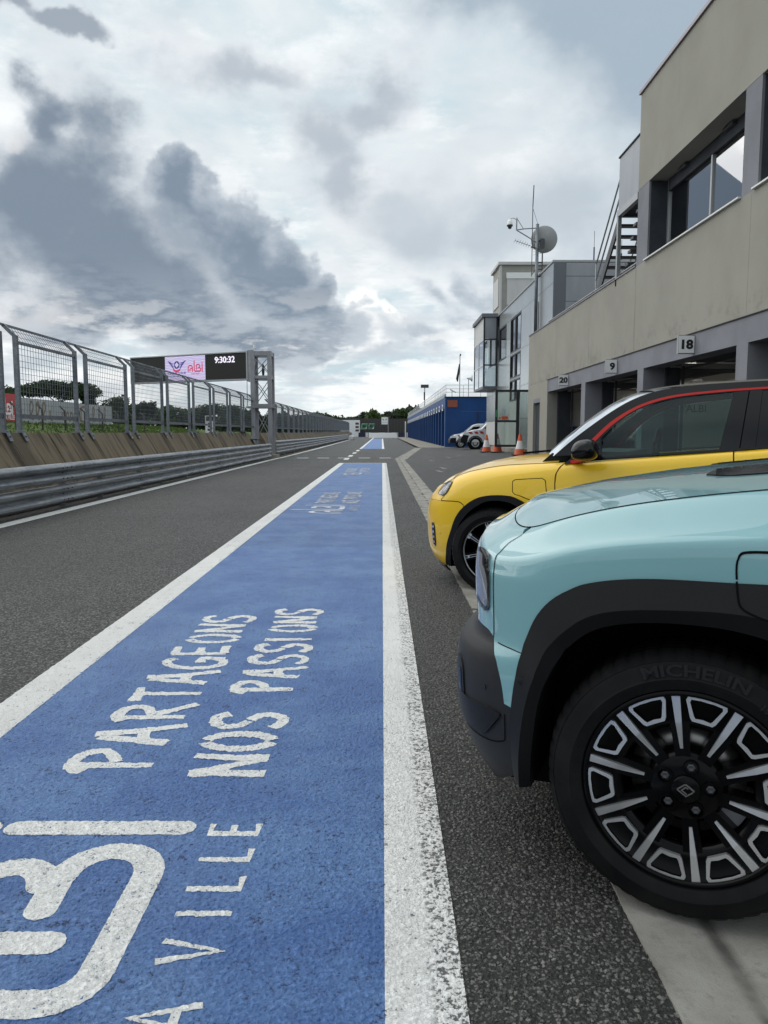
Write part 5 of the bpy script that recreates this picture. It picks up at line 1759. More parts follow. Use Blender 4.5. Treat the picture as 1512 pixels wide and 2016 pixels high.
# ---------------------------------------------------------------- service vehicles
def van(name, label, X, Y, prof, hw, belt, roof, wheels, rw, windows, kindmat='car_white', low=.62, chev=None):
    v = thing(name, label, 'van', (X, Y, gz(X, Y)))
    def k(z):
        return 1.0 if z < belt else 1 - .20 * (z - belt) / (roof - belt)
    n = len(prof)
    rowsy = []
    for f, ins in ((-1, .06), (-.94, 0), (.94, 0), (1, .06)):
        cxm = sum(p[0] for p in prof) / n
        czm = sum(p[1] for p in prof) / n
        rowsy.append([((p[0] - cxm) * (1 - ins) + cxm, hw * f * k(p[1]), (p[1] - czm) * (1 - ins * .9) + czm) for p in prof])
    vs = [q for r in rowsy for q in r]
    fs = [tuple(range(n)), tuple(range(3 * n, 4 * n))[::-1]]
    for r in range(3):
        for i in range(n):
            fs.append((r * n + i, r * n + (i + 1) % n, (r + 1) * n + (i + 1) % n, (r + 1) * n + i))
    b = MB().add(vs, fs).build('body', M[kindmat], v, local=True)
    smooth_by_angle(b, 35)
    yS = -hw - .004
    for w in windows:
        MB().prism(w, lambda u, z: (u, -hw * k(z) - .012, z), lambda u, z: (u, -hw * k(z) + .03, z)).build('window', M['glass_dark' if False else 'car_black'], v, local=True)
    for wx in wheels:
        wh = empty('wheel', (wx, -hw + .06, rw), v)
        MB().lathe([(rw * .62, -.07), (rw * .68, -.085), (rw * .95, -.08), (rw, -.04), (rw, .14)], 28, lambda a, c_, h: (a, h, c_)).build('tyre', M['tyre'], wh, local=True, smooth=True)
        MB().lathe([(0, -.02), (rw * .2, -.03), (rw * .25, .02), (rw * .55, .03), (rw * .64, -.07)], 24, lambda a, c_, h: (a, h, c_)).build('rim', M['alloy_cut'], wh, local=True)
        MB().lathe([(rw * .30, -.005), (rw * .42, -.005)], 20, lambda a, c_, h: (a, h, c_)).build('rim_shadow', M['black_plain'], wh, local=True)
        MB().lathe([(rw * 1.16, -.0), (rw * 1.16, .25)], 28, lambda a, c_, h: (a, h, c_)).build('arch', M['car_under'], wh, local=True)
        mb = MB()
        mb.lathe([(0, .03 - .035), (rw * 1.15, .03 - .035)], 28, lambda a, c_, h: (a, h + .0, c_))
        wd = MB().lathe([(rw * 1.01, -.063), (rw * 1.17, -.063)], 28, lambda a, c_, h: (a, h, c_)).build('arch_gap', M['car_under'], wh, local=True)
    return v
v1 = van('service_pickup', 'white service pickup with red chevrons and dark bumper, nose out behind the glass door', 5.5, 54.2,
         [(0.02, .55), (0, .75), (.06, 1.02), (.15, 1.16), (.9, 1.36), (1.35, 1.42), (1.9, 1.95), (3.6, 1.98), (3.7, 1.35), (4.9, 1.35), (4.95, .55), (1.7, .48), (.5, .48)], .93, 1.38, 1.98, (.95, 4.0), .44,
         [[(1.55, 1.44), (2.0, 1.86), (2.7, 1.88), (2.7, 1.44)], [(2.8, 1.44), (2.8, 1.88), (3.5, 1.88), (3.5, 1.44)]])
MB().prism([(-.06, .48), (-.08, .72), (.10, 1.02), (.50, .98), (.42, .74), (.38, .48)], lambda u, z: (u, -.955, z), lambda u, z: (u, .955, z)).build('bumper', M['car_plastic'], v1, local=True)
MB().prism([(.10, 1.05), (.17, 1.18), (.48, 1.22), (.42, 1.06)], lambda u, z: (u, -.945, z), lambda u, z: (u, -.86, z)).build('headlight', M['lamp_lens'], v1, local=True)
for kx in (.56, .95, 1.32):
    MB().prism([(kx, 1.06 + .03 * kx), (kx + .22, 1.06 + .03 * kx), (kx + .12, 1.20 + .04 * kx), (kx - .12, 1.20 + .04 * kx)], lambda u, z: (u, -.945, z), lambda u, z: (u, -.90, z)).build('chevron', M['sign_red'], v1, local=True)
v2 = van('service_van', 'small white service van with red chevrons parked against the blue end wall', 5.3, 60.4,
         [(.02, .45), (0, .62), (.10, .86), (.35, 1.02), (1.05, 1.14), (1.75, 1.76), (2.1, 1.86), (3.6, 1.86), (3.85, 1.1), (3.85, .45), (.4, .38)], .86, 1.18, 1.86, (.78, 3.2), .33,
         [[(1.25, 1.20), (1.75, 1.62), (2.25, 1.66), (2.25, 1.20)], [(2.42, 1.20), (2.42, 1.66), (3.3, 1.66), (3.4, 1.20)]])
MB().prism([(-.05, .38), (-.06, .58), (.02, .76), (.42, .80), (.42, .38)], lambda u, z: (u, -.875, z), lambda u, z: (u, .875, z)).build('bumper', M['car_plastic'], v2, local=True)
MB().prism([(.07, .82), (.14, .92), (.42, .98), (.38, .86)], lambda u, z: (u, -.872, z), lambda u, z: (u, -.80, z)).build('headlight', M['lamp_lens'], v2, local=True)
for kx in (.62, .95, 1.28):
    MB().prism([(kx, .86), (kx + .18, .86), (kx + .08, .99), (kx - .10, .99)], lambda u, z: (u, -.872, z), lambda u, z: (u, -.83, z)).build('chevron', M['sign_red'], v2, local=True)
MB().tube([(2.9, -.3, 1.85), (2.9, -.3, 2.05)], .07, 8).build('beacon', M['amber'], v2, local=True)
# ---------------------------------------------------------------- car skins
def ip(x, xs, ys):
    return np.interp(x, xs, ys)
class Skin:
    """cubic B-spline sheet over a net of rows (bottom to top) and columns (nose centre, round the corner, to the tail)"""
    def __init__(self, plan, rows):
        C = np.array(plan, float)
        n = len(C)
        T = np.gradient(C, axis=0)
        T /= np.linalg.norm(T, axis=1)[:, None]
        N = np.stack([-T[:, 1], T[:, 0]], 1)
        self.sv = np.concatenate([[0], np.cumsum(np.linalg.norm(np.diff(C, axis=0), axis=1))])
        net = np.zeros((len(rows), n, 3))
        for r, (df, ds, zf) in enumerate(rows):
            wx = N[:, 0] ** 2
            a = df(C[:, 0]) if callable(df) else df
            b = ds(C[:, 0]) if callable(ds) else ds
            P = C - N * (a * wx + b * (1 - wx))[:, None]
            net[r, :, :2] = P
            net[r, :, 2] = zf(P[:, 0], np.abs(P[:, 1])) if callable(zf) else zf
        net[:, 0, 1] = 0
        net[:, -1, 1] = 0
        mid = net[:, n // 2]
        self.tv = np.concatenate([[0], np.cumsum(np.linalg.norm(np.diff(mid, axis=0), axis=1))])
        m = net[:, 1:2].copy()
        m[:, :, 1] *= -1
        m2 = net[:, -2:-1].copy()
        m2[:, :, 1] *= -1
        net = np.concatenate([m, net, m2], 1)
        self.pad = np.concatenate([2 * net[:1] - net[1:2], net, 2 * net[-1:] - net[-2:-1]], 0)
    def F(self, s, t):
        s = np.atleast_1d(np.asarray(s, float))
        t = np.atleast_1d(np.asarray(t, float))
        u = np.interp(s, self.sv, np.arange(len(self.sv)))
        v = np.interp(t, self.tv, np.arange(len(self.tv)))
        nu, nv = len(self.sv), len(self.tv)
        iu = np.clip(np.floor(u).astype(int), 0, nu - 2)
        iv = np.clip(np.floor(v).astype(int), 0, nv - 2)
        fu, fv = u - iu, v - iv
        def B(f):
            return [(1 - f) ** 3 / 6, (3 * f ** 3 - 6 * f ** 2 + 4) / 6, (-3 * f ** 3 + 3 * f ** 2 + 3 * f + 1) / 6, f ** 3 / 6]
        bu, bv = B(fu), B(fv)
        out = np.zeros((len(s), 3))
        for a in range(4):
            for b in range(4):
                out += (bv[a] * bu[b])[:, None] * self.pad[iv + a, iu + b]
        return out
    def N(self, s, t):
        s = np.atleast_1d(np.asarray(s, float))
        t = np.atleast_1d(np.asarray(t, float))
        e = 3e-3
        sm, tm = self.sv[-1], self.tv[-1]
        ds = self.F(np.clip(s + e, 0, sm), t) - self.F(np.clip(s - e, 0, sm), t)
        dt = self.F(s, np.clip(t + e, 0, tm)) - self.F(s, np.clip(t - e, 0, tm))
        n = -np.cross(ds, dt)
        return n / (np.linalg.norm(n, axis=1)[:, None] + 1e-12)
    def grid(self):
        if not hasattr(self, '_g'):
            S, T = np.meshgrid(np.linspace(0, self.sv[-1], 420), np.linspace(0, self.tv[-1], 120))
            self._g = (S.ravel(), T.ravel(), self.F(S.ravel(), T.ravel()))
        return self._g
    def inv(self, pts, comps=(0, 2)):
        S, T, G = self.grid()
        ok = S < self.sv[-1] * .86
        G = G[:, list(comps)]
        out = []
        for p in pts:
            d = ((G - np.array(p)) ** 2).sum(1) + (~ok) * 9
            k = d.argmin()
            s, t = S[k], T[k]
            for _ in range(8):
                f = self.F([s, s + 1e-4, s], [t, t, t + 1e-4])[:, list(comps)]
                J = np.stack([(f[1] - f[0]) / 1e-4, (f[2] - f[0]) / 1e-4], 1)
                try:
                    dd = np.linalg.solve(J, np.array(p) - f[0])
                except Exception:
                    break
                dd = np.clip(dd, -.02, .02)
                s = float(np.clip(s + dd[0], 0, self.sv[-1]))
                t = float(np.clip(t + dd[1], 0, self.tv[-1]))
            out.append((s, t))
        return out
    def s_at_x(self, x, t):
        ss = np.linspace(0, self.sv[-1] * .86, 3000)
        P = self.F(ss, np.full(3000, t))
        return float(ss[np.abs(P[:, 0] - x).argmin()])
def inpoly(pts, poly):
    x, y = pts[:, 0], pts[:, 1]
    c = np.zeros(len(pts), bool)
    n = len(poly)
    for i in range(n):
        x0, y0 = poly[i]
        x1, y1 = poly[(i + 1) % n]
        m = ((y0 > y) != (y1 > y))
        with np.errstate(divide='ignore', invalid='ignore'):
            c ^= m & (x < (x1 - x0) * (y - y0) / (y1 - y0 + 1e-15) + x0)
    return c
def densify(poly, h, closed=True):
    out = []
    n = len(poly)
    for i in range(n if closed else n - 1):
        a, b = np.array(poly[i], float), np.array(poly[(i + 1) % n], float)
        k = max(1, int(math.ceil(np.linalg.norm(b - a) / h)))
        out += [tuple(a + (b - a) * j / k) for j in range(k)]
    if not closed:
        out.append(tuple(poly[-1]))
    return out
def tri_poly(poly, h):
    P = densify(poly, h)
    A = np.array(P)
    x0, y0 = A.min(0)
    x1, y1 = A.max(0)
    gx, gy = np.meshgrid(np.arange(x0 + h * .5, x1, h), np.arange(y0 + h * .5, y1, h * .9))
    gx = gx + (np.arange(gx.shape[0]) % 2)[:, None] * h * .5
    Q = np.stack([gx.ravel(), gy.ravel()], 1)
    if len(Q):
        Q = Q[inpoly(Q, P)]
        if len(Q):
            d = np.min(np.linalg.norm(Q[:, None] - A[None], axis=2), axis=1) if len(Q) * len(A) < 4e6 else np.ones(len(Q))
            Q = Q[d > h * .45]
    allp = [Vector(p) for p in P] + [Vector(q) for q in Q]
    n = len(P)
    v, e, f, *_ = delaunay_2d_cdt(allp, [], [list(range(n))], 1, 1e-7)
    return [tuple(q) for q in v], [tuple(t) for t in f], n
def boundary_loops(faces):
    ed = {}
    for f in faces:
        for i in range(len(f)):
            a, b = f[i], f[(i + 1) % len(f)]
            ed[(a, b)] = 1
    return [(a, b) for (a, b) in ed if (b, a) not in ed]
def panel(sk, name, poly, mt, parent, off=0.0, h=.016, flange=.010, sides=(1, -1), one=False, offfn=None):
    """a body panel: polygon in (s,t) lifted onto the skin; flange folds its edge inwards"""
    v, f, n = tri_poly(poly, h)
    A = np.array(v)
    P = sk.F(A[:, 0], A[:, 1])
    Nn = sk.N(A[:, 0], A[:, 1])
    o_ = off if offfn is None else np.array([offfn(*p) for p in v])[:, None]
    P = P + Nn * o_
    res = []
    acc = ([], [], [])
    for sd in sides:
        fl = np.array([1, -sd, 1.0])
        V = list(P * fl)
        NN = list(Nn * fl)
        Fc = []
        for t in f:
            a, b, c = (np.array(V[i]) for i in t)
            g = np.cross(b - a, c - a) @ (NN[t[0]] + NN[t[1]] + NN[t[2]])
            Fc.append(t if g > 0 else t[::-1])
        if flange:
            for (a, b) in boundary_loops(Fc):
                ea = np.array(V[b]) - np.array(V[a])
                sn = np.cross(ea, NN[a])
                sn = sn / (np.linalg.norm(sn) + 1e-12)
                k = len(V)
                V += [V[a], V[b], V[b] - NN[b] * flange, V[a] - NN[a] * flange]
                NN += [sn, sn, sn, sn]
                Fc.append((k + 1, k, k + 3, k + 2))
        if one:
            k = len(acc[0])
            acc[0].extend(V); acc[1].extend([tuple(i + k for i in t) for t in Fc]); acc[2].extend(NN)
        else:
            res.append(mesh_obj(name, V, Fc, M[mt], parent, local=True, normals=NN))
    if one:
        res.append(mesh_obj(name, acc[0], acc[1], M[mt], parent, local=True, normals=acc[2]))
    return res
def seam(sk, name, path, w, mt, parent, off=.0012, sides=(1, -1), h=.01):
    """a narrow dark gap line lying on the skin"""
    P = densify(path, h, closed=False)
    A = np.array(P)
    T = np.gradient(A, axis=0)
    T /= np.linalg.norm(T, axis=1)[:, None] + 1e-12
    S = np.stack([-T[:, 1], T[:, 0]], 1) * w / 2
    L, Rr = A + S, A - S
    n = len(A)
    for sd in sides:
        fl = np.array([1, -sd, 1.0])
        V, NN = [], []
        for Q in (L, Rr):
            nn = sk.N(Q[:, 0], Q[:, 1])
            of = off(Q[:, 0], Q[:, 1])[:, None] if callable(off) else off
            V += list((sk.F(Q[:, 0], Q[:, 1]) + nn * of) * fl)
            NN += list(nn * fl)
        Fc = [(i, i + 1, n + i + 1, n + i) for i in range(n - 1)]
        out = []
        for t in Fc:
            g = np.cross(V[t[1]] - V[t[0]], V[t[2]] - V[t[0]]) @ NN[t[0]]
            out.append(t if g > 0 else t[::-1])
        mesh_obj(name, V, out, M[mt], parent, local=True, normals=NN)
def spl(pts, k=6):
    return resample([tuple(p) for p in pts], k)
def grid_patch(name, P, mt, parent, thick=0.0, flip=False):
    """P: array (m,n,3) in local coords; smooth shaded"""
    m, n, _ = P.shape
    du = np.gradient(P, axis=0)
    dv = np.gradient(P, axis=1)
    nn = np.cross(du, dv)
    nn /= np.linalg.norm(nn, axis=2)[:, :, None] + 1e-12
    if flip:
        nn = -nn
    fs = []
    for i in range(m - 1):
        for j in range(n - 1):
            q = (i * n + j, (i + 1) * n + j, (i + 1) * n + j + 1, i * n + j + 1)
            fs.append(q[::-1] if flip else q)
    return mesh_obj(name, P.reshape(-1, 3), fs, M[mt], parent, local=True, normals=nn.reshape(-1, 3))

# ---------------------------------------------------------------- wheels
def make_wheel(parent, x, y, rw, rimr, width, style, sd, rot, zc=None):
    """y: outer face of the tyre, sd +1 = side facing the camera (local -y)"""
    w = empty('wheel', (x, -sd * y, zc or rw), parent)
    O = -sd                                         # outward direction in local y
    L = lambda a, b, h: (a, O * h, b)               # h: outwards from the sidewall plane
    n = 216
    prof = [(rimr + .001, -.012), (rimr + .006, .002), (rimr + .02, .008), (rw * .80, .012), (rw * .815, .0135), (rw * .83, .0105), (rw * .90, .0075), (rw * .935, .002), (rw * .938, .0035), (rw * .965, -.008), (rw * .988, -.022), (rw, -.045),
            (rw, -width * .5), (rw, -width + .045), (rw * .985, -width + .02), (rw * .9, -width + .005), (rimr, -width + .01)]
    mb = MB()
    for r, h in prof:
        for j in range(n):
            a = 2 * math.pi * j / n
            rr = r
            hh = h
            if j % 4 == 0 and r > rw * .98:
                rr = r - .005
            elif j % 4 == 0 and r > rw * .95:
                rr = r - .002
                hh = h - .004
            mb.v.append(L(rr * math.cos(a), rr * math.sin(a), hh))
    for i in range(len(prof) - 1):
        for j in range(n):
            a, b = i * n + j, i * n + (j + 1) % n
            mb.f.append((a, b, b + n, a + n))
    ty = mb.build('tyre', M['tyre'], w, local=True)
    smooth_by_angle(ty, 38)
    # circumferential tread grooves
    for f in (.25, .42, .58, .75):
        MB().lathe([(rw + .0008, -width * f - .004), (rw + .0008, -width * f + .004)], 96, L).build('tread_groove', M['car_seam'], w, local=True)
    MB().lathe([(rimr + .004, -.004), (rimr - .004, .004), (rimr - .010, .0), (rimr - .014, -.02), (rimr - .02, -.06), (rimr - .03, -.16)], 90, L).build('rim', M['alloy_black'], w, local=True, smooth=True)
    MB().lathe([(rimr - .03, -.16), (.04, -.165)], 48, L).build('brake_shield', M['car_under'], w, local=True)
    MB().lathe([(.055, -.085), (.06, -.075), (.135, -.075), (.135, -.095)], 64, L).build('brake_disc', M['disc_steel'], w, local=True, smooth=True)
    cal = MB()
    for a0 in range(-26, 26, 4):
        pts = [(r * math.cos(R(rot + 196 + a)), r * math.sin(R(rot + 196 + a))) for a in (a0, a0 + 4) for r in (.092, .150)]
        cal.prism([pts[0], pts[1], pts[3], pts[2]], lambda u, v: L(u, v, -.105), lambda u, v: L(u, v, -.055))
    cal.build('brake_caliper', M['steel_grey'], w, local=True)
    def poly(name, pts, h0, h1, mt, bev=0.0):
        n_ = len(pts)
        cx, cy = sum(p[0] for p in pts) / n_, sum(p[1] for p in pts) / n_
        top = [((p[0] - cx) * (1 - bev) + cx, (p[1] - cy) * (1 - bev) + cy) for p in pts]
        vs = [L(*p, h0) for p in pts] + [L(*p, h1) for p in top]
        fs = [tuple(range(n_, 2 * n_))] + [(i, (i + 1) % n_, n_ + (i + 1) % n_, n_ + i) for i in range(n_)]
        return MB().add(vs, fs).build(name, M[mt], w, local=True)
    pol = lambda r, a: (r * math.cos(R(a)), r * math.sin(R(a)))
    if style == 'spoke10':
        MB().lathe([(.150, -.032), (.152, -.018), (.175, -.014), (.225, -.012), (rimr - .010, -.006)], 120, L).build('wheel_ring', M['alloy_black'], w, local=True, smooth=True)
        MB().lathe([(0, -.010), (.045, -.010), (.078, -.016), (.092, -.030), (.094, -.06)], 60, L).build('hub', M['alloy_black'], w, local=True, smooth=True)
        for k in range(10):
            a = rot + 36 * k
            c, s = math.cos(R(a)), math.sin(R(a))
            def Q(r, off_):
                return (r * c - off_ * s, r * s + off_ * c)
            poly('spoke_back', [Q(.07, -.018), Q(.234, -.030), Q(.234, .026), Q(.07, .016)], -.060, -.016, 'alloy_black', .02)
            # cut face in two facets
            vs = [L(*Q(.098, -.0035), -.013), L(*Q(.098, .0035), -.013), L(*Q(.165, -.0075), -.004), L(*Q(.165, .0070), -.0055), L(*Q(.2345, -.0105), -.004), L(*Q(.2345, .0095), -.0055)]
            fs = [(0, 1, 3, 2), (2, 3, 5, 4)]
            lo = [(v[0], v[1] - O * .02, v[2]) for v in vs]
            fs += [(0, 2, 8, 6), (2, 4, 10, 8), (1, 7, 9, 3), (3, 9, 11, 5), (0, 6, 7, 1), (4, 5, 11, 10)]
            MB().add(vs + lo, fs).build('spoke', M['alloy_cut'], w, local=True)
            # framed window between this spoke and the next
            m = a + 18
            outer = [pol(.2300, m - 11.0), pol(.2330, m - 5), pol(.2335, m), pol(.2330, m + 5), pol(.2300, m + 11.0), pol(.222, m + 12.0), pol(.178, m + 9.2), pol(.171, m + 7.6), pol(.170, m), pol(.171, m - 7.6), pol(.178, m - 9.2), pol(.222, m - 12.0)]
            cxm, cym = pol(.203, m)
            def shrink(p, d):
                v = Vector((p[0] - cxm, p[1] - cym))
                l = v.length
                return (cxm + v.x * (1 - d / l), cym + v.y * (1 - d / l))
            inner = [shrink(p, .0100) for p in outer]
            deep = [shrink(p, .0160) for p in outer]
            nn = len(outer)
            vs = [L(*p, -.005) for p in outer] + [L(*p, -.005) for p in inner] + [L(*p, -.030) for p in outer]
            fs = [(i, (i + 1) % nn, nn + (i + 1) % nn, nn + i) for i in range(nn)] + [(i, 2 * nn + i, 2 * nn + (i + 1) % nn, (i + 1) % nn) for i in range(nn)]
            MB().add(vs, fs).build('window_frame', M['alloy_cut'], w, local=True)
            vs = [L(*p, -.005) for p in inner] + [L(*p, -.042) for p in deep]
            fs = [(i, (i + 1) % nn, nn + (i + 1) % nn, nn + i) for i in range(nn)] + [tuple(range(nn, 2 * nn))]
            MB().add(vs, fs).build('window_well', M['alloy_black'], w, local=True)
        for k in range(5):
            cx, cy = pol(.055, rot + 18 + 72 * k)
            MB().lathe([(.019, -.030), (.019, -.004), (.0165, -.004), (.0165, -.018), (0, -.018)], 18, lambda a, b, h: L(cx + a, cy + b, h)).build('nut_well', M['alloy_black'], w, local=True)
            MB().lathe([(.0105, -.02), (.0105, -.008), (.007, -.006), (0, -.008)], 6, lambda a, b, h: L(cx + a, cy + b, h)).build('wheel_nut', M['steel_dark'], w, local=True)
        MB().lathe([(.034, -.012), (.034, -.003), (.030, -.0005), (0, .001)], 40, L).build('hub_cap', M['alloy_black'], w, local=True, smooth=True)
        # the diamond outline mark: two interlocking bent lines
        def mk(pts, wd=.0032):
            def T(u, v):
                return L(u * -sd * -1 if False else u * O * -1, v, .0022)
            o = ribbon('cap_mark', pts, wd, lambda u, v: L(-O * u if True else u, v, .0022), M['chrome'], w)
            o.matrix_parent_inverse = Matrix.Identity(4)
            return o
        e = 1.15
        q = lambda u, v: (u * .0165 * e, v * .0125 * e)
        mk([q(-.1, 1.0), q(-1.0, .12), q(-1.0, -.12) if False else q(-1.0, 0), q(0, -1.0), q(1.0, -.12) if False else q(.75, -.28)])
        mk([q(.1, -1.0 + .36), q(-.52, 0), q(0, .56), q(.30, .28)])
        mk([q(-.1, 1.0 - .02), q(0, 1.06), q(1.0, .0), q(.75, -.28)])
    else:
        MB().lathe([(rimr - .016, -.010), (rimr - .012, -.002), (rimr - .006, -.0)], 120, L).build('wheel_ring', M['alloy_cut'], w, local=True)
        MB().lathe([(0, -.022), (.03, -.02), (.05, -.026), (.055, -.05)], 40, L).build('hub', M['alloy_black'], w, local=True, smooth=True)
        for k in range(8):
            a = rot + 45 * k
            c, s = math.cos(R(a)), math.sin(R(a))
            def Q(r, off_):
                return (r * c - off_ * s, r * s + off_ * c)
            poly('spoke_back', [Q(.03, -.016), Q(.225, -.030), Q(.225, .030), Q(.03, .016)], -.060, -.016, 'alloy_black', .03)
            for sg in (-1, 1):
                poly('spoke_line', [Q(.05, sg * .003), Q(.222, sg * .007), Q(.222, sg * .011), Q(.05, sg * .006)], -.018, -.010, 'alloy_cut')
            poly('spoke_block', [Q(.205, -.017), Q(.224, -.024), Q(.224, .024), Q(.205, .017)] if k % 2 else [Q(.190, -.009), Q(.204, -.010), Q(.204, .010), Q(.190, .009)], -.018, -.009, 'alloy_cut')
            if k % 2:
                put_text('spoke_digit', '5', .020, lambda u, v, d: L(*Q(.2075 + v, -u * 1.0 * O * -1), -.0085 + d), M['car_seam'], w, .0008, .0006).matrix_parent_inverse = Matrix.Identity(4)
        MB().lathe([(.030, -.018), (.028, -.014), (0, -.013)], 30, L).build('hub_cap', M['alloy_black'], w, local=True)
    return w
def arc_text(s, size, r0, mid_deg, parent, sd, mt, hfn, off=.001, spread=1.0):
    vs, fs = text_geo(s, size, off, 2, 'CENTER')
    O = -sd
    out = []
    for v in vs:
        a = R(mid_deg) + sd * 0 - (v.x * spread / r0) * (-O)* -1 * -1 if False else R(mid_deg) - v.x * spread / r0
        r = r0 + v.y
        out.append((-O * r * math.cos(a) if O > 0 else r * math.cos(a), O * hfn(r), r * math.sin(a)))
    o = mesh_obj('sidewall_lettering', out, fs, M[mt], parent, local=True)
    return o

# ---------------------------------------------------------------- generic glasshouse pieces
def side_pt(x, z, sd, zb, yb, k, out=0.0):
    y = yb - (z - zb) * k - .035 * ((z - zb) / .45) ** 2 + out
    return (x, -sd * y, z)
def side_poly(name, pts, mt, parent, zb, yb, k, sides=(1, -1), out=0.0, thick=.012, h=.06):
    v, f, n = tri_poly(pts, h)
    for sd in sides:
        vs = [side_pt(x, z, sd, zb, yb, k, out) for x, z in v]
        vs2 = [side_pt(x, z, sd, zb, yb, k, out - thick) for x, z in v]
        m = len(vs)
        fs = [t for t in f] + [tuple(i + m for i in t[::-1]) for t in f]
        for (a, b) in boundary_loops(f):
            fs.append((b, a, a + m, b + m))
        o = MB().add(vs + vs2, fs).build(name, M[mt], parent, local=True)
        smooth_by_angle(o, 30)
def strip_between(A, B):
    return list(A) + list(B)[::-1]
def arch_strip(sk, name, curves, offs, mt, parent, inner=.30, sides=(1, -1)):
    """cladding round a wheel opening: curves are (s,t) lists of equal length, then a liner going inwards"""
    n = len(curves[0])
    for sd in sides:
        fl = np.array([1, -sd, 1.0])
        rows = []
        A = np.array(curves[0])
        rows.append(sk.F(A[:, 0], A[:, 1]) - sk.N(A[:, 0], A[:, 1]) * .004)
        for cu, of in zip(curves, offs):
            A = np.array(cu)
            rows.append(sk.F(A[:, 0], A[:, 1]) + sk.N(A[:, 0], A[:, 1]) * of)
        last = rows[-1].copy()
        r2 = last.copy()
        r2[:, 1] -= .035
        rows.append(r2)
        P = np.array(rows) * fl
        V = P.reshape(-1, 3)
        fs = []
        for i in range(len(rows) - 1):
            for j in range(n - 1):
                fs.append((i * n + j, i * n + j + 1, (i + 1) * n + j + 1, (i + 1) * n + j))
        o = MB().add(list(V), fs).build(name, M[mt], parent, local=True)
        smooth_by_angle(o, 28)
        r3 = r2.copy()
        r3[:, 1] -= inner
        L2 = np.array([r2, r3]) * fl
        fs = [(j, j + 1, n + j + 1, n + j) for j in range(n - 1)]
        MB().add(list(L2.reshape(-1, 3)), fs).build('wheel_liner', M['car_under'], parent, local=True, smooth=True)
def car_root(name, label, O, yaw, pitch):
    r = thing(name, label, 'car', O)
    r.rotation_mode = 'XYZ'
    a, p = R(yaw), R(pitch)
    back = Vector((math.cos(a) * math.cos(p), -math.sin(a) * math.cos(p), math.sin(p)))
    inn = Vector((math.sin(a), math.cos(a), 0))
    up = back.cross(inn)
    m = Matrix((back, inn, up)).transposed()
    r.rotation_euler = m.to_euler()
    return r

# ================================================================ teal car (nearest)
PLAN4 = [(-.725, 0), (-.721, .2), (-.703, .40), (-.663, .56), (-.608, .67), (-.54, .75), (-.465, .805), (-.38, .845), (-.27, .872), (-.13, .888), (.03, .896), (.2, .90), (.45, .90), (.8, .90), (1.2, .90), (1.6, .90), (2.0, .90), (2.4, .90), (2.75, .885), (3.05, .85), (3.22, .77), (3.29, .6), (3.31, .3), (3.31, 0)]
def crown4(x, y):
    return .062 * np.clip(1 - (y / .72) ** 2, 0, 1) * np.clip((-.36 - x) / .15, 0, 1)
def zK4(x, y=.75):
    return crown4(x, y) + ip(x, [-.66, -.5, -.4, -.376, -.285, -.163, .009, .181, 1, 3.3], [.885, .885, .89, .895, .925, .946, .956, .962, .98, .98])
def zE4(x, y=.75):
    return crown4(x, y) + ip(x, [-.62, -.5, -.45, -.403, -.339, -.254, -.16, -.054, .187, 1, 3.3], [.925, .935, .942, .955, .979, 1.003, 1.023, 1.04, 1.062, 1.10, 1.10])
def mixz(a, b, f):
    return lambda x, y: a(x, y) * (1 - f) + b(x, y) * f
ROWS4 = [(.17, .07, .17), (.07, .03, .23), (.02, .012, .30), (-.003, .002, .38), (-.01, -.002, .46), (-.012, -.002, .53), (-.004, -.001, .595), (.014, -.001, .628), (.052, .0, .646), (.068, .002, .662), (.066, .004, .72), (.066, .006, .78), (.068, .009, .84),
         (.074, .013, lambda x, y: zK4(x, y) - .040), (.082, .017, lambda x, y: zK4(x, y) - .012), (.088, .024, zK4), (.098, .042, mixz(zK4, zE4, .07)), (.120, .075, mixz(zK4, zE4, .30)), (.150, .112, mixz(zK4, zE4, .66)), (.185, .15, zE4), (.24, .21, lambda x, y: zE4(x, y) + .012)]
S4 = Skin(PLAN4, ROWS4)
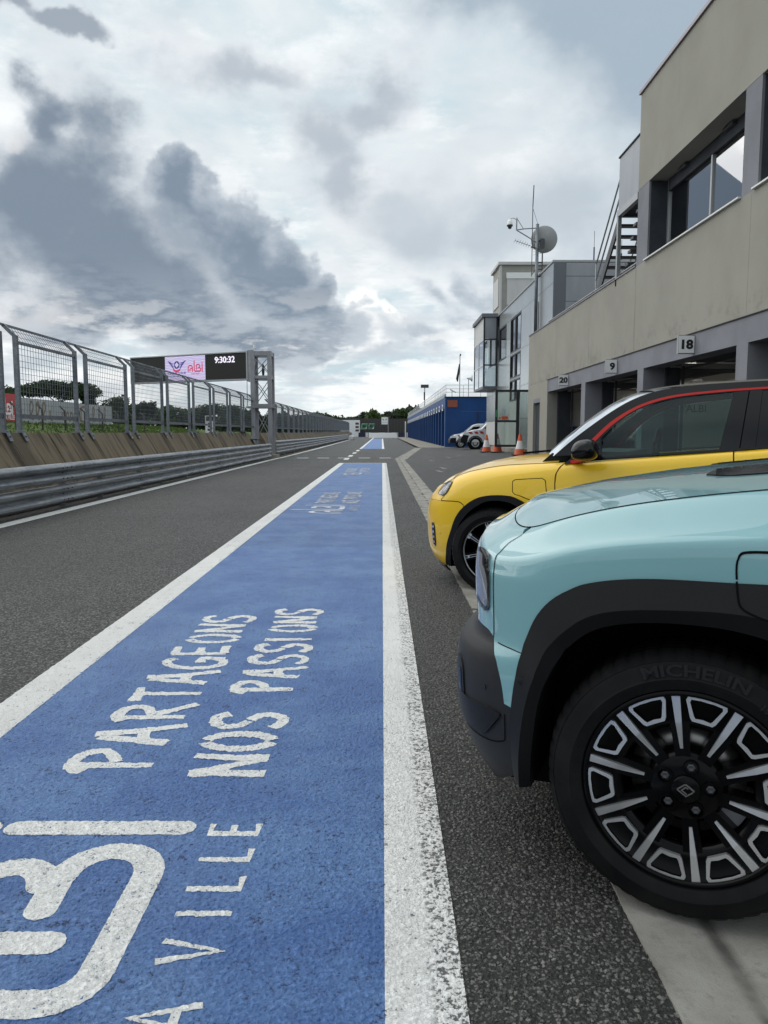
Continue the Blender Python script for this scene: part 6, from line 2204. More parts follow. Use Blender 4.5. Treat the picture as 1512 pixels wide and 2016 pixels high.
def build_teal():
    sk = S4
    root = car_root('teal_car', 'pale turquoise electric hatchback with black cladding, nose to the gutter, nearest the camera', (1.0972884, 2.5483051, .00047), 24, 3)
    X = lambda pts: sk.inv(pts)
    te = sk.tv[-2]
    tm = sk.tv[-1]
    # key lines in (s,t)
    shut = spl(X([(-.427, .939), (-.464, .916), (-.484, .891), (-.490, .853), (-.492, .769), (-.495, .664)]))
    fbot = spl(X([(-.495, .664), (-.500, .668), (-.527, .680), (-.587, .679)]))
    s_h = shut[0][0]
    clad_out = X([(-.434, .492), (-.422, .531), (-.414, .585), (-.397, .645), (-.382, .700), (-.359, .745), (-.316, .797), (-.251, .836), (-.164, .856), (-.047, .862), (.065, .858), (.179, .855), (.30, .850), (.36, .80), (.40, .70), (.42, .55), (.425, .40), (.43, .30)])
    clad_out = [(clad_out[0][0], 0)] and clad_out
    low = X([(-.434, .30), (-.434, .40)])
    clad_o = spl(low + clad_out, 4)
    crease = spl(X([(-.408, .285), (-.403, .38), (-.390, .47), (-.375, .54), (-.357, .585), (-.340, .632), (-.321, .672), (-.29, .712), (-.25, .745), (-.20, .775), (-.12, .788), (-.047, .791), (.04, .793), (.12, .791), (.22, .770), (.30, .715), (.345, .62), (.365, .50), (.37, .40), (.375, .30)]), 4)
    lip = spl(X([(-.392, .275), (-.383, .37), (-.373, .44), (-.362, .50), (-.350, .548), (-.325, .605), (-.292, .655), (-.262, .692), (-.229, .719), (-.19, .738), (-.12, .752), (-.047, .757), (.03, .755), (.10, .750), (.19, .728), (.27, .680), (.315, .60), (.335, .50), (.34, .40), (.345, .29)]), 4)
    npt = 90
    def even(c):
        A = np.array(c)
        d = np.concatenate([[0], np.cumsum(np.linalg.norm(np.diff(A, axis=0), axis=1))])
        u = np.linspace(0, d[-1], npt)
        B = np.stack([np.interp(u, d, A[:, 0]), np.interp(u, d, A[:, 1])], 1)
        for _ in range(14):
            B[1:-1] = B[1:-1] * .5 + (B[:-2] + B[2:]) * .25
        return [tuple(q) for q in B]
    co, cr, li = even(clad_o), even(crease), even(lip)
    # --- fascia (turquoise nose piece) : from centre round to the shut line
    tbot = fbot[-1][1]
    hood_front = [(s, te) for s in np.linspace(0, s_h - .02, 14)]
    sA = shut[0]
    fas = [(0, tbot)] + [(s, tbot) for s in np.linspace(.1, fbot[-1][0] - .02, 6)] + fbot[::-1] + shut[::-1][1:] + [(s_h - .03, te - .012)] + hood_front[::-1]
    panel(sk, 'nose_panel', fas, 'car_teal', root, one=True, flange=.008)
    # --- fender
    sD = sk.s_at_x(.56, .6)
    tri_low = X([(-.434, .492)])[0]
    door_s = [sk.s_at_x(.56, t) for t in np.linspace(.2, te, 8)]
    idx = [i for i, p in enumerate(co) if p[1] >= tri_low[1] - .002 and p[0] <= sk.s_at_x(.18, .6)]
    i0 = min(idx)
    arch_back = [p for p in co[i0:]]
    front_tri = spl(X([(-.455, .500), (-.461, .548), (-.477, .608), (-.495, .664)]), 5)
    zl = co[-1]
    fen = front_tri + shut[::-1][1:] + [(s, te) for s in np.linspace(s_h + .015, door_s[-1], 26)] + [(s, t) for s, t in zip(door_s[::-1][1:], np.linspace(.2, te, 8)[::-1][1:])] + [(co[-1][0] + .01, zl[1])] + arch_back[::-1]
    fen_ok = [fen[0]]
    for p in fen[1:]:
        if (p[0] - fen_ok[-1][0]) ** 2 + (p[1] - fen_ok[-1][1]) ** 2 > 1e-6:
            fen_ok.append(p)
    panel(sk, 'fender', fen_ok, 'car_teal', root, h=.014, flange=.010)
    # --- bumper, black, with body kept flush below the fascia
    bt = [(0, tbot)] + [(s, tbot) for s in np.linspace(.1, fbot[-1][0] - .02, 6)] + fbot[::-1]
    bump_edge = front_tri[::-1][1:] + [tri_low] + [p for p in co[:i0][::-1]]
    tb0 = co[0][1]
    bum = [(0, .02), (0, tbot)] + bt[1:] + bump_edge + [(co[0][0] - .06, tb0 - .03), (co[0][0] - .25, .03)]
    panel(sk, 'front_bumper', bum, 'bumper_plastic', root, one=True, off=-.0005, flange=.012)
    # lower insert panel, proud, with its own edge
    ins = spl(X([(-.581, .470), (-.540, .474), (-.492, .475), (-.468, .468)]), 3) + spl(X([(-.468, .462), (-.519, .398), (-.55, .388), (-.63, .386)]), 3)
    panel(sk, 'bumper_insert', ins + [(.05, ins[-1][1]), (.05, ins[0][1])], 'car_plastic', root, off=.006, flange=.010, sides=(1, -1))
    seam(sk, 'bumper_crease', spl(X([(-.455, .471), (-.457, .408), (-.468, .390), (-.527, .375), (-.62, .372)]), 4), .004, 'car_seam', root)
    # fog lamp surround on the nose side
    fog = X([(-.655, .555), (-.640, .575), (-.620, .560), (-.612, .52), (-.612, .42), (-.622, .385), (-.640, .380), (-.652, .41)])
    panel(sk, 'fog_surround', spl(fog + [fog[0]], 4)[:-1], 'car_plastic', root, off=.004, flange=.016, h=.012)
    fl2 = X([(-.640, .535), (-.628, .540), (-.622, .52), (-.622, .44), (-.632, .425), (-.640, .45)])
    panel(sk, 'fog_lamp', spl(fl2 + [fl2[0]], 3)[:-1], 'alloy_black', root, off=.0055, flange=.004, h=.012)
    # --- headlight
    hl = X([(-.585, .885), (-.552, .890), (-.526, .884), (-.512, .868), (-.507, .834), (-.510, .761), (-.515, .742), (-.526, .735), (-.540, .738), (-.575, .752)])
    hs = spl(hl, 4)
    hlp = hs + [(.10, hs[-1][1]), (.10, hs[0][1])]
    panel(sk, 'headlight', hlp, 'glass_lamp', root, off=.004, flange=.006, h=.014)
    panel(sk, 'headlight_housing', hlp, 'lamp_inner', root, off=.0015, flange=.002, h=.02)
    seam(sk, 'headlight_rim', hs, .012, 'car_black', root, off=.0052)
    lens = X([(-.580, .83), (-.53, .80), (-.521, .765), (-.535, .752), (-.58, .765)])
    panel(sk, 'headlight_lens', lens, 'lamp_lens', root, off=.0025, flange=.002)
    drk = X([(-.548, .882), (-.528, .876), (-.517, .86), (-.513, .80), (-.53, .845)])
    panel(sk, 'headlight_mask', drk, 'car_black', root, off=.003, flange=.002)
    # --- cladding and liner
    arch_strip(sk, 'arch_cladding', [co, cr, li], [.007, .022, -.004], 'car_plastic', root, inner=.34)
    # --- panel gaps
    seam(sk, 'panel_gap', shut, .0042, 'car_seam', root)
    seam(sk, 'panel_gap', [(s, te) for s in np.linspace(0, door_s[-1], 60)], .0045, 'car_seam', root)
    seam(sk, 'panel_gap', X([(-.477, .655), (-.43, .650), (-.397, .645)]), .0025, 'car_seam', root)
    seam(sk, 'panel_gap', list(zip(door_s, np.linspace(.2, te, 8))), .006, 'car_seam', root)
    # charge flap: gap line on fender and cladding
    flp = spl(X([(.30, .925), (.20, .926), (.145, .927), (.122, .918), (.116, .895), (.118, .83), (.124, .805), (.147, .789), (.20, .772), (.30, .755)]), 4)
    ring = spl(X([(.20, .926), (.145, .927), (.122, .918), (.116, .895), (.116, .865)]), 4)
    seam(sk, 'charge_flap_gap', ring, .0045, 'car_seam', root, off=.0015, sides=(1,))
    t_o, t_c = X([(.12, .857)])[0][1], X([(.12, .791)])[0][1]
    # the flap continues across the cladding, which stands proud
    lowp = X([(.116, .862), (.118, .83), (.124, .806), (.147, .790), (.20, .773), (.30, .756)])
    seam(sk, 'charge_flap_gap', spl(lowp, 4), .0045, 'car_seam', root, off=lambda s_, t_: np.interp(t_, [t_c, t_o], [.0232, .0082]), sides=(1,))
    # sensors
    for (x, z, r, of) in ((-.386, .579, .015, .0145), (-.521, .527, .006, .002)):
        s0, t0 = X([(x, z)])[0]
        ci = [(s0 + r * math.cos(a), t0 + r * math.sin(a)) for a in np.linspace(0, 2 * math.pi, 16, endpoint=False)]
        panel(sk, 'parking_sensor', ci, 'car_black', root, off=of, flange=.006, h=.006)
    # --- hood: from the shut line inwards
    nS, nK = 70, 26
    ss = np.concatenate([np.linspace(0, s_h, 22), np.linspace(s_h, door_s[-1], 49)[1:]])
    E = sk.F(ss, np.full(len(ss), te))
    E0 = sk.F(ss, np.full(len(ss), te - .004))
    xc = np.interp(ss, [0, s_h, door_s[-1]], [E[0, 0], E[0, 0] + .14, .66])
    zc = ip(xc, [-.62, -.5, -.4, -.276, -.027, .22, .6, 1.0], [.985, 1.012, 1.032, 1.053, 1.080, 1.098, 1.118, 1.13])
    zc = np.where(ss < 1e-6, E[:, 2], zc)
    zc = np.maximum(zc, E[:, 2])
    P = np.zeros((len(ss), nK, 3))
    for j, k in enumerate(np.linspace(0, 1, nK)):
        kk = 1 - (1 - k) ** 2.0
        P[:, j, 0] = E[:, 0] + (xc - E[:, 0]) * k
        P[:, j, 1] = E[:, 1] * (1 - k)
        P[:, j, 2] = E[:, 2] + (zc - E[:, 2]) * kk + .001
    full = np.concatenate([P, (P * np.array([1, -1, 1]))[:, ::-1][:, 1:]], 1)
    full = full * np.array([1, -1, 1])
    grid_patch('hood', full, 'car_teal', root, flip=False)
    # hood vent, black mesh
    def hz(x, y):
        d = ((P[:, :, 0] - x) ** 2 + (P[:, :, 1] - y) ** 2).ravel()
        k = np.argpartition(d, 6)[:6]
        w_ = 1 / (d[k] + 1e-5)
        return float((P[:, :, 2].ravel()[k] * w_).sum() / w_.sum())
    vp = spl([(.045, .385), (.085, .24), (.20, .225), (.36, .27), (.27, .465), (.12, .475), (.045, .385)], 4)[:-1]
    vv, vf, _ = tri_poly(vp, .03)
    for sd in (1, -1):
        MB().add([(x, -sd * y, hz(x, y) + .004) for x, y in vv] + [(x, -sd * y, hz(x, y) - .01) for x, y in vv],
                 [t for t in vf] + [(b, a, a + len(vv), b + len(vv)) for a, b in boundary_loops(vf)]).build('hood_vent', M['car_plastic'], root, local=True)
        mb = MB()
        for i in range(9):
            x = .085 + i * .025
            mb.bar((x, -sd * .255, hz(x, .255) + .0042), (x + .02, -sd * .445, hz(x, .445) + .0042), .004, .002)
        for j in range(9):
            y = .255 + j * .024
            mb.bar((.07, -sd * y, hz(.07, y) + .0042), (.28, -sd * y, hz(.28, y) + .0042), .004, .002)
        mb.build('vent_mesh', M['car_black'], root, local=True)
    # --- rear body (mostly out of frame)
    sR = sk.sv[-1]
    sB0 = door_s[0]
    ra = X([(2.624 - .43, .30), (2.624 - .42, .55), (2.624 - .36, .74), (2.624 - .2, .80), (2.624, .81), (2.624 + .2, .80), (2.624 + .36, .74), (2.624 + .42, .55), (2.624 + .43, .30)])
    t1 = .10
    s17 = sk.s_at_x(1.55, .5)
    panel(sk, 'front_door', [(door_s[0] + .004, .10), (door_s[3] + .004, .5), (door_s[-1] + .004, te), (s17, te), (s17, .10)], 'car_teal', root, h=.06)
    panel(sk, 'rear_door', [(s17 + .005, .10), (s17 + .005, te), (sk.s_at_x(2.3, .7), te)] + [(sk.s_at_x(2.3, .7), .66)] + [ra[2], ra[1], ra[0], (ra[0][0], .10)], 'car_teal', root, h=.06)
    panel(sk, 'rear_body', [(sk.s_at_x(2.3, .7) + .004, te), (sR, te), (sR, .05), (ra[-1][0], .05)] + [ra[8], ra[7], ra[6], ra[5], ra[4], ra[3], (sk.s_at_x(2.3, .7) + .004, ra[3][1])], 'car_teal', root, h=.07, one=True)
    panel(sk, 'sill', [(co[-1][0], .0), (co[-1][0], .10), (ra[0][0], .10), (ra[0][0], .0)], 'car_plastic', root, h=.08)
    zb = 1.07
    gl = dict(zb=zb, yb=.79, k=.32)
    side_poly('side_glass', [(.95, 1.09), (1.5, 1.50), (2.9, 1.50), (3.05, 1.10)], 'car_black', root, **gl)
    side_poly('pillar', [(.60, 1.06), (1.36, 1.55), (3.05, 1.55), (3.28, 1.06)], 'car_teal', root, out=-.014, thick=.02, **gl)
    U = np.linspace(0, 1, 9)
    def wpatch(nm, xa, za, ya, xb, zb_, yb_, bow, mt):
        P_ = np.zeros((9, 15, 3))
        for i, u in enumerate(U):
            for j, v in enumerate(np.linspace(-1, 1, 15)):
                P_[i, j] = (xa + (xb - xa) * u - bow * (1 - v * v), (ya + (yb_ - ya) * u) * v, za + (zb_ - za) * u + .03 * (1 - v * v) * u)
        return grid_patch(nm, P_, mt, root, flip=True)
    wpatch('windshield', .66, 1.10, .78, 1.38, 1.54, .60, .06, 'car_black')
    wpatch('roof', 1.38, 1.545, .60, 3.0, 1.545, .60, .03, 'car_teal')
    wpatch('tailgate', 3.0, 1.545, .60, 3.28, 1.08, .76, -.04, 'car_black')
    # cowl and under-tray
    MB().box(.60, .75, -.72, .72, 1.02, 1.09).build('cowl', M['car_plastic'], root, local=True)
    MB().box(-.50, 3.1, -.60, .60, .20, .30).build('under_tray', M['car_under'], root, local=True)
    MB().box(-.55, .55, -.52, .52, .3, .88).build('engine_bay', M['car_under'], root, local=True)
    MB().box(.6, 3.0, -.78, .78, .3, .95).build('cabin_floor', M['car_under'], root, local=True)
    # --- wheels
    for (x, sd) in ((0, 1), (0, -1), (2.624, 1), (2.624, -1)):
        w = make_wheel(root, x, .862, .338, .2415, .195, 'spoke10', sd, 90 + 41, .345)
        if x == 0 and sd == 1:
            arc_text('MICHELIN', .040, .284, 85, w, sd, 'tyre_letter', lambda r: .0145, .0010, 1.32)
            arc_text('195/60 R18', .022,   .272, 42, w, sd, 'tyre_letter', lambda r: .0140, .0006, 1.15)
    return root
build_teal()

# ================================================================ yellow car
PLAN5 = [(-.738, 0), (-.730, .2), (-.698, .38), (-.643, .53), (-.580, .635), (-.508, .715), (-.43, .775), (-.335, .818), (-.22, .845), (-.08, .862), (.08, .872), (.25, .876), (.45, .878), (.7, .88), (1.0, .88), (1.4, .88), (1.8, .88), (2.2, .88), (2.55, .875), (2.8, .85), (3.0, .79), (3.1, .68), (3.15, .5), (3.16, .25), (3.16, 0)]
def z5E(x, y=.7):
    return ip(x, [-.66, -.58, -.5, -.394, -.307, -.181, .101, .45, .563, .83, 1.2, 1.64, 1.85, 2.6, 3.2], [.80, .81, .825, .862, .912, .948, .985, .985, .985, .993, 1.007, 1.016, 1.026, 1.06, 1.06]) + .03 * np.clip(1 - (y / .72) ** 2, 0, 1) * np.clip((-.3 - x) / .2, 0, 1)
def z5K(x, y=.7):
    return z5E(x, y) - ip(x, [-.6, -.3, .1, .5, 3], [.03, .05, .06, .05, .05])
d5E = lambda x: ip(x, [-.5, -.3, .1, .35, .55, 3], [.10, .125, .135, .10, .065, .065])
d5K = lambda x: ip(x, [-.5, -.3, .1, .5, 3], [.03, .035, .035, .025, .025])
mixd = lambda a, b, f: (lambda x: a(x) * (1 - f) + b(x) * f)
ROWS5 = [(.16, .09, .16), (.06, .06, .22), (.015, .04, .30), (.0, .022, .38), (.0, .012, .46), (.0, .006, .54), (.005, .002, .62), (.022, .0, .69), (.05, .002, .75), (.075, lambda x: d5K(x) * .35, lambda x, y: z5K(x, y) * .5 + .375), (.095, d5K, z5K),
         (.115, mixd(d5K, d5E, .5), lambda x, y: (z5K(x, y) + z5E(x, y)) / 2 + .008), (.145, d5E, z5E), (.19, lambda x: d5E(x) + .05, lambda x, y: z5E(x, y) + .012)]
S5 = Skin(PLAN5, ROWS5)
def build_yellow():
    sk = S5
    root = car_root('yellow_car', 'yellow electric hatchback with black roof and red roof line, parked behind the turquoise car', (1.20058599, 6.45388897, -.0244), 25, 3)
    X = lambda pts: sk.inv(pts)
    te = sk.tv[-2]
    tm = sk.tv[-1]
    npt = 70
    def even(c):
        A = np.array(c)
        d = np.concatenate([[0], np.cumsum(np.linalg.norm(np.diff(A, axis=0), axis=1))])
        u = np.linspace(0, d[-1], npt)
        return list(zip(np.interp(u, d, A[:, 0]), np.interp(u, d, A[:, 1])))
    co = even(spl(X([(-.425, .22), (-.405, .30), (-.385, .38), (-.344, .477), (-.30, .575), (-.25, .645), (-.185, .700), (-.087, .748), (.031, .764), (.151, .757), (.225, .729), (.289, .684), (.34, .61), (.375, .52), (.395, .42), (.405, .32), (.41, .22)]), 4))
    li = even(spl(X([(-.375, .20), (-.36, .29), (-.34, .37), (-.306, .448), (-.262, .54), (-.21, .605), (-.153, .655), (-.06, .708), (.035, .724), (.13, .712), (.19, .688), (.245, .648), (.292, .58), (.325, .50), (.34, .41), (.35, .31), (.355, .21)]), 4))
    arch_strip(sk, 'arch_cladding', [co, li], [.008, .004], 'car_plastic', root, inner=.36)
    sd0 = [sk.s_at_x(x, t) for x, t in zip(np.interp(np.linspace(.15, te, 9), [.15, .55, .70, .80, te], [.50, .49, .485, .50, .56]), np.linspace(.15, te, 9))]
    dl = list(zip(sd0, np.linspace(.15, te, 9)))
    nose = X([(-.323, .862), (-.356, .796), (-.425, .723)])
    bsm = X([(-.425, .723), (-.36, .722), (-.30, .721), (-.247, .714), (-.214, .690)])
    # bumper + nose in yellow
    icut = min(range(len(co)), key=lambda i: abs(co[i][0] - bsm[-1][0]) + abs(co[i][1] - bsm[-1][1]))
    bum = [(0, .05)] + [(0, nose[-1][1])] + [(s, nose[-1][1]) for s in np.linspace(.08, bsm[0][0] - .03, 5)] + bsm + co[:icut][::-1] + [(co[0][0] - .02, .05)]
    panel(sk, 'front_bumper', bum, 'car_yellow', root, one=True, off=.0, h=.022)
    # upper nose between bumper and hood, with the lamps let in
    hf = [(s, te) for s in np.linspace(0, sk.s_at_x(-.33, te), 12)]
    upn = [(0, nose[-1][1] + .002)] + [(s, nose[-1][1] + .002) for s in np.linspace(.08, bsm[0][0] - .03, 5)] + [nose[2], nose[1], nose[0]] + hf[::-1]
    panel(sk, 'nose_panel', upn, 'car_yellow', root, one=True, h=.022)
    fen = [nose[2], nose[1], nose[0]] + [(s, te) for s in np.linspace(hf[-1][0] + .02, dl[-1][0], 18)] + dl[::-1][1:] + [(co[-1][0] + .008, .15)] + co[icut:][::-1] + bsm[::-1][1:-1]
    panel(sk, 'fender', fen, 'car_yellow', root, h=.020)
    s_b = [sk.s_at_x(1.649, t) for t in (.15, te)]
    panel(sk, 'front_door', [(p[0] + .004, p[1]) for p in dl] + [(s_b[1], te), (s_b[0], .15)], 'car_yellow', root, h=.03)
    xr = 2.54
    ra = X([(xr - .41, .22), (xr - .40, .45), (xr - .33, .65), (xr - .17, .74), (xr, .76), (xr + .17, .74), (xr + .33, .65), (xr + .40, .45), (xr + .41, .22)])
    s22 = sk.s_at_x(2.25, .7)
    panel(sk, 'rear_door', [(s_b[0] + .005, .15), (s_b[1] + .005, te), (s22, te), (s22, .62), ra[2], ra[1], (ra[0][0], .15)], 'car_yellow', root, h=.05)
    sR = sk.sv[-1]
    panel(sk, 'rear_body', [(s22 + .004, te), (sR, te), (sR, .03), (ra[8][0], .03), ra[8], ra[7], ra[6], ra[5], ra[4], ra[3], (s22 + .004, ra[3][1])], 'car_yellow', root, h=.07, one=True)
    panel(sk, 'sill', [(co[-1][0], .0), (co[-1][0], .148), (ra[0][0], .148), (ra[0][0], .0)], 'car_plastic', root, h=.08)
    panel(sk, 'lower_lip', [(0, .0), (0, .055), (co[0][0] - .02, .055), (co[0][0] - .02, .0)], 'car_black', root, one=True, off=.012)
    # winglet under the bumper corner
    wl = X([(-.60, .285), (-.545, .33), (-.50, .30), (-.455, .24)])
    # lamps
    hl = X([(-.462, .770), (-.455, .80), (-.425, .845), (-.385, .862), (-.330, .866), (-.335, .84), (-.372, .780), (-.405, .762)])
    panel(sk, 'headlight', hl, 'glass_lamp', root, off=.006, flange=.008, h=.014)
    panel(sk, 'headlight_housing', hl, 'chrome', root, off=.002, flange=.002, h=.014)
    seam(sk, 'headlight_rim', hl + [hl[0]], .012, 'car_black', root, off=.007)
    bar_ = X([(-.41, .80), (-.375, .835), (-.365, .83), (-.40, .79)])
    panel(sk, 'headlight_bar', bar_, 'lamp_lens', root, off=.0045, flange=.003)
    fg = X([(-.545, .545), (-.515, .545), (-.505, .50), (-.505, .39), (-.515, .355), (-.540, .37)])
    panel(sk, 'fog_surround', fg, 'car_black', root, off=.004, flange=.01)
    for z in (.385, .425, .465, .505):
        q = X([(-.535, z), (-.512, z), (-.512, z + .018), (-.535, z + .018)])
        panel(sk, 'fog_blade', q, 'chrome', root, off=.012, flange=.006)
    # gaps
    for pth in (nose, bsm, dl, list(zip([s_b[0], s_b[1]], [.15, te])), [(s, te) for s in np.linspace(0, dl[-1][0], 40)]):
        seam(sk, 'panel_gap', spl(pth, 4) if len(pth) < 12 else pth, .006, 'car_seam', root, sides=(1, -1))
    flap = X([(.175, .862), (.195, .874), (.300, .878), (.393, .880), (.418, .862), (.424, .80), (.428, .735), (.400, .708), (.368, .706), (.27, .738), (.191, .769), (.175, .787), (.175, .862)])
    seam(sk, 'charge_flap_gap', flap, .005, 'car_seam', root, sides=(1,))
    s0, t0 = X([(-.455, .47)])[0]
    panel(sk, 'parking_sensor', [(s0 + .011 * math.cos(a), t0 + .011 * math.sin(a)) for a in np.linspace(0, 6.283, 12, endpoint=False)], 'car_yellow', root, off=.003, flange=.004, h=.01)
    # hood
    nK = 22
    s_h = hf[-1][0]
    ss = np.concatenate([np.linspace(0, s_h, 18), np.linspace(s_h, sk.s_at_x(.50, te), 36)[1:]])
    E = sk.F(ss, np.full(len(ss), te))
    xc = np.interp(ss, [0, s_h, ss[-1]], [E[0, 0], E[0, 0] + .16, .42])
    zc = ip(xc, [-.66, -.58, -.45, -.34, -.2, 0, .2, .42], [.83, .87, .93, .97, 1.005, 1.035, 1.045, 1.05])
    zc = np.maximum(np.where(ss < 1e-6, E[:, 2], zc), E[:, 2])
    P = np.zeros((len(ss), nK, 3))
    for j, k in enumerate(np.linspace(0, 1, nK)):
        kk = 1 - (1 - k) ** 2.2
        P[:, j, 0] = E[:, 0] + (xc - E[:, 0]) * k
        P[:, j, 1] = E[:, 1] * (1 - k)
        P[:, j, 2] = E[:, 2] + (zc - E[:, 2]) * kk + .001
    full = np.concatenate([P, (P * np.array([1, -1, 1]))[:, ::-1][:, 1:]], 1) * np.array([1, -1, 1])
    grid_patch('hood', full, 'car_yellow', root)
    MB().prism([(.10, .02), (.36, .05), (.36, .20), (.10, .16)], lambda u, v: (u, -v - .08, 1.050 + .012 * (u > .2)), lambda u, v: (u, -v - .08, 1.066 + .012 * (u > .2))).build('hood_vent', M['car_black'], root, local=True)
    # cowl, wipers
    MB().prism([(.36, .99), (.52, .985), (.60, 1.045), (.44, 1.055)], lambda u, z: (u, -.72, z), lambda u, z: (u, .72, z)).build('cowl', M['car_plastic'], root, local=True)
    MB().tube([(.45, -.62, 1.07), (.50, -.30, 1.085), (.50, .1, 1.09)], .012, 6).build('wiper', M['car_black'], root, local=True)
    # glasshouse
    gl = dict(zb=1.0, yb=.82, k=.42)
    # windscreen edge, A pillar, red strip, glass
    wind = [(.47, 1.035), (.58, 1.125), (.70, 1.215), (.86, 1.325), (1.0, 1.400)]
    apo = [(.545, 1.035), (.66, 1.125), (.79, 1.222), (.93, 1.318), (1.08, 1.390)]
    ro = [(.62, 1.035), (.656, 1.073), (.734, 1.141), (.852, 1.253), (.987, 1.338), (1.122, 1.390), (1.288, 1.421), (1.514, 1.432), (1.747, 1.434), (2.1, 1.428), (2.45, 1.40), (2.62, 1.37)]
    ri = [(.650, 1.000), (.687, 1.030), (.755, 1.105), (.865, 1.215), (.993, 1.308), (1.125, 1.364), (1.288, 1.398), (1.514, 1.411), (1.747, 1.414), (2.1, 1.408), (2.44, 1.382), (2.60, 1.355)]
    top = [(.47, 1.035), (.58, 1.130), (.70, 1.222), (.86, 1.332), (1.0, 1.408), (1.15, 1.455), (1.35, 1.478), (1.6, 1.480), (2.0, 1.47), (2.4, 1.44), (2.7, 1.395)]
    ro_, ri_ = np.array(spl(ro, 3)), np.array(spl(ri, 3))
    rm_ = [tuple(q) for q in ri_ + (ro_ - ri_) * .30]
    side_poly('window_seal', strip_between(rm_, [tuple(q) for q in ri_]), 'car_black', root, out=.001, thick=.012, h=.05, **gl)
    side_poly('roof_rail_red', strip_between([tuple(q) for q in ro_], rm_), 'car_red', root, out=.004, thick=.014, h=.05, **gl)
    side_poly('a_pillar', strip_between(spl(top, 3), spl(ro, 3)), 'car_black', root, thick=.03, h=.05, **gl)
    side_poly('mirror_sail', [(.55, .975), (.62, 1.035), (.655, 1.0), (.70, 1.04), (.80, 1.13), (.815, .995)], 'car_black', root, out=.002, h=.05, **gl)
    side_poly('belt_trim', [(.56, .975), (.70, .998), (1.2, 1.012), (1.64, 1.021), (1.86, 1.031), (2.5, 1.06), (2.5, 1.075), (1.86, 1.046), (1.64, 1.036), (1.2, 1.026), (.75, 1.01)], 'car_black', root, out=.006, h=.05, **gl)
    side_poly('b_pillar', [(1.655, 1.412), (1.745, 1.414), (1.682, 1.030), (1.563, 1.030)], 'car_black', root, out=.002, **gl)
    side_poly('b_pillar', [(1.752, 1.414), (1.828, 1.413), (1.778, 1.036), (1.689, 1.032)], 'car_black', root, out=.002, **gl)
    side_poly('pillar_seal', [(1.60, 1.03), (1.69, 1.41), (1.80, 1.41), (1.74, 1.03)], 'car_seam', root, out=-.012, thick=.004, **gl)
    side_poly('c_pillar', [(2.40, 1.05), (2.44, 1.385), (2.62, 1.36), (2.95, 1.05)], 'car_black', root, out=.0, **gl)
    g1 = [(.80, 1.008), (.815, 1.135), (.90, 1.235), (1.0, 1.308), (1.13, 1.362), (1.29, 1.396), (1.5, 1.41), (1.658, 1.411), (1.566, 1.030), (1.2, 1.020)]
    side_poly('side_glass', g1, 'glass_car', root, out=-.004, thick=.004, **gl)
    side_poly('side_glass', [(1.78, 1.036), (1.83, 1.412), (2.1, 1.407), (2.44, 1.38), (2.40, 1.06)], 'car_black', root, out=-.004, thick=.004, **gl)
    side_poly('quarter_glass', [(.69, 1.035), (.80, 1.13), (.795, 1.01), (.72, 1.005)], 'car_black', root, out=-.003, thick=.004, **gl)
    # windscreen, roof, tail
    m = 21
    top_s = spl(top, 3)
    iw = [i for i, p in enumerate(top_s) if p[0] <= 1.16]
    Wp = np.zeros((len(iw), m, 3))
    for i in iw:
        x, z = top_s[i]
        yy = abs(side_pt(x, z, 1, **gl)[1])
        for j, v in enumerate(np.linspace(-1, 1, m)):
            Wp[i, j] = (x - .17 * (1 - v * v), yy * v, z + .026 * (1 - v * v))
    grid_patch('windshield', Wp, 'glass_car', root, flip=True)
    ir = list(range(iw[-1], len(top_s)))
    Rp = np.zeros((len(ir), m, 3))
    for q, i in enumerate(ir):
        x, z = top_s[i]
        yy = abs(side_pt(x, z, 1, **gl)[1])
        for j, v in enumerate(np.linspace(-1, 1, m)):
            Rp[q, j] = (x - .17 * (1 - v * v) * max(0, 1 - q / 6), yy * v, z + .030 * (1 - v ** 4))
    grid_patch('roof', Rp, 'car_black', root, flip=True)
    Tp = np.zeros((6, m, 3))
    for q, u in enumerate(np.linspace(0, 1, 6)):
        for j, v in enumerate(np.linspace(-1, 1, m)):
            Tp[q, j] = (2.70 + .36 * u + .03 * (1 - v * v), (.63 + .14 * u) * v, 1.395 - .36 * u + .03 * (1 - v ** 4) * (1 - u))
    grid_patch('tailgate', Tp, 'car_black', root, flip=True)
    # mirror on an arm
    mc = Vector((.735, -.985, 1.070))
    vs, fs = [], []
    nu, nv = 18, 12
    for i in range(nv + 1):
        b = math.pi * i / nv - math.pi / 2
        for j in range(nu):
            a = 2 * math.pi * j / nu
            e1 = lambda c: math.copysign(abs(c) ** .72, c)
            x, y_, z = e1(math.cos(b)) * e1(math.cos(a)) * .085, e1(math.cos(b)) * e1(math.sin(a)) * .115, e1(math.sin(b)) * .072
            if x < 0:
                x *= 1.15 - .25 * (z / .08)
            vs.append((mc.x + x, mc.y + y_, mc.z + z))
    for i in range(nv):
        for j in range(nu):
            fs.append((i * nu + j, i * nu + (j + 1) % nu, (i + 1) * nu + (j + 1) % nu, (i + 1) * nu + j))
    for sd in (1, -1):
        mo = MB().add([(v[0], sd * v[1], v[2]) for v in vs], fs).build('door_mirror', M['car_black'], root, local=True, smooth=True)
        MB().bar((.60, -sd * .80, .985), (.74, -sd * .93, 1.005), .05, .022).build('mirror_arm', M['car_red'], mo, local=True)
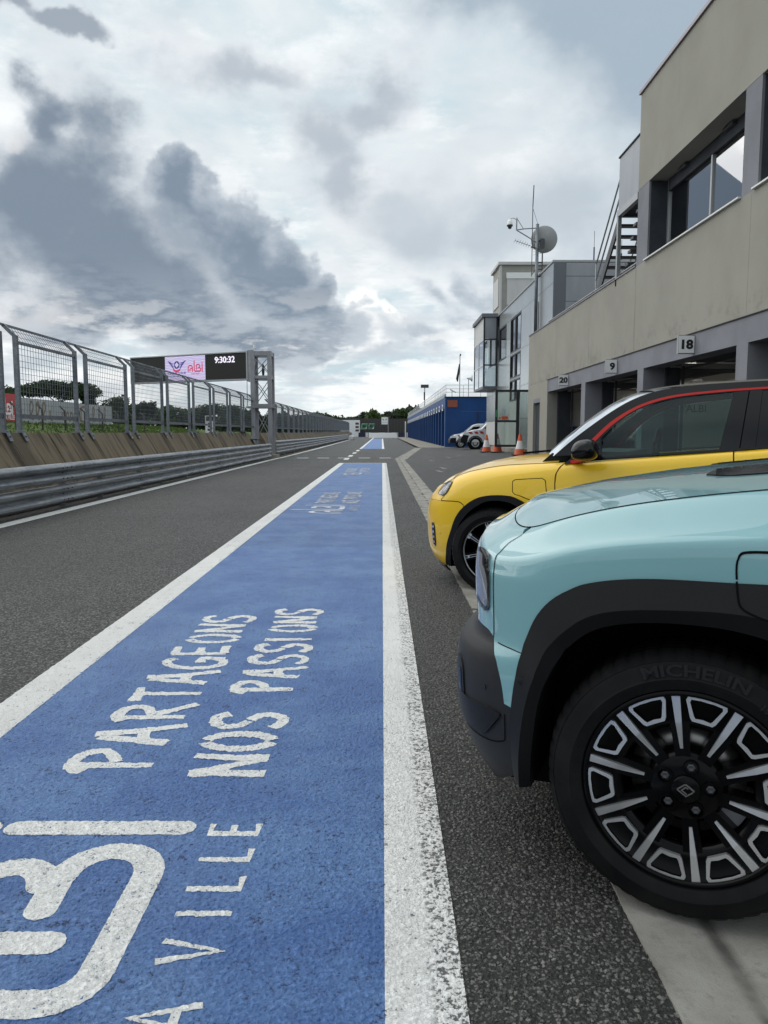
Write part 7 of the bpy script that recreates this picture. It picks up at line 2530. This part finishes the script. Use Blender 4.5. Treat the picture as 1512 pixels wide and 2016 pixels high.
    # interior
    for sy in (-.36, .36):
        MB().prism([(1.55, .55), (1.60, .9), (1.74, 1.22), (1.84, 1.22), (1.80, .9), (1.76, .55)], lambda u, z: (u, sy - .22, z), lambda u, z: (u, sy + .22, z)).build('seat_back', M['seat_fabric'], root, local=True)
        MB().prism([(1.10, .55), (1.06, .68), (1.16, .74), (1.7, .66), (1.7, .50)], lambda u, z: (u, sy - .24, z), lambda u, z: (u, sy + .24, z)).build('seat_cushion', M['seat_fabric'], root, local=True)
        MB().prism([(1.74, 1.22), (1.73, 1.36), (1.79, 1.40), (1.86, 1.36), (1.85, 1.22)], lambda u, z: (u, sy - .13, z), lambda u, z: (u, sy + .13, z)).build('headrest', M['seat_fabric'], root, local=True)
    MB().prism([(.55, .80), (.50, 1.00), (.62, 1.06), (.95, 1.04), (1.00, .95), (.92, .70)], lambda u, z: (u, -.70, z), lambda u, z: (u, .70, z)).build('dashboard', M['seat_fabric'], root, local=True)
    sw = MB()
    pts = []
    for k in range(29):
        a = 2 * math.pi * k / 28
        pts.append((1.12 + .06 * math.sin(a) * .5, -.36 + .18 * math.cos(a), 1.02 + .17 * math.sin(a)))
    sw.tube(pts, .016, 7, cap=False).bar((1.08, -.36, 1.02), (1.12, -.20, 1.02), .03).bar((1.08, -.36, 1.02), (1.12, -.52, 1.02), .03)
    sw.build('steering_wheel', M['car_plastic'], root, local=True)
    MB().box(.95, 2.3, -.74, .74, .30, .50).build('cabin_floor', M['car_under'], root, local=True)
    MB().box(-.45, .5, -.50, .50, .25, .78).build('engine_bay', M['car_under'], root, local=True)
    MB().box(-.45, 2.9, -.58, .58, .18, .26).build('under_tray', M['car_under'], root, local=True)
    MB().box(2.2, 2.6, -.66, .66, .5, 1.15).build('rear_seat', M['seat_fabric'], root, local=True)
    for (x, sd) in ((0, 1), (0, -1), (2.54, 1), (2.54, -1)):
        w = make_wheel(root, x, .842, .335, .2405, .195, 'slim', sd, 11)
        if x == 0 and sd == 1:
            arc_text('EcoContact', .034, .282, 80, w, sd, 'tyre_letter', lambda r: .0145, .001, 1.1)
    return root
build_yellow()
